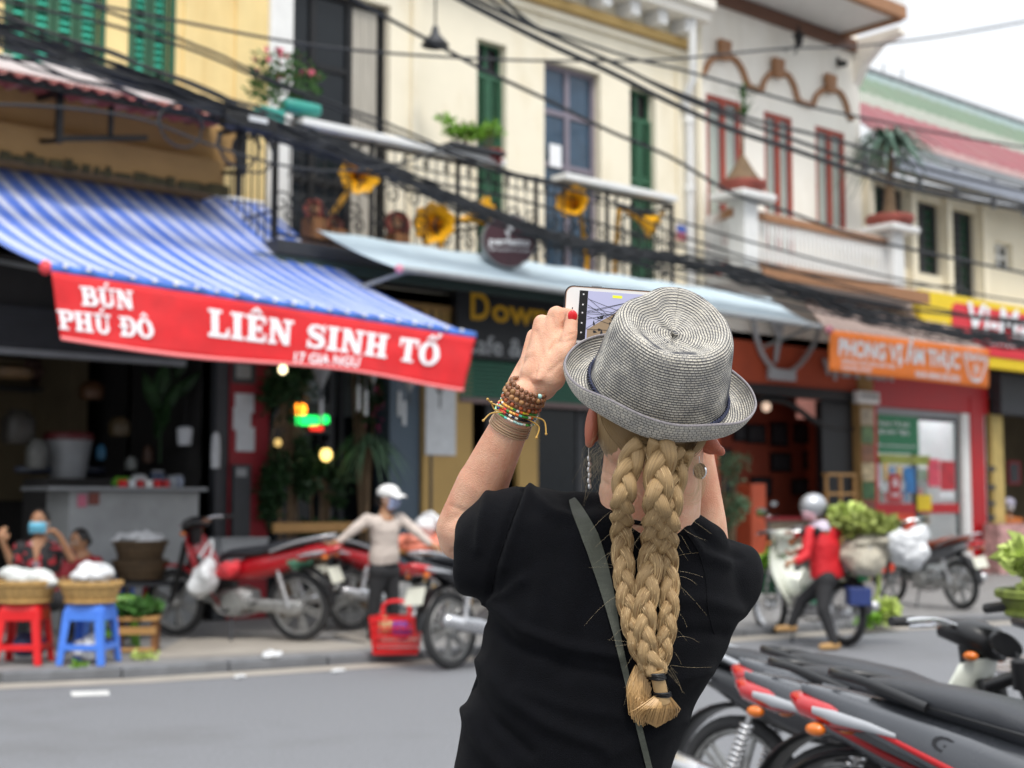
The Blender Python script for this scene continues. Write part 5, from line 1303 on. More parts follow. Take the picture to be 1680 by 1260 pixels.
m_hair = hairmat('blonde_hair', (.13, .075, .03), (.58, .385, .18)); m_hairt = hairmat('blonde_tail', (.34, .18, .06), (.68, .44, .19)); m_hairs = hairmat('nape_hair', (.13, .08, .035), (.42, .28, .13), 60, 1)
m_hl = mat('light_strand', (.66, .47, .24), .4, var=.2, scale=40); m_hd = mat('dark_strand', (.24, .13, .05), .45, var=.3, scale=40)
sc_c = hc + CU * .004
def scalp(u, v):
    an = PI * (1.02 + .96 * u); el = -.98 * PI / 2 + v * 1.9
    q = V((math.cos(an) * math.cos(el) * .0765, math.sin(an) * math.cos(el) * .089, math.sin(el) * .095 - .020)); return sc_c + HM3 @ V((q.x, q.y if HM3.col[1].dot(CB) < 0 else -q.y, q.z))
g = MB(); g.sheet(scalp, 50, 30, uvs=lambda u, v: (u * 2, v)); 
sbv = BVHTree.FromPolygons([V(q) for q in g.v], g.f)
def on_scalp(px, py, lift=.0015, fb=1.83):
    r = ray(px, py).normalized(); h_ = sbv.ray_cast(EYE, r); return h_[0] - r * lift if h_[0] is not None else EYE + ray(px, py) * fb
cap_h = g.build('hair', m_hairs, HERO, smooth=True, sharp=None)
def hair_tubes(mb, paths, r, n=4):
    for P in paths: k = len(P); mb.tube(P, [r * (1 - .5 * (i / (k - 1)) ** 2) for i in range(k)], n, cap=False)
# locks drawn back to the braids from under the brim
g = MB(); ps = []
for i in range(700):
    t = strand_rnd.random(); sx_ = 985 + 180 * t; y0 = 690 + 28 * math.sin(PI * t) + strand_rnd.uniform(-8, 6) + (25 * (t - .5)); tx = 1040 + 84 * t + strand_rnd.uniform(-8, 8); ty = 748 + strand_rnd.uniform(-14, 8)
    dd = 1.865 - .028 * math.sin(PI * t); mid_d = dd - .012
    lf = strand_rnd.uniform(.0003, .003); ps.append([on_scalp(sx_ + (tx - sx_) * (w_ / 8) ** 1.3, y0 + (ty - y0) * (w_ / 8) + 8 * math.sin(PI * w_ / 8) * (abs(2 * t - 1)), lf) for w_ in range(9)])
hair_tubes(g, ps, .0008); g.build('gathered_hair', m_hairs, cap_h, kind='stuff')

# ---- T-shirt
t = MB()
def tsec(py, cx, hw, hd, d=1.97): return (H(cx, py, d), hw / FX * d, hd, (CR, CF))
t.loft([tsec(828, 1040, 70, .05, 1.95), tsec(842, 1030, 120, .065, 1.95), tsec(868, 1012, 175, .082, 1.96), tsec(930, 1010, 198, .105), tsec(1000, 1008, 210, .112), tsec(1080, 984, 197, .112), tsec(1170, 946, 184, .115), tsec(1260, 921, 177, .12), tsec(1400, 912, 178, .128), tsec(1540, 915, 186, .135), tsec(1600, 915, 190, .137)], 40, 2.3)
def asec(px, cy, hh, hd, d): return (H(px, cy, d), hd, hh / FX * d, (CF, CU))
t.loft([asec(745, 914, 50, .045, 2.0), asec(752, 912, 63, .056, 2.0), asec(775, 904, 76, .062, 1.99), asec(800, 896, 87, .07, 1.985), asec(850, 892, 96, .078, 1.975), asec(900, 899, 97, .082, 1.97), asec(960, 920, 90, .085, 1.97)], 30, 2.5)
t.loft([asec(1060, 935, 75, .085, 1.97), asec(1130, 944, 80, .085, 1.98), asec(1180, 950, 72, .08, 2.0), asec(1215, 952, 63, .07, 2.01), asec(1238, 942, 46, .058, 2.02), asec(1249, 935, 22, .03, 2.02)], 30, 2.3)
t.cap_(H(1170, 940, 2.0), H(1180, 1010, 1.99), hr_(52, 2), hr_(30, 2)); t.cap_(H(1120, 900, 1.97), H(1040, 862, 1.95), hr_(34, 1.97), hr_(36, 1.95)); t.cap_(H(905, 850, 1.97), H(1010, 850, 1.95), hr_(46, 1.97), hr_(42, 1.95))
sh = remeshed(t, .0058, 14, .5)
folds = [([(802, 985), (850, 1030), (930, 1062), (1015, 1075)], 9, .0045), ([(795, 1010), (850, 1060), (940, 1098), (1020, 1112)], 10, -.003), ([(788, 1085), (830, 1140), (900, 1190), (990, 1225)], 12, .0045), ([(775, 1120), (810, 1180), (870, 1235)], 10, -.004), ([(765, 1165), (790, 1220), (830, 1270)], 10, .005),
         ([(858, 800), (838, 850), (812, 930), (803, 985)], 5, -.004), ([(868, 802), (850, 850), (826, 930)], 7, .0025), ([(800, 812), (790, 850), (785, 900)], 8, .003), ([(870, 806), (900, 838), (935, 850)], 9, .003), ([(880, 860), (890, 940), (880, 1010)], 14, .002),
         ([(1128, 878), (1150, 910), (1190, 925)], 9, .0045), ([(1140, 868), (1175, 900), (1215, 915)], 8, -.003), ([(1210, 1000), (1150, 985), (1090, 980)], 12, .004), ([(1190, 1040), (1130, 1040), (1075, 1050)], 11, -.003), ([(1160, 1100), (1120, 1110), (1080, 1130)], 11, .003),
         ([(990, 900), (960, 1000), (930, 1100)], 20, -.003), ([(850, 1130), (930, 1160), (1020, 1175)], 9, .002), ([(1120, 1180), (1060, 1210), (1000, 1240)], 12, .003), ([(745, 1300), (850, 1330), (1000, 1340)], 14, .004), ([(800, 985), (830, 975), (860, 950)], 7, .003)]
folds = [(a, b, c * 1.7) for a, b, c in folds]
crease(sh, folds)
for i, v_ in enumerate(sh.v):
    q = V(v_); sh.v[i] = tuple(q + sh.nr[i] * (.0022 * noise.noise(q * 14) + .0012 * noise.noise(q * 38)))
m_shirt = mat('black_cotton', (.0030, .0032, .0046), .88, var=.2, scale=60, bump=.4, bscale=700, spec=.10, sheen=.02)
shirt = sh.build('t_shirt', m_shirt, HERO, smooth=True, sharp=None)
bvh = BVHTree.FromPolygons([V(q) for q in sh.v], sh.f)
def on_shirt(px, py, lift=.004, fallback=1.86):
    r = ray(px, py).normalized(); hit = bvh.ray_cast(EYE, r)
    if hit[0] is None: return EYE + ray(px, py) * fallback
    return hit[0] - r * lift
def dep(q): return (q - EYE).dot(CF)
for sp_ in ([(858, 803), (846, 835), (826, 890), (811, 940), (804, 980)], [(1126, 874), (1146, 905), (1158, 950), (1162, 1000), (1172, 1040)]):
    g = MB(); g.tube([on_shirt(q.x, q.y, .0004) for q in catmull([V((*a, 0)) for a in sp_], 8)], .0011, 5); g.build('seam', m_shirt, shirt, smooth=True)
# collar, sleeve hem
P = [H(1056 + 76 * math.cos(a), 832 + 9 * math.cos(a) + (26 * math.sin(a)), 1.945 - .062 * math.sin(a)) for a in [2 * PI * i / 40 for i in range(40)]]
g = MB(); g.tube(P, .0075, 8, flat=.55, closed=True); g.build('collar', m_shirt, shirt, smooth=True)
P = [H(749 + 4 * math.cos(a), 912 + 62 * math.sin(a), 2.0 + .056 * math.cos(a) * 1) for a in [2 * PI * i / 40 for i in range(40)]]
# trousers and shoes
m_jean = mat('dark_trousers', (.03, .035, .05), .85, var=.2, scale=30)
tr = MB(); hipc = H(915, 1560, 1.97)
for s_ in (-1, 1):
    hp = hipc + CR * .085 * s_; kn_ = V((hp.x, hp.y, .48)) + CF * .01 + CR * .02 * s_; an_ = V((kn_.x, kn_.y, .08)); tr.cap_(hp, kn_, .088, .062, 18); tr.cap_(kn_, an_, .062, .045, 18)
tr.cap_(hipc - CR * .07 + CU * .06, hipc + CR * .07 + CU * .06, .115, .115, 18)
remeshed(tr, .009, 6).build('trousers', m_jean, HERO, smooth=True, sharp=None)
fwd = V((CF.x, CF.y, 0)).normalized()
for s_ in (-1, 1):
    hp = hipc + CR * .105 * s_; a_ = V((hp.x, hp.y, .0)); sb_ = MB(); sb_.ell(a_ + V((0, 0, .05)) - fwd * .02, (.042, .06, .05)); sb_.cap_(a_ + V((0, 0, .042)) - fwd * .03, a_ + V((0, 0, .036)) + fwd * .15, .04, .034); sm = remeshed(sb_, .008, 4)
    sm.v = [(x, y, max(z, .004)) for x, y, z in sm.v]; sm.build('shoe', m_whitep, HERO, smooth=True, sharp=None)

# ---- braids
def braid(path, a0, a1, lam, parent, lift, ph=0.0, up_d=1.84):
    P = catmull([on_shirt(x, y, lift) if y > 850 else H(x, y, up_d - .0 * y) for x, y in path], 14)
    # ease the depth so that the plait hangs free from the head
    ds = [dep(q) for q in P]
    for _ in range(30): ds = [ds[0]] + [(ds[i - 1] + ds[i] * 2 + ds[i + 1]) / 4 for i in range(1, len(ds) - 1)] + [ds[-1]]
    P = [EYE + (q - EYE) * (min(d, dep(q)) / dep(q)) for q, d in zip(P, ds)]
    L = [0]
    for a, c in zip(P, P[1:]): L.append(L[-1] + (c - a).length)
    T = L[-1]; K = int(T / .0035); br = []; hairs = [[], []]
    out = []
    for k in range(3):
        rs = []; g = MB(); j0 = 0; cen = []
        for i in range(K + 1):
            s_ = T * i / K
            while j0 < len(L) - 2 and L[j0 + 1] < s_: j0 += 1
            f_ = (s_ - L[j0]) / max(1e-6, L[j0 + 1] - L[j0]); c = P[j0].lerp(P[j0 + 1], f_); tg = (P[min(j0 + 1, len(P) - 1)] - P[j0]).normalized()
            sd = tg.cross(CB).normalized(); bk = sd.cross(tg).normalized()
            if bk.dot(CB) < 0: bk = -bk
            A = a0 + (a1 - a0) * (s_ / T); p = s_ / (lam * (.75 + .25 * A / a0)) * 2 * PI + k * 2 * PI / 3 + ph
            cen.append((c + sd * A * math.sin(p) + bk * (A * .52) * math.sin(2 * p), A, sd, bk, p))
        n = 20
        for i, (c, A, sd, bk, p) in enumerate(cen):
            tg = (cen[min(i + 1, K)][0] - cen[max(i - 1, 0)][0]).normalized(); u = (sd - tg * sd.dot(tg)).normalized(); w_ = tg.cross(u)
            rr = A * (.84 + .10 * math.cos(2 * p)); ring = []
            for j in range(n):
                a = 2 * PI * j / n; gr = 1 + .10 * noise.noise(V((a * 3.2 + k * 7, i * .03, k))) + .04 * math.sin(a * 7 + i * .05)
                ring.append(c + (u * math.cos(a) * .96 + w_ * math.sin(a) * .8) * rr * gr)
            rs.append(ring)
        for h_ in range(30):
            a = h_ * .21 + k; off = strand_rnd.uniform(0, 9); i0 = strand_rnd.randrange(0, max(1, K - 30)); i1 = min(K, i0 + strand_rnd.randrange(25, 90)); pts = []
            for i in range(i0, i1, 3):
                q = rs[i]; aa = (a + .5 * noise.noise(V((i * .03, off, k)))) % (2 * PI); j = aa / (2 * PI) * n; j1 = int(j) % n; fj = j - int(j); c_ = cen[i][0]; pts.append(c_ + (q[j1].lerp(q[(j1 + 1) % n], fj) - c_) * (1.02 + .05 * noise.noise(V((off, i * .05, 2)))))
            if len(pts) > 3: hairs[h_ % 2].append(pts)
        g.rings(rs, True, False, uv=lambda i, j: (abs(2 * j / n - 1) * 1.6 + k * 3.1, i * .035)); out.append(g)
    m_ = MB(); bo = out[0].build('braid', m_hair, parent, smooth=True, sharp=None)
    for o_ in out[1:]: o_.build('strand', m_hair, bo, smooth=True, sharp=None)
    for hs, mh in zip(hairs, (m_hl, m_hd)):
        g = MB()
        for q in hs: g.tube(q, .00042, 4, cap=False)
        g.build('loose_hair', mh, bo, smooth=True, kind='stuff')
    return P
pa = braid([(1052, 728), (1030, 770), (1022, 820), (1020, 870), (1023, 930), (1029, 990), (1040, 1040), (1055, 1078), (1072, 1102)], .0106, .0078, .104, HERO, .013, .4, 1.806)
pc = braid([(1118, 738), (1106, 790), (1098, 850), (1095, 910), (1098, 970), (1095, 1020), (1088, 1066), (1079, 1102)], .0102, .0076, .104, HERO, .010, 2.2, 1.812)
pb = braid([(1090, 724), (1082, 770), (1078, 830), (1072, 890), (1064, 950), (1058, 1010), (1060, 1060), (1075, 1104)], .0124, .0086, .112, HERO, .020, 1.1, 1.796)
# gathered root of the braids
g = MB(); ps = []
for i in range(160):
    t_ = strand_rnd.random(); tx = 1030 + 100 * t_; ps.append(catmull([on_scalp(1045 + 75 * t_, 715 + strand_rnd.uniform(-6, 6), .002), on_scalp(1040 + 84 * t_, 734, .010), H(tx, 762 + strand_rnd.uniform(-8, 12), 1.79 + .014 * abs(2 * t_ - 1))], 5))
hair_tubes(g, ps, .0013); g.build('braid_root_hair', m_hair, cap_h, kind='stuff')
# elastics, knot and tail
e0, e1 = on_shirt(1076, 1104, .022), on_shirt(1087, 1140, .02)
g = MB(); 
for k in range(4):
    c = e0.lerp(e1, .02 + .07 * k); g.lathe([(.0105, -.0018), (.0122, 0), (.0105, .0018)], 16, frame4(c, CR, CB, CU), cap=False)
for k in range(3):
    c = e0.lerp(e1, .88 + .07 * k); g.lathe([(.0105, -.0018), (.0128, 0), (.0105, .0018)], 16, frame4(c, CR, CB, CU), cap=False)
g.build('hair_elastic', m_black, HERO, smooth=True)
g = MB(); g.tube(catmull([e0 + CU * .004, e0.lerp(e1, .5), e1 - CU * .01], 8), [.0105] * 5 + [.0092] * 8 + [.0105] * 4, 14); g.build('plait_end', m_hair, HERO, smooth=True)
g = MB(); ps = []
for i in range(620):
    a = strand_rnd.gauss(0, 1); z_ = strand_rnd.uniform(-1, 1); ex, ey = 1077 + a * 13, 1194 + strand_rnd.uniform(-1, 1) ** 2 * -34 - abs(a) * 7
    st = e1 + CR * (a * .0028) + CB * z_ * .006; en = on_shirt(ex, ey, .012 + .011 * z_); mid = on_shirt(1084 + a * 11, 1162, .022 + .013 * z_); ps.append(catmull([st, mid, en], 5))
hair_tubes(g, ps, .0007); g.build('hair_tail', m_hairt, HERO, kind='stuff')
g = MB(); ps = []
for i in range(360):
    a = strand_rnd.uniform(-1, 1); f_ = strand_rnd.random(); st = on_shirt(1046 + 30 * f_ * .6 + 6 * a, 1098 + 35 * f_ + strand_rnd.uniform(-10, 10), .010); en = on_shirt(1050 + 22 * a + 8 * f_, 1186 - 18 * abs(a) + strand_rnd.uniform(-22, 8), .011); ps.append(catmull([st, st.lerp(en, .5) + CR * -.006 + CB * strand_rnd.uniform(0, .008), en], 5))
hair_tubes(g, ps, .00055); g.build('hair_tail', m_hairt, HERO, kind='stuff')
# flyaway hairs
m_fly = hairmat('fine_hair', (.45, .33, .18), (.75, .6, .36))
g = MB(); ps = []
for i in range(70):
    pth = strand_rnd.choice((pa, pb, pc)); q = pth[strand_rnd.randrange(len(pth))]; s_ = strand_rnd.choice((-1, 1)); L = strand_rnd.uniform(.01, .05)
    d0 = (CR * s_ * strand_rnd.uniform(.3, 1) + CU * strand_rnd.uniform(-1, .2) + CB * .15).normalized(); st = q + CR * s_ * .015 + CB * .006; kb = CU * strand_rnd.uniform(-.5, .3) + CR * strand_rnd.uniform(-.2, .2)
    ps.append([st + d0 * L * (w_ / 9) + kb * L * (w_ / 9) ** 2 for w_ in range(10)])
for i in range(60):
    st = H(strand_rnd.uniform(972, 1010), strand_rnd.uniform(700, 760), 1.88); ps.append(catmull([st, st + CR * strand_rnd.uniform(-.02, .008) - CU * .02, st + CR * strand_rnd.uniform(-.03, .01) - CU * strand_rnd.uniform(.03, .06)], 5))
for i in range(90):
    f_ = strand_rnd.random(); cx, cy = 1128 + strand_rnd.uniform(-8, 8), 790 + strand_rnd.uniform(-10, 10); rr = 20 + 14 * f_
    ps.append(catmull([H(1120 + 20 * f_, 745, 1.86), H(cx + rr * .8, cy - 10, 1.86), H(cx + rr * .55, cy + rr * .8, 1.86), H(cx - rr * .2, cy + rr, 1.86), H(cx - rr * .5, cy + rr * .4, 1.865)], 6))
hair_tubes(g, ps, .00006, 3); g.build('flyaway_hair', m_fly, cap_h, kind='stuff')

# ---- hat
HO = H(1079, 640, 1.90)
HFw = hf
prof = [(.0005, .090), (.02, .0895), (.040, .0915), (.054, .0985), (.066, .1035), (.0735, .1020), (.0785, .0955), (.0820, .085), (.0865, .060), (.0915, .030), (.0935, .006), (.0965, -.0005), (.104, -.005), (.113, -.0065), (.121, -.003), (.1275, .006), (.1315, .0165)]
pp = catmull([V((a, c, 0)) for a, c in prof], 24); arc = [0]
for a, c in zip(pp, pp[1:]): arc.append(arc[-1] + (c - a).length)
TA = arc[-1]; ROW = .0037; NR = TA / ROW
def hat(u, v):
    s_ = v * TA; lo, hi = 0, len(arc) - 1
    while hi - lo > 1:
        m_ = (lo + hi) // 2
        if arc[m_] <= s_: lo = m_
        else: hi = m_
    f_ = (s_ - arc[lo]) / (arc[hi] - arc[lo]); p_ = pp[lo].lerp(pp[hi], f_); tg = (pp[hi] - pp[lo]).normalized(); nn = V((-tg.y, tg.x))
    ph = (s_ / ROW + u) * 2 * PI; rid = .00055 * math.cos(ph)
    r_, z = p_.x - nn.x * rid * -1, p_.y + nn.y * rid
    a = 2 * PI * u + PI / 2; ca, sa = math.cos(a), math.sin(a)      # a = 90 degrees is the front
    k = max(0, min(1, (z - .03) / .06)) if r_ < .096 else 0
    fr = max(0, sa)
    zz = z + (.016 * fr ** 1.5 * min(1, r_ / .06) - .006 * max(0, -sa)) * (1 if z > .08 else max(0, (z - .03) / .05)) * (1 if r_ < .096 else 0)
    pin = .010 * k * (math.exp(-((a - R(48)) / .35) ** 2) + math.exp(-((a - R(132)) / .35) ** 2))
    rr = r_ - pin; x = rr * ca; y = rr * sa * 1.10
    if r_ > .098:
        w_ = (r_ - .098) / .033; zz += .019 * w_ ** 1.4 * max(0, -sa) ** .8; rr -= .005 * w_ * max(0, -sa); x = rr * ca; y = rr * sa * 1.10; zz += w_ * (-.004 * abs(ca) ** 2 - .012 * max(0, sa) + .002 * math.sin(3 * a + 1) + .0035 * max(0, -sa) * math.sin(5 * a))
    q = V((x + .0008 * noise.noise(V((ca * 3, sa * 3, z * 30))), y, zz + .0015 * noise.noise(V((ca * 2, sa * 2, r_ * 30)))))
    return HO + hx * q.x + HFw * q.y + hu * q.z
def huv(u, v):
    s_ = v * TA; r_ = max(.004, lerp_list([0, .080, .1, .19, TA], [.002, .078, .086, .095, .1315], s_)); return (2 * PI * (u - .5) * r_ / .0023 + .9 * noise.noise(V((u * 40, v * 70, 3))), s_ / ROW + u + .22 * noise.noise(V((u * 22, v * 12, 1))))
g = MB(); g.sheet(hat, 240, int(NR * 5), uvs=huv)
m, nt_, p_ = newmat('woven_straw'); L_ = nt_.links; tcn = nt_.nodes.new('ShaderNodeTexCoord'); bk = nt_.nodes.new('ShaderNodeTexBrick')
bk.offset = .42; bk.offset_frequency = 2; bk.inputs['Color1'].default_value = (.55, .51, .43, 1); bk.inputs['Color2'].default_value = (.40, .38, .34, 1); bk.inputs['Mortar'].default_value = (.025, .026, .035, 1)
bk.inputs['Scale'].default_value = 1; bk.inputs['Mortar Size'].default_value = .21; bk.inputs['Mortar Smooth'].default_value = .45; bk.inputs['Brick Width'].default_value = 2.7; bk.inputs['Row Height'].default_value = 1
L_.new(tcn.outputs['UV'], bk.inputs['Vector']); hn = nt_.nodes.new('ShaderNodeTexNoise'); hn.inputs['Scale'].default_value = 70; hn.inputs['Detail'].default_value = 6; L_.new(tcn.outputs['Object'], hn.inputs['Vector']); hm2 = nt_.nodes.new('ShaderNodeMapRange'); hm2.inputs['To Min'].default_value = .68; hm2.inputs['To Max'].default_value = 1.3; L_.new(hn.outputs['Fac'], hm2.inputs['Value']); hs2 = nt_.nodes.new('ShaderNodeVectorMath'); hs2.operation = 'SCALE'; L_.new(bk.outputs['Color'], hs2.inputs[0]); L_.new(hm2.outputs[0], hs2.inputs['Scale']); L_.new(hs2.outputs[0], p_.inputs['Base Color']); p_.inputs['Roughness'].default_value = .6
bp = nt_.nodes.new('ShaderNodeBump'); bp.invert = True; bp.inputs['Strength'].default_value = .5; bp.inputs['Distance'].default_value = .001; L_.new(bk.outputs['Fac'], bp.inputs['Height']); L_.new(bp.outputs[0], p_.inputs['Normal'])
hat_o = g.build('hat', m, HERO, smooth=True, sharp=None, label='grey and cream woven straw hat with upturned brim and thin navy band')
so = hat_o.modifiers.new('thick', 'SOLIDIFY'); so.thickness = .0018; so.offset = -1
m_navy = mat('navy_cord', (.02, .025, .06), .7, var=.3, scale=200)
g = MB()
for k in range(3):
    P = []
    for i in range(361):
        a = 2 * PI * i / 360; w_ = a * 34 + k * 2 * PI / 3; r_ = .0965 + .0016 * math.cos(w_); z = .0055 + .0030 * math.sin(w_) + .0; x, y = r_ * math.cos(a), r_ * math.sin(a) * 1.10
        P.append(HO + hx * x + HFw * y + hu * z)
    g.tube(P, .0013, 5, closed=True)
g.build('hat_band', m_navy, hat_o, smooth=True)
# frayed rim edge
g = MB(); g.tube([hat(i / 160, .9995) for i in range(160)], .0016, 6, closed=True); g.build('rim_edge', mat('grey_piping', (.22, .2, .21), .7, var=.3, scale=300), hat_o, smooth=True)

# ---- earrings
c = H(1148, 773, 1.875); M = frame4(c, (CR * .75 + CB * .6).normalized(), CU, (CB * .75 - CR * .6).normalized())
g = MB(); g.lathe([(.0098, -.0015), (.0112, 0), (.0098, .0015), (.0090, 0)], 28, M, cap=False); g.tube([c + CU * .011, c + CU * .020 + CR * -.001, H(1147, 748, 1.878)], .0006, 5); er = g.build('earring', m_chrome, HERO, smooth=True)
g = MB(); g.lathe([(.0092, -.0006), (.0092, .0006)], 24, M); g.build('pendant', mat('mother_of_pearl', C('#9a7a58'), .3, var=.5, scale=220), er)
g = MB(); q = H(966, 735, 1.885); g.tube([q, q - CU * .012], .0006, 5)
for k in range(6): g.ell(q - CU * (.014 + .0075 * k) + CR * .001 * (k % 2), (.0028, .0022, .0038), 8, 6)
g.build('earring', m_steel, HERO, smooth=True)

# ---- bag strap across the back
def strap(pts, ws, lift=.003):
    P = catmull([V((a, c, 0)) for a, c in pts], 12); K = len(P) - 1; vs = []
    rows = []
    for i, q in enumerate(P):
        tg = (P[min(i + 1, K)] - P[max(i - 1, 0)]).normalized(); n = V((-tg.y, tg.x, 0)); w_ = lerp_list([j / (len(ws) - 1) for j in range(len(ws))], ws, i / K)
        rows.append([on_shirt(q.x + n.x * w_ * s_, q.y + n.y * w_ * s_, lift, 1.9) for s_ in (-1, -.5, 0, .5, 1)])
    g = MB(); g.rings([[*r_, *[e + ray(q.x, q.y).normalized() * .0022 for e in r_[::-1]]] for r_, q in zip(rows, P)]); return g
g = strap([(938, 818), (948, 838), (968, 880), (985, 930), (1000, 985), (1012, 1040), (1028, 1110), (1048, 1190), (1068, 1270), (1090, 1350)], [5, 10, 14, 13, 10, 6, 5, 5, 5, 4])
st = g.build('bag_strap', mat('olive_grey_webbing', C('#4a4d42', .9), .6, var=.2, scale=30, bump=.4, bscale=500, stretch=(1, 1, 6)), smooth=True, sharp=40); tag(st, 'olive grey bag strap running diagonally over the black T-shirt', 'strap')

# ---- phone
pc_ = H(1018, 522, 2.055); px_ = (CR * math.cos(R(4)) - CU * math.sin(R(4)) + CF * .02).normalized(); pz_ = CB.copy(); py_ = pz_.cross(px_).normalized(); pz_ = px_.cross(py_)
PM = frame4(pc_, px_, py_, pz_); PH = thing('phone', 'white phone in a black case held up beside the hat, its screen on', 'phone', M=PM)
def lp(mb, w_, h_, r, z0, z1, cx=0, cy=0): mb.prism([(x + cx, y + cy) for x, y in rrect(-w_ / 2, w_ / 2, -h_ / 2, h_ / 2, r, 6)], Matrix.Translation((0, 0, z0)), z1 - z0)
g = MB(); lp(g, .168, .0865, .0125, -.009, -.0002); g.build('case', m_black, PH, local=True, bevel=.0012)
g = MB(); lp(g, .1645, .083, .0110, -.0005, .0008); g.build('metal_rim', mat('rose_metal', C('#c9a48c'), .3, metal=.7, var=.05), PH, local=True)
g = MB(); lp(g, .1625, .081, .0103, .0009, .0016); g.build('front_glass', m_whitep, PH, local=True)
def scr(name, x0, x1, y0, y1, m_, z=.0018): g = MB(); g.box(x0, x1, y0, y1, z - .0001, z); return g.build(name, m_, sc_o, local=True)
em = lambda n, h, e=.55: mat(n, C(h, .5), .25, var=.03, emit=C(h), estr=e)
g = MB(); g.box(-.0625, .0605, -.0365, .0365, .00165, .0018); sc_o = g.build('screen', em('screen_sky', '#9c9db8', .7), PH, local=True)
scr('menu_bar', -.0625, -.0500, -.0365, .0365, m_black, .0021)
for yy in (.030, .015, .003, -.012, -.026): scr('menu_icon', -.0575, -.0555, yy, yy + .002, m_letter, .0023)
g = MB(); g.prism([(-.048, -.036), (.03, -.036), (.03, .010), (.0, .016), (-.012, .004), (-.028, -.006), (-.048, -.02)], Matrix.Translation((0, 0, .0019)), .0002); g.build('screen_houses', em('screen_tan', '#a08a70', .35), sc_o, local=True)
g = MB(); rs_ = random.Random(9)
for i in range(26):
    x, y = rs_.uniform(-.045, .02), rs_.uniform(-.034, -.002); g.prism([(x, y), (x + rs_.uniform(.002, .007), y + rs_.uniform(-.002, .002)), (x + rs_.uniform(.0, .006), y + rs_.uniform(.003, .010)), (x - .001, y + .004)], Matrix.Translation((0, 0, .0022 + i * 1e-5)), .0001)
for i in range(12):
    a = V((-.0495, rs_.uniform(-.02, .03), .0024)); c = V((.02, rs_.uniform(-.03, .03), .0024)); g.bar(a, c, .0007, .0002)
g.build('screen_shapes', mat('screen_dark', (.02, .02, .025), .3), sc_o, local=True, kind='stuff')
scr('yellow_bar', -.014, .0, .0285, .0325, em('screen_yellow', '#d8dc3c', .6), .0026)
g = MB(); g.lathe([(.0022, .0016), (.0022, .00175)], 12, Matrix.Translation((-.0715, -.012, 0))); g.build('camera_dot', m_black, PH, local=True)
g = MB(); g.box(-.0722, -.0708, -.002, .011, .0016, .0018); g.build('speaker_slot', m_dkgrey, PH, local=True)
g = MB(); g.box(-.045, -.030, .0432, .0446, -.006, -.003); g.build('side_button', m_grey, PH, local=True)

# ---- bracelets on the left wrist
ax = (Lw - Le).normalized()
def arm_at(px, py):
    best = min(((i / 200) for i in range(0, 260)), key=lambda t: (proj(Le.lerp(Lw, t))[0] - px) ** 2 + (proj(Le.lerp(Lw, t))[1] - py) ** 2); return Le.lerp(Lw, best)
def ring_frame(c, tilt=0.0):
    u = (CR - ax * CR.dot(ax)).normalized(); u = Matrix.Rotation(tilt, 3, ax) @ u; return u, ax.cross(u)
def arm_r(c):
    t_ = (c - Le).dot(ax) / (Lw - Le).length; return hr_(43, 2.04) + (hr_(27, 1.99) - hr_(43, 2.04)) * max(0, (t_ - .3) / .7)
rb = random.Random(21)
def bead_ring(px, py, br_, mats, label, ex=.001, lean=0.0, cyl=False, seq=None):
    c = arm_at(px, py); u, w_ = ring_frame(c); R0 = arm_r(c) + br_ * .8 + ex; n = int(2 * PI * R0 / (br_ * 2.02)); g = MB()
    for i in range(n):
        a = 2 * PI * i / n; q = c + (u * math.cos(a) + w_ * math.sin(a)) * R0 + ax * (lean * R0 * math.cos(a + .6) + rb.uniform(-.0003, .0003)); g.cur = (seq(i) if seq else rb.randrange(len(mats)))
        if cyl: 
            tn = (w_ * math.cos(a) - u * math.sin(a)); g.tube([q - tn * br_ * .95, q + tn * br_ * .95], br_ * .8, 8)
        else: g.ell(q, (br_, br_, br_), 10, 7)
    g.build('bracelet', mats, HERO, smooth=True, kind='stuff', label=label)
mk = lambda h, r=.4: mat('bead_' + 'colour', C(h), r, var=.15, scale=60)
m_b1 = mat('brown_wood_bead', C('#7c5236'), .45, var=.3, scale=90); m_b2 = mat('tan_wood_bead', C('#a3764a'), .45, var=.3, scale=90); m_b3 = mat('orange_seed_bead', C('#b05a30'), .5, var=.3, scale=90); m_bw = mk('#d8e0d4'); m_bp = mk('#a8d8d0')
bead_ring(869, 636, .0036, [m_b1, m_bp], 'dark brown wooden bead bracelet nearest the hand', seq=lambda i: 1 if i % 15 == 4 else 0)
bead_ring(866, 644, .0040, [m_b2, m_b1], 'tan wooden bead bracelet', .0015, .06); bead_ring(862, 653, .0040, [m_b2, m_b1], 'second tan wooden bead bracelet', .0018, .05)
bead_ring(858, 661, .0031, [m_b3, m_b1, m_bw], 'reddish brown seed bead bracelet', .001, .05, seq=lambda i: 2 if i % 17 == 12 else i % 2)
cs = [mk('#e8e8e0'), mk('#e86a28'), mk('#d8c832'), mk('#58b8a8'), mk('#3c8a3c'), mk('#c83030'), mk('#f0b050')]; ds_ = [mk('#18204a'), mk('#283890'), mk('#c83828'), mk('#e0dcc8'), mk('#101014')]; es = [mk('#68c8c0'), mk('#5cb850'), mk('#b8e0d8'), mk('#e8e0d0'), mk('#308838')]
bead_ring(855, 667, .0023, cs, 'bracelet of bright mixed seed beads', .0012, .08, True); bead_ring(852, 672, .0023, cs, 'second bracelet of bright mixed seed beads', .0016, .1, True)
bead_ring(849, 677, .0023, ds_, 'navy and red seed bead bracelet', .0014, .07, True); bead_ring(846, 682, .0023, es, 'turquoise and green seed bead bracelet', .0012, .05, True)
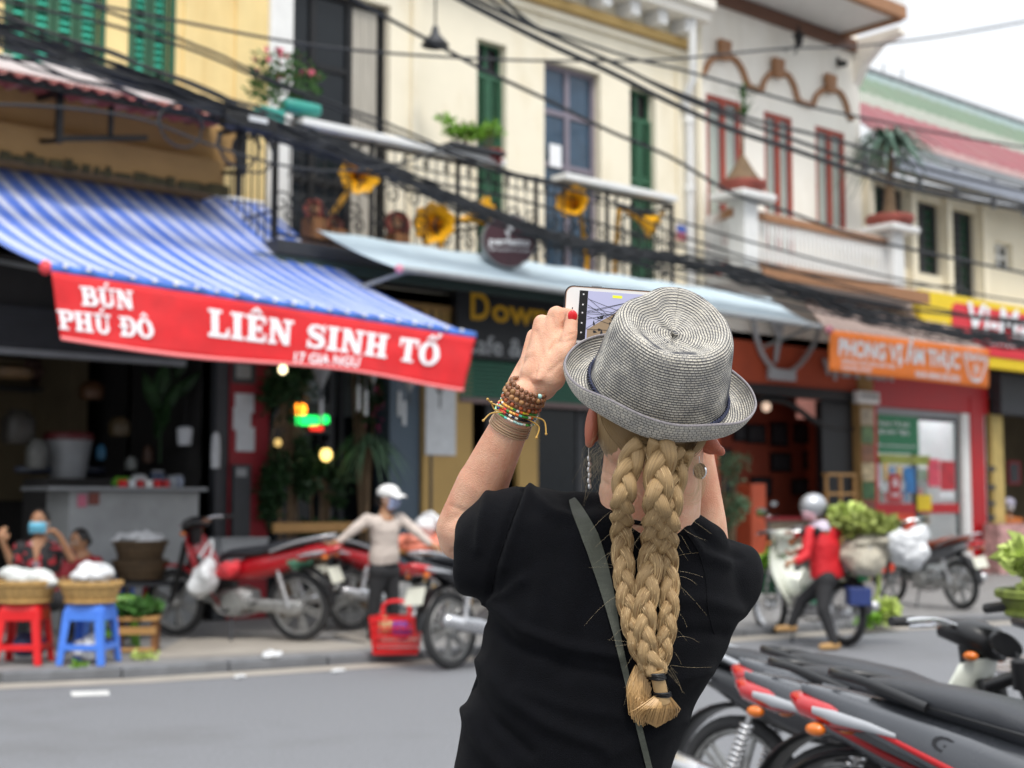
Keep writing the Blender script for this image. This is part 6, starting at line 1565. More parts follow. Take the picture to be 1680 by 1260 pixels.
m_cordt = mat('tan_cord', C('#a08468'), .6, var=.2, scale=100); m_gc = mat('gold_cord', C('#c9a050'), .5, var=.2)
for k in range(5):
    c = arm_at(842 - k * 1.8, 690 + k * 3.4); u, w_ = ring_frame(c); R0 = arm_r(c) + .0012; g = MB(); g.tube([c + (u * math.cos(2 * PI * i / 40) + w_ * math.sin(2 * PI * i / 40)) * R0 for i in range(40)], .0012, 6, closed=True); g.build('bracelet', m_cordt, HERO, smooth=True, label='thin tan cord bracelet')
g = MB()
for (x0, y0, x1, y1) in ((806, 678, 793, 690), (812, 672, 806, 660), (892, 690, 896, 712), (884, 700, 880, 718), (808, 662, 800, 655)):
    a, c = H(x0, y0, 1.985), H(x1, y1, 1.98); g.tube(catmull([H((x0 + 845) / 2, (y0 + 675) / 2, 1.975), a, c], 6), .0011, 6); g.ell(c, (.002, .002, .002), 8, 6)
g.build('cord_ends', m_gc, HERO, smooth=True, kind='stuff')

# ================================================================ motorbikes
m_reflector = mat('orange_lens', C('#d8701c'), .15, var=.05, coat=.5); m_redlens = mat('red_lens', C('#b8141c'), .12, var=.05, coat=.8); m_clear = mat('clear_lens', (.36, .37, .39), .08, var=.05, coat=.8)
m_engine = mat('engine_alloy', (.36, .36, .35), .5, metal=.6, var=.25, scale=14, stain=.5, stain_col=(.08, .07, .06), grime=9)
m_bikeblack = mat('black_plastic', (.012, .012, .013), .35, var=.15, spec=.5); m_vinyl = mat('seat_vinyl', (.022, .024, .029), .40, var=.15, scale=20, bump=.25, bscale=260, spec=.5)
m_plate = mat('number_plate', (.62, .62, .52), .5, var=.06); m_mirror = mat('mirror_glass', (.5, .52, .54), .05, metal=1, var=.02)
m_bred = mat('red_gloss', C('#b01420'), .22, var=.06, coat=.5); m_bwhite = mat('ivory_gloss', C('#d9dccf', .9), .25, var=.05, coat=.5); m_bgrey = mat('grey_gloss', (.085, .09, .10), .28, var=.1, coat=.5); m_bblack = mat('black_gloss', (.015, .015, .018), .15, var=.1, coat=.6); m_bsilver = mat('silver_paint', (.42, .43, .45), .3, metal=.5, var=.06, coat=.4)
def wheel(par, x, alloy=True, R_=.262, name='wheel'):
    g = MB(); g.tube([(x + R_ * math.cos(2 * PI * i / 36), 0, R_ + .031 + R_ * math.sin(2 * PI * i / 36)) for i in range(36)], .031, 10, closed=True, up=V((0, 1, 0)), flat=1.15)
    w_ = g.build('tyre', m_rubber, par, local=True, smooth=True)
    z = R_ + .031; g = MB(); g.tube([(x + .226 * math.cos(2 * PI * i / 36), 0, z + .226 * math.sin(2 * PI * i / 36)) for i in range(36)], .013, 8, closed=True, up=V((0, 1, 0)), flat=1.8)
    Mw = TR(x, 0, z, rx=R(90)); g.lathe([(.012, -.075), (.045, -.06), (.055, -.03), (.055, .03), (.045, .06), (.012, .075)], 16, Mw)
    if alloy:
        for k in range(6):
            a = 2 * PI * k / 6 + .3
            for s_ in (-.10, .10): g.bar((x + .04 * math.cos(a + s_ * 3), 0, z + .04 * math.sin(a + s_ * 3)), (x + .222 * math.cos(a + s_), 0, z + .222 * math.sin(a + s_)), .018, .022, V((0, 1, 0)))
    else:
        for k in range(28):
            a = 2 * PI * k / 28; b = a + (.5 if k % 2 else -.5); y = .03 if k % 4 < 2 else -.03
            g.tube([(x + .05 * math.cos(b), y, z + .05 * math.sin(b)), (x + .222 * math.cos(a), 0, z + .222 * math.sin(a))], .0025, 4)
    g.build('rim', m_steel if not alloy else m_engine, w_, local=True, smooth=True)
    return w_
def fender(par, x, a0, a1, r, hw, m_, name='mudguard', z=.293):
    secs = []
    for i in range(13):
        a = R(a0 + (a1 - a0) * i / 12); c = V((x + r * math.cos(a), 0, z + r * math.sin(a))); up = V((math.cos(a), 0, math.sin(a))); e = math.sin(PI * (i + .6) / 13.2) ** .4
        secs.append((c, hw * e, .012, (V((0, 1, 0)), up)))
    g = MB(); g.loft(secs, 12, 3); return g.build(name, m_, par, local=True, smooth=True)
def motorbike(label, M, body, shield, seat=None, alloy=True, plate=True, mirrors=True, group='parked motorbikes', sleek=False, taillight=True, cat='motorbike', rack=True, thin=False, stripe=None, cub=False):
    seat = seat or m_vinyl; t = thing('motorbike', label, cat, group=group, M=M)
    B = lambda g, n, m_, sm=True, **k: g.build(n, m_, k.pop('par', t), local=True, smooth=sm, **k)
    wheel(t, .62, alloy); wheel(t, -.62, alloy)
    g = MB(); secs = [((.06, 0, .54), .05, .05), ((-.08, 0, .585), .10, .09), ((-.28, 0, .625), .13, .115), ((-.5, 0, .67), .128, .10), ((-.72, 0, .735), .10, .062), ((-.9, 0, .785), .07, .038), ((-1.0, 0, .81), .045, .02)]
    g.loft(secs, 20, 2.6); bd = B(g, 'rear_body', body)
    if sleek:        # pointed side fairings with a coloured stripe
        for s_ in (-1, 1):
            g = MB(); g.loft([((.02, .115 * s_, .50), .012, .03), ((-.2, .135 * s_, .585), .014, .072), ((-.5, .132 * s_, .675), .014, .062), ((-.8, .098 * s_, .76), .012, .038), ((-1.0, .06 * s_, .82), .008, .012)], 12, 2.4); sp_ = B(g, 'side_fairing', m_bgrey)
            g = MB(); g.loft([((.04, .128 * s_, .475), .004, .006), ((-.2, .150 * s_, .545), .004, .010), ((-.5, .147 * s_, .640), .004, .010), ((-.78, .112 * s_, .735), .004, .006)], 8, 2.2); B(g, 'stripe', stripe or m_red, par=sp_)
            if stripe:
                g = MB(); vs, fs = text2d('Galaxy SR', .02, .35); x0 = min(a for a, b in vs); x1 = max(a for a, b in vs)
                # follows the rising side panel
                P0, P1 = V((-.28, .154 * s_, .590)), V((-.60, .140 * s_, .685))
                d_ = (P1 - P0)
                if s_ < 0: pts = [P1 - d_ * ((a - x0) / (x1 - x0)) + V((0, .003, 1)) * 1.0 * 0 + V((0, .004, b * .058 + .02)) for a, b in vs]
                else: pts = [P0 + d_ * ((a - x0) / (x1 - x0)) + V((0, -.004, b * .058 + .02)) for a, b in vs]
                g.add(pts, fs); B(g, 'lettering', m_bblack, False, par=sp_)
    g = MB(); g.loft([((.14, 0, .66), .035, .02), ((.10, 0, .70), .065, .03), ((.0, 0, .722), .095, .040), ((-.16, 0, .738), .122, .046), ((-.32, 0, .752), .134, .050), ((-.44, 0, .785), .136, .052), ((-.60, 0, .812), .122, .046), ((-.74, 0, .832), .094, .036), ((-.82, 0, .842), .05, .02)], 24, 2.7); st_ = B(g, 'seat', seat)
    g = MB()
    for s_ in (-1, 1): g.tube(catmull([(.10, .062 * s_, .688), (-.16, .126 * s_, .722), (-.44, .139 * s_, .770), (-.74, .096 * s_, .822)], 6), .004, 5)
    B(g, 'piping', m_bikeblack, par=st_)
    g = MB(); g.loft([((.40, 0, .66), .06, .075), ((.30, 0, .54), .07, .08), ((.15, 0, .46), .07, .07), ((.0, 0, .50), .06, .07)], 14, 2.6); B(g, 'frame_cover', m_bikeblack if not cub else shield)
    def shf(u, v, o=0):
        s_ = 2 * u - 1; wv = .17 * (.62 + .5 * math.sin(PI * min(1, v * .95 + .08))); return V((.43 - .30 * v ** 1.2 + .07 * (1 - s_ * s_) - .03, s_ * wv, .90 - .60 * v - .03 * s_ * s_ * (1 - v)))
    g = MB(); g.sheet(shf, 20, 16, (-.014, 0, 0)); B(g, 'leg_shield', shield)
    fender(t, .62, -12, 150, .325, .062, body if not cub else shield, 'front_mudguard')
    for s_ in (-1, 1):
        g = MB(); g.tube([(.62, .068 * s_, .293), (.53, .068 * s_, .55), (.45, .060 * s_, .82)], [.022, .024, .028], 8); B(g, 'fork_leg', m_steel if cub else m_bikeblack)
    g = MB(); g.loft([((.50, 0, .93), .04, .04), ((.47, 0, .95), .085, .062), ((.40, 0, .975), .105, .062), ((.31, 0, .99), .09, .045), ((.26, 0, .985), .05, .025)], 18, 2.5); g.loft([((.40, 0, .80), .05, .05, (V((0, 1, 0)), V((1, 0, 0)))), ((.38, 0, .95), .06, .05, (V((0, 1, 0)), V((1, 0, 0))))], 12); cw = B(g, 'handlebar_cowl', m_bikeblack if not cub else shield)
    g = MB(); g.ell((.485, 0, .945), (.035, .066, .045), 16, 10); B(g, 'headlight', m_clear, par=cw)
    g = MB(); g.ell((.275, 0, 1.0), (.03, .062, .022), 14, 8); B(g, 'gauge', mat('gauge', C('#7a5038'), .1, var=.2, coat=.8), par=cw)
    g = MB(); g.tube(catmull([(.24, -.34, 1.005), (.32, -.17, 1.02), (.37, 0, .99), (.32, .17, 1.02), (.24, .34, 1.005)], 6), .012, 8); hb = B(g, 'handlebar', m_chrome)
    for s_ in (-1, 1):
        g = MB(); g.tube([(.232, .36 * s_, 1.004), (.268, .255 * s_, 1.012)], .0185, 10); B(g, 'grip', m_rubber, par=hb)
        g = MB(); g.tube(catmull([(.33, .18 * s_, 1.005), (.33, .26 * s_, .998), (.30, .35 * s_, .99)], 4), .006, 6); B(g, 'lever', m_chrome, par=hb)
        if mirrors:
            g = MB(); g.tube(catmull([(.30, .19 * s_, 1.02), (.30, .24 * s_, 1.12), (.27, .29 * s_, 1.19)], 5), .006, 6); Mm = TR(.262, .315 * s_, 1.205, rz=R(-8 * s_), ry=R(-8)); g.loft([(Mm @ V((x, 0, 0)), a, b) for x, a, b in ((-.012, .058, .038), (-.006, .064, .044), (.012, .055, .036), (.026, .03, .02))], 18, 2.3); mi = B(g, 'mirror', m_bikeblack)
            g = MB(); g.loft([(Mm @ V((x, 0, 0)), .054, .034) for x in (-.0145, -.0122)], 18, 2.3); B(g, 'mirror_glass', m_mirror, par=mi)
        for c_ in ((.43, .125 * s_, .90), (-.94, .092 * s_, .715)): g = MB(); g.ell(c_, (.03, .022, .018), 10, 7); B(g, 'indicator', m_reflector)
    g = MB(); g.loft([((.16, 0, .33), .07, .05), ((.08, 0, .33), .105, .10), ((-.1, 0, .34), .11, .11), ((-.2, 0, .34), .08, .08)], 14, 3.2)
    for y in (-.115, .115): g.lathe([(.02, -.03), (.1, -.03), (.105, 0), (.085, .03), (.02, .032)], 20, TR(-.06, y, .32, rx=R(90)))
    for k in range(6): g.cbox((.18 + k * .022, 0, .35 + k * .004), (.010, .125 - k * .006, .115))
    B(g, 'engine', m_engine, sharp=30)
    g = MB(); g.tube(catmull([(.26, -.04, .30), (.22, -.09, .20), (.05, -.135, .175), (-.18, -.14, .235)], 6), .018, 8); ex = B(g, 'exhaust', m_steel)
    g = MB(); g.tube([(-.14, -.145, .225), (-.2, -.148, .24), (-.5, -.16, .30), (-.84, -.165, .375), (-.86, -.165, .38)], [.024, .042, .052, .05, .03], 14); B(g, 'muffler', m_steel, par=ex)
    g = MB(); g.loft([((-.22, -.2, .26), .004, .022), ((-.5, -.215, .325), .005, .035), ((-.68, -.215, .36), .004, .026)], 10); B(g, 'heat_shield', m_chrome, par=ex)
    for s_ in (-1, 1):
        g = MB(); g.bar((-.08, .085 * s_, .32), (-.64, .095 * s_, .293), .022, .04); B(g, 'swingarm', m_engine)
        g = MB(); g.tube([(-.6, .125 * s_, .30), (-.5, .12 * s_, .60)], .013, 7)
        for k in range(9): f_ = .25 + k * .075; g.lathe([(.028, -.005), (.031, 0), (.028, .005)], 12, TR(-.6 + .1 * f_, (.125 - .005 * f_) * s_, .30 + .30 * f_, ry=R(18)), cap=False)
        B(g, 'shock_absorber', m_steel)
        g = MB(); g.tube([(-.02, .09 * s_, .27), (-.02, .22 * s_, .265)], .013, 8); g.tube([(-.28, .09 * s_, .33), (-.28, .21 * s_, .33)], .011, 8); B(g, 'footrest', m_rubber)
    g = MB(); g.loft([((.0, .105, .32), .012, .055), ((-.3, .112, .31), .012, .045), ((-.66, .118, .293), .012, .065), ((-.72, .118, .293), .01, .03)], 12, 2.6); B(g, 'chain_case', m_engine if not cub else m_bsilver)
    fender(t, -.62, 62, 178, .335, .068, m_bikeblack, 'rear_mudguard')
    if plate:
        g = MB(); g.cbox((-.985, 0, .565), (.006, .19, .14), Matrix.Rotation(R(22), 3, 'Y')); B(g, 'number_plate', m_plate, False, bevel=.003)
    g = MB(); g.loft([((-.80, 0, .742), .08, .026), ((-.9, 0, .756), .105, .044), ((-1.0, 0, .775), .088, .04), ((-1.045, 0, .79), .045, .018)], 16, 2.4); B(g, 'tail_light', m_redlens)
    for s_ in (-1, 1): g = MB(); g.loft([((-.70, .124 * s_, .722), .004, .006), ((-.78, .117 * s_, .738), .010, .013), ((-.88, .104 * s_, .752), .012, .018), ((-.95, .093 * s_, .765), .006, .01)], 10); B(g, 'side_lens', m_clear)
    if rack and not thin:
        g = MB(); g.tube(catmull([(-.45, .145, .76), (-.66, .15, .83), (-.86, .12, .875), (-.97, .05, .89), (-.97, -.05, .89), (-.86, -.12, .875), (-.66, -.15, .83), (-.45, -.145, .76)], 6), .0125, 8); B(g, 'grab_rail', m_bsilver)
    if thin: g = MB(); g.tube(catmull([(-.62, .125, .80), (-.8, .10, .85), (-.92, .05, .865), (-.92, -.05, .865), (-.8, -.10, .85), (-.62, -.125, .80)], 6), .010, 8, flat=1.3); B(g, 'grab_rail', m_bikeblack)
    g = MB(); g.tube([(-.02, .1, .22), (-.10, .24, .015)], .011, 7); g.tube([(-.10, .24, .012), (-.15, .26, .012)], .014, 6); B(g, 'side_stand', m_dkgrey)
    return t
def bike_at(px_f, py, px_r, zg, near_front=False, s=1.0, lean=0.0):
    """rear wheel contact at (px_r, py); the front wheel contact is found on the sight line px_f"""
    r = onZ(px_r, py, zg); Lw_ = 1.24 * s; best = None
    for i in range(400):
        d = 3 + i * .05
        q = EYE + ray(px_f, 900) * d; q = V((q.x, q.y, zg)); e = abs((q - r).length - Lw_); nearer = (q - EYE).length < (r - EYE).length
        if nearer == near_front and (best is None or e < best[0]): best = (e, q)
    q = best[1]; h = (q - r).normalized(); c = (q + r) / 2
    return Matrix.Translation(c) @ Matrix.Rotation(math.atan2(h.y, h.x), 4, 'Z') @ Matrix.Rotation(lean, 4, 'X') @ Matrix.Scale(s, 4)
def cam_place(lat, d, hx_, hy_, s=1.0, lean=R(-6), z=0):
    c = EYE + CR * lat + V((CF.x, CF.y, 0)).normalized() * d; h = CR * hx_ + V((CF.x, CF.y, 0)).normalized() * hy_
    return Matrix.Translation((c.x, c.y, z)) @ Matrix.Rotation(math.atan2(h.y, h.x), 4, 'Z') @ Matrix.Rotation(lean, 4, 'X') @ Matrix.Scale(s, 4)
RB = motorbike('red and black motorbike before the maroon pillar, white plastic bag on its handlebar', bike_at(293, 1052, 492, SWZ, False, 1.08, R(-5)), m_bred, m_bred, mirrors=False)
motorbike('dark motorbike with a red tail behind the woman in the white cap', bike_at(735, 1034, 578, SWZ, False, 1.02, R(-5)), m_bred, m_bblack, mirrors=False)
motorbike('black motorbike with silver exhaust just left of the woman in the straw hat', bike_at(905, 1098, 741, 0, False, 1.05, R(-5)), m_bblack, m_bblack, mirrors=False)
motorbike('dark grey scooter with an orange brown seat beside the red pillar', bike_at(1462, 1000, 1580, SWZ, False, 1.0, R(-5)), m_bgrey, m_bikeblack, seat=mat('orange_brown_vinyl', C('#8c3f24'), .5, var=.15), alloy=True, mirrors=False)
motorbike('dark motorbike parked before the orange restaurant behind the rider', bike_at(1232, 962, 1300, SWZ, False, 1.0, R(-5)), m_bblack, m_bikeblack)
# front row, bottom right
motorbike('black motorbike, farthest of the three seats at the bottom right', cam_place(1.46, 4.05, .74, -.67, .97), m_bgrey, m_bgrey, sleek=True, thin=True, plate=False, group='motorbikes at the bottom right')
motorbike('grey motorbike, middle one of the three seats at the bottom right', cam_place(1.43, 3.62, .76, -.65, .98), m_bgrey, m_bgrey, sleek=True, thin=True, plate=False, group='motorbikes at the bottom right')
motorbike('grey motorbike with a red stripe and dark lettering, nearest at the bottom right', cam_place(1.54, 3.20, .77, -.64, 1.0), m_bgrey, m_bgrey, sleek=True, thin=True, plate=False, stripe=m_red, group='motorbikes at the bottom right')
IV = motorbike('ivory scooter with a black handlebar cowl beyond the row of seats', cam_place(1.24, 4.95, .74, -.67, .90), m_bblack, m_bwhite, mirrors=False, group='motorbikes at the bottom right')
g = MB(); mc = atd(1650, 1058, 4.55); g.loft([(mc + CB * z_, a_, b_, ((CR * .85 - CU * .5).normalized(), (CU * .85 + CR * .5).normalized())) for z_, a_, b_ in ((-.02, .045, .02), (0, .062, .036), (.012, .055, .03))], 18, 2.2); g.tube([mc + CR * .03 - CU * .02, atd(1678, 1092, 4.5)], .008, 6); g.build('mirror', m_bikeblack, IV, smooth=True)
g = MB(); g.tube([atd(1620, 1126, 4.5), atd(1690, 1103, 4.4)], .022, 8); g.tube([atd(1676, 1084, 4.4), atd(1680, 1130, 4.4)], .035, 10); g.build('other_bike_bar', m_bikeblack, IV, smooth=True)  # black bar of another bike, added here as part of the scooter
CUBM = bike_at(1262, 1060, 1388, 0, False, 1.02)
CUB = motorbike('ivory motorbike loaded with vegetables and sacks under the rider in red', CUBM, m_bwhite, m_bwhite, alloy=False, cub=True, group=None, plate=False)

# ================================================================ people
m_hairb = mat('black_hair', (.012, .010, .009), .4, var=.4, scale=60, stretch=(1, 1, .2), bump=.4, bscale=120)
def hand(b, w_, d, side, curl=.4, up=V((0, 0, 1)), s=1.0):
    d = d.normalized(); sd = d.cross(up).normalized() * side; nrm = sd.cross(d).normalized(); pal = w_ + d * .075 * s
    b.cap_(w_, pal - sd * .018 * s, .024 * s, .022 * s, 10); b.cap_(w_, pal + sd * .018 * s, .024 * s, .022 * s, 10)
    for k, L in enumerate((.058, .066, .062, .048)):
        q = pal + sd * (.027 - .018 * k) * s + d * .012 * s; a = curl; p1 = q + (d * math.cos(a) - nrm * math.sin(a)) * L * .5 * s; p2 = p1 + (d * math.cos(a * 2.2) - nrm * math.sin(a * 2.2)) * L * .5 * s
        b.cap_(q, p1, .0092 * s, .0085 * s, 8, 3); b.cap_(p1, p2, .0085 * s, .0072 * s, 8, 3)
    q = w_ + d * .03 * s + sd * .028 * s; p1 = q + (d * .7 + sd * .7).normalized() * .035 * s; b.cap_(q, p1, .012 * s, .0105 * s, 8, 3); b.cap_(p1, p1 + (d * .9 + sd * .2 - nrm * .3).normalized() * .03 * s, .0105 * s, .0085 * s, 8, 3)
def person(label, loc, J, face, top, bottom, skin, shoe, sleeve=1.0, hair=True, bun=True, curl=(.5, .5), torso_w=.15, headup=V((0, 0, 1)), vneck=False, name='person', collar=None, hem=.02):
    """J: world joints; face: unit direction the head looks; sleeve 1 = to the wrist, .4 = short"""
    t = thing(name, label, 'person', loc); f = V(face).normalized(); u = (headup - f * headup.dot(f)).normalized(); s_ = u.cross(f).normalized(); HM = Matrix((f, s_, u)).transposed(); hd = J['hd']
    b = MB(); b.ell(hd, (.092, .074, .108), 18, 12, HM); b.ell(hd + f * .035 - u * .06, (.05, .05, .05), 12, 8, HM); b.cap_(hd + f * .09 - u * .0, hd + f * .105 - u * .025, .009, .013, 8)
    for k in (-1, 1): b.ell(hd + s_ * .076 * k - u * .01, (.018, .009, .030), 8, 6, HM)
    b.cap_(hd - u * .06 - f * .01, J['nk'], .048, .052); b.cap_(J['nk'], J['nk'].lerp(J['che'], .3), .055, .09)
    for k in 'LR':
        b.cap_(J['sh' + k], J['el' + k], .044, .036); b.cap_(J['el' + k], J['wr' + k], .036, .024); hand(b, J['wr' + k], J['ha' + k] - J['wr' + k], 1 if k == 'L' else -1, curl[0 if k == 'L' else 1])
    remeshed(b, .0065, 3).build('body', skin, t, smooth=True, sharp=None)
    for k in (-1, 1):
        c = hd + f * .082 + s_ * .03 * k + u * .004; g = MB(); g.ell(c, (.011, .015, .009), 10, 6, HM); e = g.build('eye', m_eye, t, smooth=True); g = MB(); g.ell(c + f * .008, (.006, .006, .007), 8, 6, HM); g.build('iris', m_iris, e, smooth=True)
        g = MB(); g.tube([c + f * .006 + u * .024 - s_ * k * .014, c + f * .010 + u * .029, c + f * .002 + u * .024 + s_ * k * .02], .0035, 5); g.build('eyebrow', m_hairb, t)
    g = MB(); g.tube([hd + f * (.088 - .01 * x * x) - u * .056 + s_ * x * .022 for x in (-1, 0, 1)], [.003, .0065, .003], 7); g.build('mouth', m_lip, t, smooth=True)
    c = MB(); P, Ce, N = J['pel'], J['che'], J['nk']; ax_ = (J['shL'] - J['shR']); cl = Ce.lerp(N, .1); hw = ax_.length / 2
    sdv = ax_.normalized(); fwd_ = sdv.cross((N - P).normalized()).normalized()
    if fwd_.dot(f) < 0 and abs(fwd_.dot(f)) > .5: fwd_ = -fwd_
    secs = [(P + (P - Ce).normalized() * hem, torso_w * 1.08, .115, (sdv, fwd_)), (P.lerp(Ce, .15), torso_w * 1.08, .12, (sdv, fwd_)), (P.lerp(Ce, .5), torso_w * .98, .105, (sdv, fwd_)), (Ce, torso_w * 1.08, .115, (sdv, fwd_)), (Ce.lerp(N, .5), hw * .92, .09, (sdv, fwd_)), (Ce.lerp(N, .85), hw * .6, .06, (sdv, fwd_)), (N - (N - Ce).normalized() * .01, .062, .055, (sdv, fwd_))]
    c.loft(secs, 22, 2.3)
    for k in 'LR':
        c.cap_(J['sh' + k].lerp(Ce, .25), J['sh' + k], .065, .053); e1 = J['sh' + k].lerp(J['el' + k], min(1, sleeve * 2)); c.cap_(J['sh' + k], e1, .052, .045 if sleeve > .5 else .055)
        if sleeve > .5: c.cap_(J['el' + k], J['el' + k].lerp(J['wr' + k], sleeve * 2 - 1), .044, .034)
    rm = remeshed(c, .010, 6)
    rm.v = [tuple(V(q) + n * (.008 * noise.noise(V(q) * 9) + .004 * noise.noise(V(q) * 22))) for q, n in zip(rm.v, rm.nr)]
    tp = rm.build('shirt', top, t, smooth=True, sharp=None)
    if vneck:
        g = MB(); a = N + fwd_ * .058; g.add([a + sdv * .045, a - sdv * .045, Ce + fwd_ * .128 - (N - Ce) * -.15], [(0, 1, 2)]); 
    if collar:
        g = MB()
        for k in (-1, 1): g.add([N + f * .02 + sdv * .055 * k + V((0, 0, .02)), N + f * .075 + sdv * .01 * k, N + f * .085 + sdv * .05 * k - V((0, 0, .05)), N + f * .03 + sdv * .075 * k - V((0, 0, .02))], [(0, 1, 2, 3)])
        g.build('collar', collar, tp)
    l = MB(); l.cap_(J['hiL'], J['hiR'], .10, .10)
    for k in 'LR': l.cap_(J['hi' + k], J['kn' + k], .088, .058); l.cap_(J['kn' + k], J['an' + k], .058, .042)
    remeshed(l, .010, 5).build('trousers', bottom, t, smooth=True, sharp=None)
    for k in 'LR':
        a = J['an' + k]; tf = V((J['to' + k] - a)); tf.z = 0; tf.normalize(); zb = a.z - .07; g = MB(); g.cap_(V((a.x, a.y, zb + .035)) - tf * .03, V((a.x, a.y, zb + .03)) + tf * .13, .036, .03, 12); rm = remeshed(g, .009, 3); rm.v = [(x, y, max(z, zb + .002)) for x, y, z in rm.v]; rm.build('shoe', shoe, t, smooth=True)
    if hair:
        g = MB(); g.ell(hd - f * .018 + u * .018, (.092, .084, .105), 18, 12, HM)
        if bun: g.ell(hd - f * .105 - u * .02, (.04, .045, .045), 12, 8, HM)
        hr2 = remeshed(g, .009, 3); hr2.v = [tuple(V(q)) for q in hr2.v]; hr2.build('hair', m_hairb, t, smooth=True, sharp=None)
    return t, HM, f, s_, u
def mask(t, hd, f, s_, u, m_, loops=True):
    g = MB(); g.sheet(lambda a, b: hd + f * (.112 - .055 * (2 * a - 1) ** 2 * 1.0 - .02 * abs(2 * b - 1) + (.012 if b > .5 else 0)) + s_ * (2 * a - 1) * .072 + u * (-.088 + .09 * b - .01 * (1 - b) * (2 * a - 1) ** 2), 14, 8, tuple(f * .003)); o = g.build('face_mask', m_, t, smooth=True, sharp=None)
    g = MB()
    for k in (-1, 1): g.tube([hd + f * .055 + s_ * .072 * k - u * .02, hd + s_ * .084 * k + u * .0, hd + f * .055 + s_ * .072 * k - u * .07], .0015, 4)
    g.build('ear_loop', m_letter, o)
TC = -CF; TC = V((TC.x, TC.y, 0)).normalized(); IR = CR.copy()      # towards the camera, image right
# woman standing in the white cap
base = onZ(622, 1052, SWZ); d = dep(base); P = lambda x, y, k=0: atd(x, y, d + k)
J = dict(hd=P(637, 818), nk=P(632, 842), che=P(632, 868), pel=P(630, 915), shL=P(656, 850, .08), shR=P(601, 852, -.05), elR=P(577, 872, -.12), wrR=P(556, 888, -.15), haR=P(545, 892, -.17), elL=P(684, 873, -.02), wrL=P(706, 893, -.06), haL=P(716, 897, -.08),
         hiL=P(640, 936, .06), hiR=P(622, 936, -.04), knL=P(645, 990, .05), knR=P(614, 990, -.05), anL=P(648, 1036, .08), anR=P(610, 1040, -.03), toL=P(660, 1040, .0), toR=P(622, 1046, -.2))
m_plaid = mat('pale_checked_cotton', C('#c9bcb2', .9), .85, var=.12, scale=30)
t, HM, f, s_, u = person('woman in a white cap and pale checked shirt standing behind the red shopping basket', (base.x, base.y, SWZ), J, (IR * .85 + TC * .45), m_plaid, mat('black_trousers', (.02, .02, .022), .85, var=.2), m_skin2, m_bikeblack, 1.0, collar=mat('dark_collar', (.10, .09, .09), .8), torso_w=.125, curl=(.6, .6), hem=.05)
mask(t, J['hd'], f, s_, u, mat('patterned_mask', C('#8f9ab8'), .8, var=.7, scale=45))
g = MB(); h0 = J['hd'] + u * .055; g.ell(h0, (.108, .096, .075), 18, 10, HM); cp = g.build('cap', m_whitep, t, smooth=True)
g = MB(); g.sheet(lambda a, b: h0 + f * (.07 + .115 * b * (1 - .35 * (2 * a - 1) ** 2)) + s_ * (2 * a - 1) * .085 * (1 - .15 * b) + u * (-.005 - .03 * b * b - .02 * (2 * a - 1) ** 2), 12, 6, tuple(u * .004)); g.build('cap_peak', m_whitep, cp, smooth=True)
# seated seller in a blue mask
base = onZ(60, 1075, SWZ); d = 11.9; P = lambda x, y, k=0: atd(x, y, d + k)
J = dict(hd=P(65, 857), nk=P(66, 884), che=P(68, 915), pel=P(66, 972), shL=P(101, 897), shR=P(33, 897), elR=P(20, 925, -.05), wrR=P(6, 892, -.12), haR=P(3, 872, -.14), elL=P(117, 917, -.05), wrL=P(98, 880, -.13), haL=P(84, 868, -.16),
         hiL=P(88, 985), hiR=P(46, 985), knL=P(112, 988, -.35), knR=P(30, 988, -.35), anL=P(104, 1065, -.25), anR=P(38, 1065, -.25), toL=P(106, 1075, -.5), toR=P(34, 1075, -.5))
for k in ('anL', 'anR'): J[k].z = SWZ + .072
m_floral = mat('black_red_floral', (.02, .016, .018), .7, var=.2)
nt_ = m_floral.node_tree; p_ = nt_.nodes['Principled BSDF']; tcn = nt_.nodes.new('ShaderNodeTexCoord'); vv = nt_.nodes.new('ShaderNodeTexNoise'); vv.inputs['Scale'].default_value = 13; vv.inputs['Detail'].default_value = 2; nt_.links.new(tcn.outputs['Object'], vv.inputs['Vector'])
rp = nt_.nodes.new('ShaderNodeValToRGB'); rp.color_ramp.interpolation = 'CONSTANT'; rp.color_ramp.elements[0].color = (.015, .012, .014, 1); rp.color_ramp.elements[1].position = .58; rp.color_ramp.elements[1].color = (.45, .03, .04, 1); e = rp.color_ramp.elements.new(.68); e.color = (.3, .3, .35, 1)
nt_.links.new(vv.outputs['Fac'], rp.inputs[0]); nt_.links.new(rp.outputs[0], p_.inputs['Base Color'])
t, HM, f, s_, u = person('seller in a blue face mask and floral blouse seated behind the noodle baskets', (J['pel'].x, J['pel'].y, SWZ), J, (TC + IR * .05), m_floral, mat('black_trousers', (.02, .02, .022), .85, var=.2), m_skin2, m_bikeblack, .38, torso_w=.15, curl=(.9, .5))
mask(t, J['hd'], f, s_, u, mat('blue_mask', C('#6fbcd8'), .7, var=.06))
g = MB(); g.add([J['nk'] + TC * .075 + IR * .05, J['nk'] + TC * .075 - IR * .05, J['che'] + TC * .142 - V((0, 0, .05))], [(0, 1, 2)]); g.build('neckline', m_skin2, t)
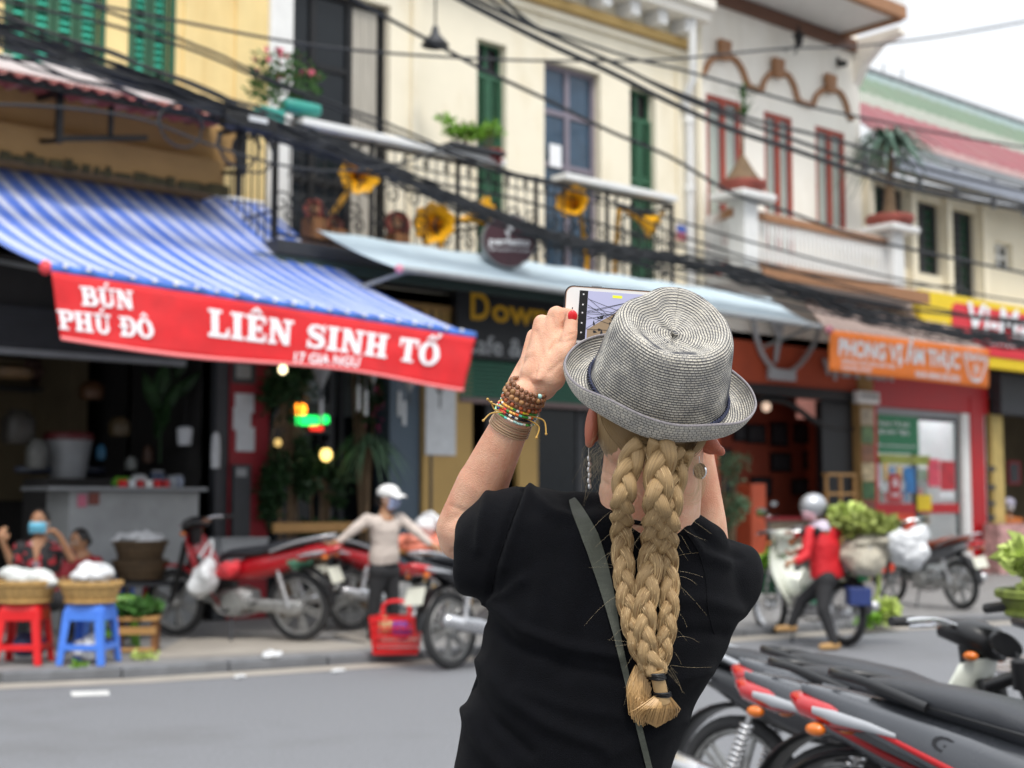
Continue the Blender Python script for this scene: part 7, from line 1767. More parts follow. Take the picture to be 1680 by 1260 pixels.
# person behind
d = 12.9; P = lambda x, y, k=0: atd(x, y, d + k)
J = dict(hd=P(130, 888), nk=P(134, 905), che=P(138, 930), pel=P(135, 985), shL=P(160, 922), shR=P(112, 918), elR=P(105, 950, -.1), wrR=P(118, 970, -.25), haR=P(122, 976, -.3), elL=P(168, 950, -.1), wrL=P(150, 972, -.25), haL=P(146, 978, -.3),
         hiL=P(150, 990), hiR=P(120, 990), knL=P(168, 990, -.35), knR=P(110, 990, -.35), anL=P(160, 1045, -.3), anR=P(115, 1045, -.3), toL=P(160, 1050, -.5), toR=P(115, 1050, -.5))
for k in ('anL', 'anR'): J[k].z = SWZ + .072
person('dark haired woman in maroon seated low behind the masked seller', (J['pel'].x, J['pel'].y, SWZ), J, (TC - IR * .5 - V((0, 0, .2))), m_redwall, m_bikeblack, m_skin2, m_bikeblack, .4, torso_w=.14)
# rider in red
base = onZ(1350, 1062, 0); d = dep(base); P = lambda x, y, k=0: atd(x, y, d + k)
J = dict(hd=P(1333, 836), nk=P(1343, 862), che=P(1350, 893), pel=P(1358, 945), shL=P(1328, 873, -.12), shR=P(1373, 872, .10), elL=P(1322, 912, -.2), wrL=P(1305, 921, -.25), haL=P(1294, 924, -.25), elR=P(1330, 905, .25), wrR=P(1308, 905, .25), haR=P(1300, 908, .25),
         hiL=P(1354, 952, -.09), hiR=P(1360, 950, .09), knL=P(1350, 1000, -.2), knR=P(1316, 985, .15), anL=P(1368, 1044, -.25), anR=P(1298, 1040, .12), toL=P(1348, 1050, -.3), toR=P(1280, 1046, .1))
J['anL'].z = .075; J['anR'].z = .2
lfw = V((-IR.x, -IR.y, 0)).normalized()
m_sand = mat('tan_shoe', C('#b08a58'), .7, var=.1)
t, HM, f, s_, u = person('motorbike rider in a red jacket and silver helmet facing left with the vegetable load', (base.x, base.y, 0), J, (lfw + TC * .8 - V((0, 0, .05))), mat('red_jacket', C('#c81a24'), .6, var=.08, scale=6), mat('black_trousers', (.02, .02, .022), .85, var=.2), m_skin2, m_sand, .95, torso_w=.17, curl=(1.0, 1.0), bun=False)
mask(t, J['hd'], f, s_, u, mat('pale_pink_mask', C('#c9a0a8'), .7, var=.1))
g = MB(); h0 = J['hd'] + u * .035 - f * .012; g.ell(h0, (.135, .118, .115), 20, 12, HM); hm_ = g.build('helmet', m_bsilver, t, smooth=True)
g = MB(); g.ell(h0 - f * .05 - u * .03, (.105, .112, .10), 16, 10, HM); g.build('helmet_rear', m_bblack, hm_, smooth=True)
g = MB(); g.tube([J['hd'] + s_ * .085 * k - u * z_ + f * .01 for k, z_ in ((1, .0), (.9, .09), (.3, .13), (-.3, .13), (-.9, .09), (-1, .0))], .006, 6); g.build('chin_strap', m_black, hm_)
g = MB(); g.lathe([(.06, .03), (.085, .01), (.10, -.03), (.11, -.06)], 16, frame4(J['nk'] + V((0, 0, .02)), IR, TC, V((0, 0, 1))), cap=False); g.build('scarf', mat('pale_scarf', C('#c8bccb'), .8, var=.1), t, smooth=True)
for q in (P(1341, 872, -.17), P(1318, 874, -.12)): g = MB(); g.ell(q, (.035, .035, .045)); g.build('jacket_patch', m_black, t, smooth=True)
# distant stall keeper
q0 = onY(1655, 828, 13.8); d = dep(q0); P = lambda x, y, k=0: atd(x, y, d + k)
J = dict(hd=P(1655, 829), nk=P(1655, 845), che=P(1656, 862), pel=P(1657, 905), shL=P(1673, 853), shR=P(1641, 853), elL=P(1676, 872, -.1), wrL=P(1668, 880, -.25), haL=P(1662, 882, -.3), elR=P(1638, 872, -.1), wrR=P(1648, 880, -.25), haR=P(1654, 882, -.3),
         hiL=P(1663, 912), hiR=P(1651, 912), knL=P(1664, 925, -.3), knR=P(1650, 925, -.3), anL=P(1664, 950), anR=P(1650, 950), toL=P(1664, 952, -.3), toR=P(1650, 952, -.3))
for k in ('anL', 'anR'): J[k].z = SWZ + .072
t, HM, f, s_, u = person('stall keeper in an orange jacket and pale helmet behind the counter at the right edge', (J['pel'].x, J['pel'].y, SWZ), J, TC, mat('orange_jacket', C('#c8702c'), .7, var=.15), m_bikeblack, m_skin2, m_bikeblack, .95)
mask(t, J['hd'], f, s_, u, m_whitep); g = MB(); g.ell(J['hd'] + u * .04, (.13, .118, .11), 16, 10, HM); g.build('helmet', mat('lilac_helmet', C('#b8b4c8'), .3, coat=.5), t, smooth=True)

# ================================================================ stalls, stools, baskets
def stool(px, py, s, m_, label, rz=0, z=SWZ):
    q = onZ(px, py, z); t = thing('plastic_stool', label, 'stool', group='plastic stools', M=TR(q.x, q.y, z, rz=rz, s=s)); h = .45
    g = MB(); g.loft([((0, 0, h - .05), .155, .155, (V((1, 0, 0)), V((0, 1, 0)))), ((0, 0, h - .01), .150, .150, (V((1, 0, 0)), V((0, 1, 0)))), ((0, 0, h), .140, .140, (V((1, 0, 0)), V((0, 1, 0))))], 24, 7); g.build('seat', m_, t, local=True, smooth=True, sharp=40)
    for a, b in ((1, 1), (1, -1), (-1, -1), (-1, 1)):
        g = MB(); g.add([V((a * x, b * y, z_)) for z_, i, o in ((h - .04, .085, .15), (0, .135, .185)) for x, y in ((o, o), (i, o), (i, o - .015), (o - .015, o - .015), (o - .015, i), (o, i))], [(0, 1, 2, 3, 4, 5), (11, 10, 9, 8, 7, 6)] + [(k, (k + 1) % 6, 6 + (k + 1) % 6, 6 + k) for k in range(6)]); g.build('leg', m_, t, local=True, bevel=.004)
    for a in range(4):
        Mr = Matrix.Rotation(a * PI / 2, 4, 'Z'); g = MB(); g.box(-.12, .12, .150, .160, h - .12, h - .045, Mr); g.build('apron', m_, t, local=True, bevel=.003); g = MB(); g.box(-.15, .15, .166, .176, .11, .155, Mr); g.build('rail', m_, t, local=True, bevel=.003)
    return t, q
CAMR = -YAW
m_sred = mat('red_plastic', C('#d81c20'), .35, var=.04); m_sblue = mat('blue_plastic', C('#4a7fe0'), .35, var=.04); m_sgreen = mat('green_plastic', C('#5f8f2c'), .4, var=.06)
st1, q1 = stool(38, 1088, 1.02, m_sred, 'red plastic stool under the left noodle basket', CAMR + R(2))
st2, q2 = stool(146, 1088, 1.02, m_sblue, 'blue plastic stool under the right noodle basket', CAMR - R(6))
st3, q3 = stool(192, 1062, .98, m_sgreen, 'olive green plastic stool half hidden behind the blue one', CAMR + R(20))
stool(182, 1038, 1.12, m_sblue, 'second blue plastic stool behind the olive green one', CAMR)
def basket(q, r, h, label, m_=m_bamboo, group='woven bamboo baskets', name='basket'):
    t = thing(name, label, 'basket', q, group=group); g = MB()
    g.lathe([(r * .72, 0), (r * .82, h * .15), (r * .95, h * .6), (r, h), (r * .96, h), (r * .9, h * .6), (r * .76, h * .18), (r * .05, h * .12)], 40, Matrix.Translation(q), f=lambda p, a, r_, z: V((p.x * (1 + .006 * math.sin(a * 34 + z * 160)), p.y * (1 + .006 * math.sin(a * 34 + z * 160)), p.z))); g.build('wickerwork', m_, t, smooth=True, sharp=None)
    for z in (h, h * .9, h * .12): g = MB(); rr = r * (1.02 if z > h * .5 else .84); g.tube([q + V((rr * math.cos(2 * PI * i / 40), rr * math.sin(2 * PI * i / 40), z)) for i in range(40)], .012, 6, closed=True); g.build('rim', m_, t, smooth=True)
    return t
b1 = V((q1.x, q1.y, SWZ + .462)); b2 = V((q2.x, q2.y, SWZ + .462)); basket(b1, .235, .17, 'bamboo basket of white noodles on the red stool'); basket(b2, .232, .16, 'bamboo basket with white bags on the blue stool')
def lump(name, label, cat, c, r, m_, n=5, seed=0, amp=.25, vox=.012, group=None, smooth=5):
    rd = random.Random(seed); b = MB()
    for i in range(n): b.ell(c + V((rd.uniform(-.6, .6) * r[0], rd.uniform(-.6, .6) * r[1], rd.uniform(-.3, .5) * r[2])), (r[0] * rd.uniform(.4, .7), r[1] * rd.uniform(.4, .7), r[2] * rd.uniform(.4, .7)), 12, 8)
    b.ell(c, (r[0] * .8, r[1] * .8, r[2] * .7), 14, 10); rm = remeshed(b, vox, smooth); k = sum(r) / 3
    rm.v = [tuple(V(q) + n_ * k * amp * (noise.noise(V(q) * (1.6 / k) + V((seed, 0, 0))) * .7 + noise.noise(V(q) * (4 / k)) * .35)) for q, n_ in zip(rm.v, rm.nr)]
    o = rm.build(name, m_, smooth=True, sharp=None); return tag(o, label, cat, group)
m_bag = mat('white_plastic_bag', (.62, .63, .64), .3, var=.08, scale=14, bump=.6, bscale=30); m_noodle = mat('white_noodles', (.66, .68, .66), .5, var=.1, scale=40, bump=.9, bscale=90)
lump('noodles', 'mound of white rice noodles heaped in the basket on the red stool', 'noodles', b1 + V((0, 0, .19)), (.20, .2, .11), m_noodle, 4, 1, .12)
lump('plastic_bag', 'white plastic bags of food piled in the basket on the blue stool', 'bag', b2 + V((0, 0, .20)), (.19, .18, .12), m_bag, 7, 2, .3)
lump('plastic_bag', 'crumpled white bag under the blue stool', 'bag', V((q2.x, q2.y, SWZ + .12)) , (.11, .11, .13), m_bag, 4, 3, .35)
lump('bucket_bundle', 'dark blue bundle under the red stool', 'bundle', V((q1.x, q1.y, SWZ + .14)) - TC * .1, (.14, .12, .13), mat('navy_cloth', (.03, .04, .10), .8, var=.3), 4, 4, .2)
# low wooden table with greens
q = onZ(222, 1070, SWZ); t = thing('wooden_table', 'low wooden stand with bundles of green leaves beside the olive stool', 'table', M=TR(q.x, q.y, SWZ, rz=CAMR + R(8), s=1.0))
for k in range(3): g = MB(); g.box(-.19, .19, -.17 + k * .117, -.06 + k * .117, .27, .30); g.build('plank', m_lwood, t, local=True, bevel=.004)
for a in (-.16, .14):
    for b in (-.14, .13): g = MB(); g.box(a, a + .04, b, b + .04, 0, .269); g.build('leg', m_wood, t, local=True)
g = MB(); g.box(-.16, .18, -.155, -.142, .16, .22); g.build('rail', m_lwood, t, local=True); g = MB(); g.box(-.16, .18, -.155, -.142, .02, .05); g.build('rail', m_lwood, t, local=True)
def greens(c, r, n, size, m_, label, name='leafy_greens', seed=1, cat='vegetables', group=None, up=.3):
    rd = random.Random(seed); g = MB(); leaves(g, c, r, n, size, rd, up, narrow=.7); o = g.build(name, m_); tag(o, label, cat, group); return o
greens(V((q.x, q.y, SWZ + .35)), (.2, .17, .06), 300, .09, m_leaf, 'bundles of green leaves on the low wooden stand', seed=2)
greens(onZ(235, 1082, SWZ) + V((0, 0, .02)), (.12, .06, .01), 40, .06, m_leaf_p, 'fallen pale leaves on the pavement by the wooden stand', seed=3)
greens(onZ(132, 1096, SWZ) + V((0, 0, .02)), (.05, .04, .015), 25, .05, m_leaf_l, 'scrap of green leaf between the stools', seed=4)
# bags on the red motorbike
RBM = W[RB]
HB = lump('plastic_bag', 'full white plastic bag hanging from the handlebar of the red motorbike', 'bag', atd(336, 950, dep(RBM @ V((.35, .2, .7))) - .15), (.17, .14, .21), m_bag, 4, 7, .12)
g = MB(); qa = atd(336, 915, dep(RBM @ V((.35, .2, .7))) - .15); qb = atd(348, 885, dep(RBM @ V((.35, .2, .7))) - .1)
for k in (-1, 1): g.tube(catmull([qa + CR * .05 * k, qa.lerp(qb, .6) + CR * .03 * k, qb], 4), .012, 6)
g.build('handle', m_bag, HB, smooth=True)
lump('plastic_bag', 'red and white printed bag beside the white bag on the red motorbike', 'bag', atd(374, 935, dep(RBM @ V((.1, .1, .7))) - .15), (.10, .09, .12), mat('red_white_print', C('#c83038'), .4, var=.5, scale=7), 3, 8, .2)
lump('plastic_bag', 'green and white bag on the seat tail of the red motorbike', 'bag', atd(487, 922, dep(RBM @ V((-.6, 0, .9))) - .05), (.13, .10, .09), mat('green_white_print', C('#5a9478'), .4, var=.7, scale=8), 4, 9, .3)
# red shopping basket
q = onZ(650, 1072, SWZ); t = thing('shopping_basket', 'red plastic shopping basket with purple and white bags by the kerb', 'basket', M=TR(q.x, q.y, SWZ, rz=CAMR, s=1.0)); L_ = .19
for (n, a, b) in (('side', (-L_, -.12), (L_, -.12)), ('side', (-L_, .12), (L_, .12)), ('side', (-L_, -.12), (-L_, .12)), ('side', (L_, -.12), (L_, .12))):
    g = MB(); a = V((*a, 0)); b = V((*b, 0)); k = 9 if abs(a.x - b.x) > .1 else 6
    ou = V((0, a.y, 0)).normalized() * .02 if a.y == b.y else V((a.x, 0, 0)).normalized() * .02
    for i in range(k + 1): c = a.lerp(b, i / k); g.bar(c * .93, c + ou + V((0, 0, .29)), .012, .008)
    for z in (.02, .08, .15, .22, .29): kz = .93 + .07 * z / .29; g.bar(a * kz + ou * z / .29 + V((0, 0, z)), b * kz + ou * z / .29 + V((0, 0, z)), .012, .016 if z < .28 else .03)
    g.build('side', m_sred, t, local=True)
g = MB(); g.box(-.17, .17, -.11, .11, 0, .012); g.build('base', m_sred, t, local=True)
for y in (-.1, .1): g = MB(); g.tube(catmull([(-.11, y, .29), (-.1, y * .7, .40), (0, y * .5, .43), (.1, y * .7, .40), (.11, y, .29)], 5), .012, 7); g.build('handle', m_sred, t, local=True)
lump('plastic_bag', 'purple bag inside the red shopping basket', 'bag', q + CR * .06 + V((0, 0, .18)) + TC * .03, (.1, .08, .1), mat('purple_bag', C('#6a4ab0'), .4, var=.2), 3, 11, .2, .01)
lump('plastic_bag', 'pale yellow bag inside the red shopping basket', 'bag', q - CR * .07 + V((0, 0, .23)), (.08, .07, .09), mat('pale_yellow_bag', C('#d0c890', .9), .4, var=.2), 3, 12, .2, .01)
lump('plastic_bag', 'white wrapper sticking out of the red shopping basket', 'bag', q + CR * .2 + V((0, 0, .31)), (.10, .05, .04), m_bag, 3, 13, .3, .01)
# tray of pink goods
q = atd(695, 908, dep(onZ(690, 1040, SWZ))); t = thing('carrying_tray', 'flat brown tray beside the woman in the white cap, on the dark motorbike', 'tray', q)
g = MB(); g.lathe([(.02, 0), (.36, .0), (.38, .03), (.36, .03), (.34, .015), (.02, .015)], 28, Matrix.Translation(q)); g.build('tray', m_lwood, t, smooth=True)
lump('wrapped_goods', 'pink wrapped goods heaped on the brown tray', 'goods', q + V((0, 0, .09)), (.30, .28, .10), mat('pink_wrap', C('#d8806a'), .5, var=.3, scale=12), 6, 14, .25)
lump('plastic_bag', 'clear bag standing behind the pink goods on the tray', 'bag', q + V((0, 0, .25)) + CF * .1, (.12, .12, .14), m_bag, 4, 15, .3)
# pale box and brown crates behind the red motorbike
def crate(px0, pt, pb, px1, y, dep_, m_, label, cat='box', name='box', slats=0):
    x0, x1, z0, z1 = rc(px0, pt, pb, px1, y); t = thing(name, label, cat, (x0, y, z0)); g = MB(); g.box(x0, x1, y, y + dep_, z0, z1); g.build('body', m_, t, bevel=.01)
    g = MB(); g.box(x0 - .01, x1 + .01, y - .012, y + dep_ + .01, z1 + .001, z1 + .03); g.build('lid' if not slats else 'rim', m_, t, bevel=.006); return t, (x0, x1, z0, z1)
crate(364, 888, 930, 440, 12.9, .35, mat('pale_grey_box', (.36, .37, .38), .7, var=.1), 'pale grey foam box behind the seat of the red motorbike')
q = onZ(232, 1010, SWZ)
for i, (py_, r) in enumerate(((940, .28), (908, .27))):
    c = onY(230, py_, 12.3); basket(c - V((0, 0, .06)), r * .9, .17, ['lower brown wicker basket before the shop counter', 'upper brown wicker basket before the shop counter'][i], mat('dark_wicker', C('#5d4a34', .8), .8, var=.4, scale=30, bump=.5), 'brown wicker baskets stacked before the counter')
lump('plastic_bag', 'pale bundles heaped in the upper brown wicker basket', 'bag', onY(228, 890, 12.3) + V((0, 0, .02)), (.2, .16, .07), m_bag, 6, 17, .4)
c = onY(230, 975, 12.35); tt = thing('side_table', 'dark low table under the brown wicker baskets', 'table', (c.x, c.y, SWZ)); g = MB(); ztb = onY(230, 940, 12.3).z - .075; g.box(c.x - .3, c.x + .3, 12.05, 12.6, ztb - .04, ztb); g.build('table_top', m_dkgrey, tt)
for a in (-.28, .24):
    for b in (12.07, 12.54): g = MB(); g.box(c.x + a, c.x + a + .04, b, b + .04, SWZ, ztb - .041); g.build('leg', m_dkgrey, tt)
# shop counter and jars
x0, x1, z0, z1 = rc(118, 800, 940, 330, 13.15); CT = thing('shop_counter', 'grey white counter at the mouth of the open noodle shop', 'counter', (x0, 13.15, SWZ))
g = MB(); g.box(x0, x1, 13.2, 13.75, SWZ, z1 - .03); g.build('cabinet', mat('counter_grey', (.33, .34, .34), .6, var=.12, scale=3, stain=.3), CT); g = MB(); g.box(x0 - .25, x1 + .05, 13.1, 13.8, z1 - .028, z1 + .01); g.build('counter_top', m_grey, CT, bevel=.008)
for (a, t_, b_, c_, h) in ((128, 811, 832, 142, '#c06a80'), (146, 808, 828, 163, '#7a3f34')): xa_, xb_, za_, zb_ = rc(a, t_, b_, c_, 13.19); g = MB(); g.box(xa_, xb_, 13.185, 13.199, za_, zb_); g.build('sticker', mat('sticker', C(h), .6), CT)
rnd = random.Random(77)
jars = [(200, 'green plastic bowl upside down on the counter', '#5f9a2c', .1, .1), (228, 'white pot on the counter', '#b8bcbc', .09, .13), (258, 'dark blue container on the counter', '#39455c', .085, .17), (280, 'glass jar with white contents on the counter', '#9aa0a6', .06, .12), (292, 'second glass jar near the right end of the counter', '#8890a0', .06, .13)]
for px, lb, h, r, hh in jars:
    c = onY(px, 790, 13.3); c.z = z1 + .011; t = thing('jar', lb, 'jar', c, group='pots and jars on the counter'); mm = mat('jar_body', C(h), .35, var=.2)
    g = MB(); g.lathe([(r * .7, 0), (r, .02), (r, hh * .7), (r * .75, hh * .85), (r * .7, hh * .9)], 16, Matrix.Translation(c)); g.build('jar_body', mm, t, smooth=True); g = MB(); g.lathe([(r * .76, hh * .9), (r * .78, hh), (.01, hh * 1.03)], 16, Matrix.Translation(c)); g.build('lid', m_grey if px > 210 else mm, t, smooth=True)
for i in range(6):
    c = onY(198 + i * 14, 803, 13.13); c.z = z1 + .011; g = MB(); g.box(c.x, c.x + .065, 13.12, 13.2, c.z, c.z + .07)
    tag(g.build('carton', [m_redcloth, m_paper, m_red, m_whitep, m_redcloth, m_red][i], bevel=.004), ['small %s carton on the front edge of the counter, %s' % (a, b) for a, b in (('red', 'first from the left'), ('pale', 'next to the first red one'), ('dark red', 'third from the left'), ('white', 'between two red ones'), ('bright red', 'fifth from the left'), ('dark red', 'at the right end'))][i], 'carton', 'cartons on the counter edge')
# inside the shop: shelf with altar things, bucket, big-leaved plant
c = onY(75, 640, 16.9); t = thing('wall_shelf', 'dark shelf with ornaments on the back wall of the noodle shop', 'shelf', c); g = MB(); g.box(c.x - .7, c.x + .7, 16.7, 17.04, c.z - .03, c.z); g.build('board', m_dkgrey, t)
lump('ornament', 'dark ornaments with red flowers standing on the wall shelf', 'ornament', c + V((0, -.05, .2)), (.3, .12, .2), mat('altar_mix', (.08, .04, .03), .6, var=.8, scale=9), 6, 19, .4, .02)
c = onY(112, 735, 14.2); t = thing('bucket', 'grey bucket with a dark red lid inside the noodle shop', 'bucket', c - V((0, 0, .3))); g = MB(); g.lathe([(.18, -.32), (.24, .05), (.25, .08)], 20, Matrix.Translation(c)); g.build('pail', m_grey, t, smooth=True); g = MB(); g.lathe([(.26, .081), (.26, .14), (.24, .16), (.01, .16)], 20, Matrix.Translation(c)); g.build('lid', mat('dark_red_lid', (.10, .012, .014), .5), t, smooth=True)
g = MB(); g.box(c.x - .35, c.x + .35, 13.9, 14.5, SWZ, c.z - .321); t2 = thing('cupboard', 'dark cupboard carrying the grey bucket', 'cupboard', (c.x, 14.2, SWZ)); g.build('carcass', m_int_d, t2)
c = onY(262, 760, 13.9); t = thing('rubber_plant', 'broad leaved plant rising behind the counter in the noodle shop', 'plant', (c.x, c.y, SWZ)); g = MB(); rd = random.Random(6)
for (a, b, L, w_) in ((225, 640, .55, .16), (262, 625, .35, .18), (290, 655, .4, .14), (270, 690, .45, .16), (240, 700, .4, .14), (320, 640, .35, .12), (300, 610, .3, .12)):
    tip = onY(a, b - 30, 13.8); c0_ = c + V((0, 0, .5)); dd = (tip - c0_).normalized(); sd = dd.cross(V((0, -1, 0))).normalized(); base_ = tip - dd * L
    g.sheet(lambda u_, v_: base_ + dd * L * u_ + sd * w_ * (v_ - .5) * math.sin(PI * min(1, u_ * .93 + .07)) + V((0, -.06 * abs(v_ - .5) - .1 * u_ * u_, 0)), 10, 6, (0, .003, 0)); g.tube([c, c0_, base_], .012, 5)
g.build('foliage', m_leaf_d, t, smooth=True)
c = onY(303, 715, 13.6); t = thing('hanging_cup', 'white cup shaped lamp hanging at the side of the noodle shop', 'lamp', c); g = MB(); g.lathe([(.07, -.1), (.085, .08), (.04, .1)], 14, Matrix.Translation(c)); g.build('cup', m_paper, t, smooth=True); g = MB(); g.tube([c + V((0, 0, .1)), c + V((0, 0, .4))], .006, 5); g.build('cord', m_black, t)
c = onY(354, 740, 13.33); g = MB(); g.loft([(c + V((0, 0, z)), w_, .02, (V((1, 0, 0)), V((0, 1, 0)))) for z, w_ in ((-.18, .05), (0, .055), (.15, .045), (.2, .02))], 12); tag(g.build('post_light', m_paper, smooth=True), 'small pale blue white fitting on the dark steel post', 'fitting')
# hanging cones and chimes below the striped awning
for i, (px, py) in enumerate(((527, 640), (612, 630), (672, 645), (722, 652))):
    c = onY(px, py, 12.6); t = thing('hanging_cone', ['grey cone hung point down under the red banner, leftmost', 'grey cone hung point down under the red banner, second from the left', 'grey cone hung point down before the blue grey column', 'grey cone hung point down before the mustard column'][i], 'decoration', c, group='grey cones hung under the awning')
    g = MB(); g.lathe([(.005, 0), (.05, .1), (.16, .36), (.23, .42), (.22, .43), (.01, .38)], 20, Matrix.Translation(c)); g.build('cone', m_grey, t, smooth=True); g = MB(); g.tube([c + V((0, 0, .3)), c + V((0, 0, 1.0))], .008, 5); g.build('cord', m_black, t)
    g = MB(); g.tube([c, c + V((0, 0, -.12))], .012, 5); g.build('tassel', m_dkgrey, t)
for i, (px, py) in enumerate(((588, 650), (600, 658), (655, 660), (663, 675), (527, 670))):
    c = onY(px, py, 12.9); g = MB(); g.tube([c + V((0, 0, .12)), c + V((0, 0, -.16))], .022, 8); g.tube([c + V((0, 0, .12)), c + V((0, 0, .8))], .003, 4); tag(g.build('chime', m_paper, smooth=True), ['white chime tube hanging left of the doorway', 'white chime tube hanging lower beside the doorway one', 'white chime tube before the blue grey column', 'lower white chime tube before the blue grey column', 'white chime tube below the leftmost grey cone'][i], 'chime', 'white chimes under the awning')
# garden corner: shrubs, lit sign, bulbs
rnd = random.Random(12)
def bush(px, py, w_, h_, y, n, size, mt, label, base=SWZ):
    c = onY(px, py, y); k = dep(c) / FX; t = thing('garden_shrub', label, 'shrub', (c.x, y, base))
    g = MB()
    for i in range(6): g.tube(catmull([V((c.x + rnd.uniform(-.1, .1), y, base)), V((c.x + rnd.uniform(-.2, .2), y, c.z)), c + V((rnd.uniform(-.8, .8) * w_ * k, rnd.uniform(-.1, .1), rnd.uniform(0, .8) * h_ * k))], 4), .014, 5)
    g.build('stems', m_bark, t); g = MB()
    for i in range(14): leaves(g, c + V((rnd.uniform(-.75, .75) * w_ * k, rnd.uniform(-.15, .15), rnd.uniform(-.85, .85) * h_ * k)), (w_ * k * .35, .2, h_ * k * .22), n // 14, size, rnd, .2, .3)
    g.build('foliage', mt, t, kind='stuff'); return c
bush(470, 720, 42, 150, 13.2, 1700, .11, m_leaf_d, 'tall dark shrub right beside the maroon pillar'); bush(535, 820, 48, 85, 13.25, 1100, .10, m_leaf_d, 'dense dark shrub in the cafe garden behind the red motorbike tail', SWZ)
bush(485, 610, 40, 40, 13.3, 420, .10, m_leaf_d, 'creeper hanging at the top left of the garden doorway', SWZ); bush(602, 640, 30, 60, 13.7, 420, .09, m_leaf_d, 'climbing plant with pink flowers inside the dark doorway', SWZ)
c = onY(620, 745, 13.1); t = thing('fern', 'pale drooping fern reaching before the dark doorway', 'plant', (c.x, c.y, SWZ)); g = MB(); strap_leaves(g, c + V((-.15, 0, .1)), 90, .6, .03, rnd, .9, .5); g.build('foliage', mat('pale_frond', C('#5a7a5c', .8), .5, var=.4, scale=14), t, kind='stuff'); g = MB(); g.tube([V((c.x - .15, 13.1, SWZ)), c + V((-.15, 0, .1))], .03, 6); g.build('stem', m_bark, t)
greens(onY(615, 680, 13.5), (.12, .1, .45), 26, .05, mat('pink_flower', C('#b83a70'), .6), 'scattered pink flowers of the climbing plant in the doorway', 'flowers', 5, 'flowers')
LS = thing('lit_sign', 'small glowing green, orange and red sign in the garden doorway', 'sign', onY(510, 685, 13.45))
for (a, t_, b_, c_, h, e_, nm) in ((481, 662, 680, 501, '#ff8a1e', 3.0, 'orange_light'), (483, 681, 697, 521, '#18e860', 1.6, 'green_light'), (521, 681, 695, 538, '#18e860', 1.6, 'green_light'), (508, 698, 706, 528, '#d82818', 1.4, 'red_light')):
    x0, x1, z0, z1 = rc(a, t_, b_, c_, 13.4); g = MB(); g.prism(rrect(0, x1 - x0, 0, z1 - z0, min(x1 - x0, z1 - z0) * .4), frame4(V((x0, 13.4, z0)), V((1, 0, 0)), V((0, 0, 1)), V((0, -1, 0))), .03); g.build(nm, mat(nm, C(h), .5, var=.02, emit=C(h), estr=e_), LS)
g = MB(); x0, x1, z0, z1 = rc(478, 658, 710, 542, 13.44); g.box(x0, x1, 13.44, 13.47, z0, z1); g.build('sign_back', m_black, LS)
lamp_bulb(464, 606, 12.9, .045, C('#ffe9b8'), 'small lit bulb under the left part of the red banner', 2.2); lamp_bulb(535, 746, 12.9, .065, C('#ffd87a'), 'yellow lit bulb low in the garden shrub', 1.6); lamp_bulb(456, 726, 12.9, .04, C('#d8b46a'), 'dim bulb among the dark leaves beside the maroon pillar', .7)
g = MB(); x0, x1, z0, z1 = rc(450, 858, 874, 600, 12.95); g.box(x0, x1, 12.95, 13.0, z0, z1); tag(g.build('bench_rail', m_lwood), 'orange brown wooden rail behind the red motorbike', 'rail')
# litter
for i, (px, py, r) in enumerate(((446, 1080, .07), (555, 1103, .04), (396, 1113, .035))):
    z = SWZ if py < 1090 else 0; c = onZ(px, py, z) + V((0, 0, r * .35)); lump('litter', ['crumpled white paper on the pavement patch', 'scrap of white litter in the gutter right of centre', 'small scrap of white litter in the gutter'][i], 'litter', c, (r * 1.6, r, r * .35), m_bag, 4, 30 + i, .5, .006)

# ================================================================ load of the rider's motorbike
CM = CUBM
m_sack = mat('pale_sack', C('#b4ad9c', .9), .75, var=.12, scale=7, bump=.4, bscale=60)
dl = dep(CM @ V((-.7, 0, .8)))
lump('sack', 'large grey brown sack hanging at the rear of the loaded motorbike', 'sack', atd(1415, 912, dl - .1), (.30, .25, .24), m_sack, 5, 41, .18, .014, 'sacks on the loaded motorbike')
lump('sack', 'white sack at the far rear end of the loaded motorbike', 'sack', atd(1478, 898, dl), (.24, .2, .25), m_bag, 5, 42, .25, .014, 'sacks on the loaded motorbike')
lump('sack', 'folded pale cloth laid over the sacks of the loaded motorbike', 'sack', atd(1440, 888, dl - .12), (.26, .12, .05), m_sack, 5, 43, .3, .012, 'sacks on the loaded motorbike')
greens(atd(1420, 862, dl), (.28, .26, .10), 1300, .09, mat('yellow_green_leaf', C('#8f9a4c', .9), .6, var=.45, scale=20), 'heap of yellow green vegetables over the sacks behind the rider', seed=8)
greens(atd(1385, 845, dl + .1), (.16, .2, .08), 300, .09, m_leaf_p, 'pale vegetable tops beside the rider, above the heap', seed=9)
df = dep(CM @ V((.62, 0, .8))); c = atd(1272, 950, df); t = thing('front_basket', 'dark green wire basket on the front of the loaded motorbike', 'basket', c - V((0, 0, .15)))
g = MB()
for z in (-.13, -.05, .03, .1): g.tube([c + V((.19 * math.cos(2 * PI * i / 20), .16 * math.sin(2 * PI * i / 20), z)) for i in range(20)], .007, 5, closed=True)
for i in range(20): a = 2 * PI * i / 20; g.tube([c + V((.17 * math.cos(a), .14 * math.sin(a), -.13)), c + V((.19 * math.cos(a), .16 * math.sin(a), .1))], .005, 4)
g.build('wire_body', m_dkgreen, t); g = MB(); g.lathe([(.01, -.13), (.15, -.13), (.165, .05), (.01, .06)], 18, Matrix.Translation(c)); g.build('liner', m_dkgreen, t, smooth=True)
greens(atd(1275, 922, df), (.2, .16, .07), 480, .10, m_leaf_l, 'fresh green lettuce in the front basket of the loaded motorbike', seed=10)
dm = dep(CM @ V((.2, .2, .6))) - .25
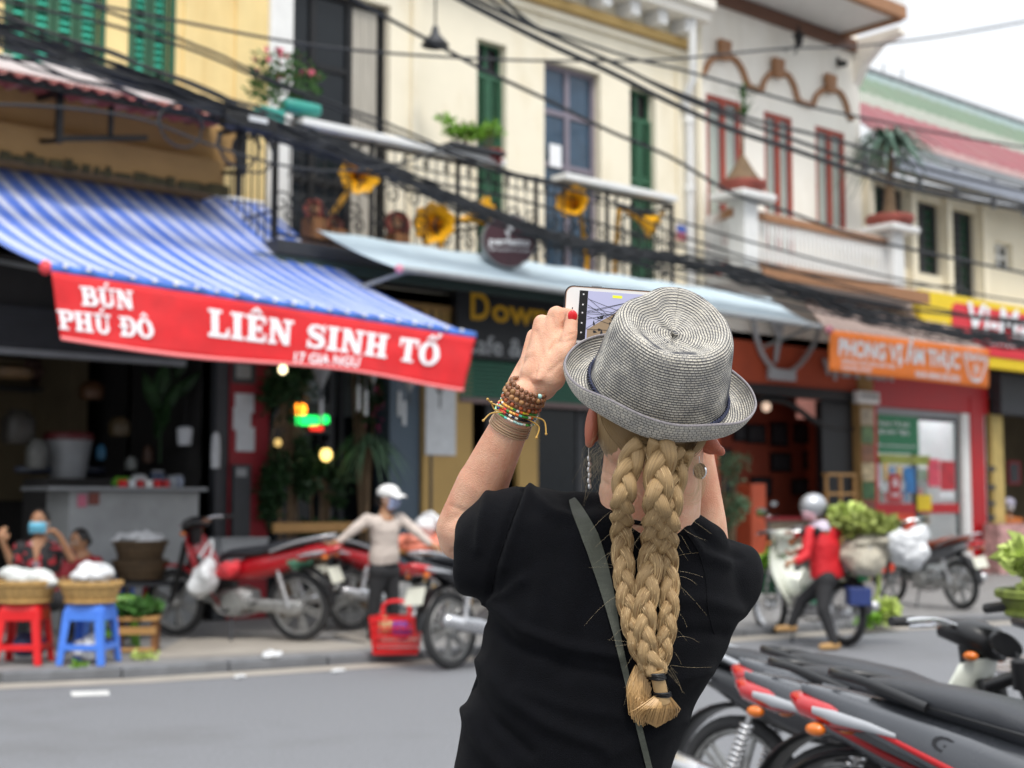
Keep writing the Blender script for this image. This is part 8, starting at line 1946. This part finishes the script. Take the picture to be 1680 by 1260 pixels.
lump('banana_bunch', 'yellow fruit hanging beside the knee of the rider', 'fruit', atd(1352, 928, dm), (.08, .07, .13), mat('yellow_fruit', C('#d8b830'), .5, var=.15), 5, 51, .2, .009)
lump('plastic_bag', 'pink bag hanging in the middle of the loaded motorbike', 'bag', atd(1333, 945, dm + .05), (.13, .10, .14), mat('pink_bag', C('#c8847c'), .4, var=.15), 3, 52, .15)
lump('plastic_bag', 'sea green plastic bag hanging below the pink one', 'bag', atd(1334, 985, dm - .02), (.12, .09, .16), mat('sea_green_bag', C('#7fd0a8'), .3, var=.12), 3, 53, .15)
g = MB(); c = atd(1408, 978, dl - .3); M = Matrix.Translation(c) @ Matrix.Rotation(CAMR, 4, 'Z'); g.box(-.1, .1, -.1, .1, -.08, .08, M); tag(g.build('crate', mat('navy_crate', C('#24356c'), .5, var=.1), bevel=.01), 'dark blue crate low on the rear of the loaded motorbike', 'crate')
lump('plastic_bag', 'green bag and cord dangling under the grey brown sack', 'bag', atd(1420, 945, dl - .15), (.06, .05, .07), mat('green_bag', C('#2f8a50'), .4), 3, 55, .2, .01)
g = MB(); g.tube(catmull([atd(1440, 930, dl), atd(1442, 960, dl), atd(1436, 985, dl)], 5), .02, 6); tag(g.build('cord', m_leaf_p), 'pale green strap dangling from the rear sack towards the cabbage', 'strap')
c = onZ(1448, 1022, SWZ); g = MB(); rd = random.Random(3); leaves(g, c + V((0, 0, .10)), (.15, .13, .07), 380, .13, rd, .5, narrow=.9); tag(g.build('cabbage', m_leaf_p), 'pale green cabbage lying on the pavement behind the loaded motorbike', 'cabbage')
greens(onZ(1422, 1026, SWZ) + V((0, 0, .05)), (.08, .1, .03), 120, .10, m_leaf_l, 'loose green leaves beside the cabbage on the pavement', seed=12)
# helmet hung behind and wooden shelf in the restaurant
q = onY(1378, 830, 13.2); t = thing('wooden_rack', 'light wooden rack standing at the restaurant front', 'rack', (q.x, 13.2, SWZ)); x0, x1, z0, z1 = rc(1357, 778, 950, 1403, 13.2)
for x in (x0, (x0 + x1) / 2, x1): g = MB(); g.box(x - .02, x + .02, 13.2, 13.24, SWZ, z1); g.build('upright', m_lwood, t)
for z in (z1, z1 - .3, z1 - .6, .5): g = MB(); g.box(x0, x1, 13.18, 13.3, z - .02, z + .02); g.build('shelf', m_lwood, t)
bush(1200, 800, 18, 62, 12.9, 420, .09, mat('greyish_leaf', C('#5f7c5a', .85), .5, var=.4, scale=14), 'slim grey green shrub before the orange restaurant'); bush(1180, 870, 16, 40, 12.8, 260, .09, m_leaf_d, 'low dark shrub left of the brick pier')

# ================================================================ bicycle with the vegetable basket at the right edge
fw_ = V((CF.x, CF.y, 0)).normalized(); bq = EYE + CR * 1.86 + fw_ * 4.86; hB = (-fw_ + CR * -.08).normalized(); BCM = Matrix.Translation((bq.x, bq.y, 0)) @ Matrix.Rotation(math.atan2(hB.y, hB.x), 4, 'Z')
dB = dep(V((bq.x, bq.y, 0)))
BC = thing('bicycle', 'bicycle carrying a basket of vegetables at the right edge', 'bicycle', M=BCM)
for x in (.53, -.53):
    g = MB(); g.tube([(x + .32 * math.cos(2 * PI * i / 40), 0, .335 + .32 * math.sin(2 * PI * i / 40)) for i in range(40)], .017, 8, closed=True, up=V((0, 1, 0))); wt = g.build('tyre', m_rubber, BC, local=True, smooth=True); g = MB()
    for k in range(24): a = 2 * PI * k / 24; g.tube([(x, .02 if k % 2 else -.02, .335), (x + .31 * math.cos(a), 0, .335 + .31 * math.sin(a))], .0015, 3)
    g.build('spokes', m_steel, wt, local=True)
g = MB()
for a, b in (((-.53, 0, .335), (-.15, 0, .75)), ((-.53, 0, .335), (-.08, 0, .30)), ((-.08, 0, .30), (-.17, 0, .85)), ((-.08, 0, .30), (.38, 0, .68)), ((-.15, 0, .72), (.36, 0, .78)), ((.36, 0, .86), (.53, 0, .335))): g.tube([a, b], .015, 8)
g.build('frame', m_bikeblack, BC, local=True, smooth=True)
g = MB(); g.tube(catmull([(.18, -.27, .97), (.32, -.18, 1.0), (.36, 0, .97), (.32, .18, 1.0), (.18, .27, .97)], 6), .011, 8); g.tube([(.36, 0, .8), (.36, 0, .97)], .013, 8); g.build('handlebar', m_bikeblack, BC, local=True, smooth=True)
for s_ in (-1, 1): g = MB(); g.tube([(.17, .27 * s_, .97), (.26, .22 * s_, .985)], .017, 8); g.tube(catmull([(.34, .15 * s_, .96), (.45, .1 * s_, .85), (.5, .03 * s_, .6)], 5), .003, 4); g.build('grip', m_rubber, BC, local=True)
g = MB(); g.loft([((.0, 0, .88), .02, .015), ((-.12, 0, .885), .05, .025), ((-.26, 0, .895), .08, .03)], 12); g.build('saddle', m_bikeblack, BC, local=True, smooth=True)
g = MB(); g.box(-.85, -.25, -.12, .12, .70, .715); g.bar((-.53, .05, .335), (-.6, .08, .7), .012, .012); g.bar((-.53, -.05, .335), (-.6, -.08, .7), .012, .012); g.build('carrier', m_steel, BC, local=True)
dV = 4.55; c = atd(1724, 985, dV); bk_ = basket(c - V((0, 0, .05)), .16, .075, 'green and yellow rimmed basket of vegetables at the right edge', mat('green_yellow_weave', C('#7d8a3c', .8), .6, var=.6, scale=16), None)
g = MB(); rd = random.Random(4); leaves(g, c + V((0, 0, .12)), (.16, .15, .07), 420, .06, rd, .6, narrow=.8); tag(g.build('vegetables', m_leaf_p), 'pale yellow green vegetables heaped in the basket at the right edge', 'vegetables')
# clutter inside the noodle shop
rd = random.Random(31)
for i, (px, py, w_, h_, col) in enumerate(((60, 745, .10, .30, '#6a6a66'), (165, 742, .05, .16, '#2f6a8a'), (100, 770, .5, .10, '#2a3040'), (196, 700, .10, .2, '#5a4a30'), (318, 752, .07, .22, '#7a7a74'), (215, 760, .06, .14, '#a0a4a0'), (243, 745, .05, .18, '#4a3020'), (30, 700, .16, .35, '#3a3630'), (150, 640, .12, .2, '#5a3a20'), (20, 610, .2, .14, '#6a5030'))):
    c = onY(px, py, 14.0 + .15 * (i % 3)); g = MB(); g.loft([(c + V((0, 0, z * h_)), w_ * k, min(w_, .15) * k, (V((1, 0, 0)), V((0, 1, 0)))) for z, k in ((-.5, .85), (-.3, 1), (.2, 1), (.38, .7), (.5, .5))], 12, 3)
    tag(g.build('kitchen_item', mat('dim_ware', C(col, .8), .5, var=.3), smooth=True), ['dull grey cloth hung at the left of the noodle shop', 'small blue bottle above the counter', 'dark blue flat bundle above the left of the counter', 'brown jar before the inner column', 'grey can at the right side of the shop', 'pale cup behind the counter', 'dark brown bottle behind the counter', 'dark sack at the far left of the shop', 'brown pot below the red banner', 'tan box high at the far left of the shop'][i], 'kitchenware')
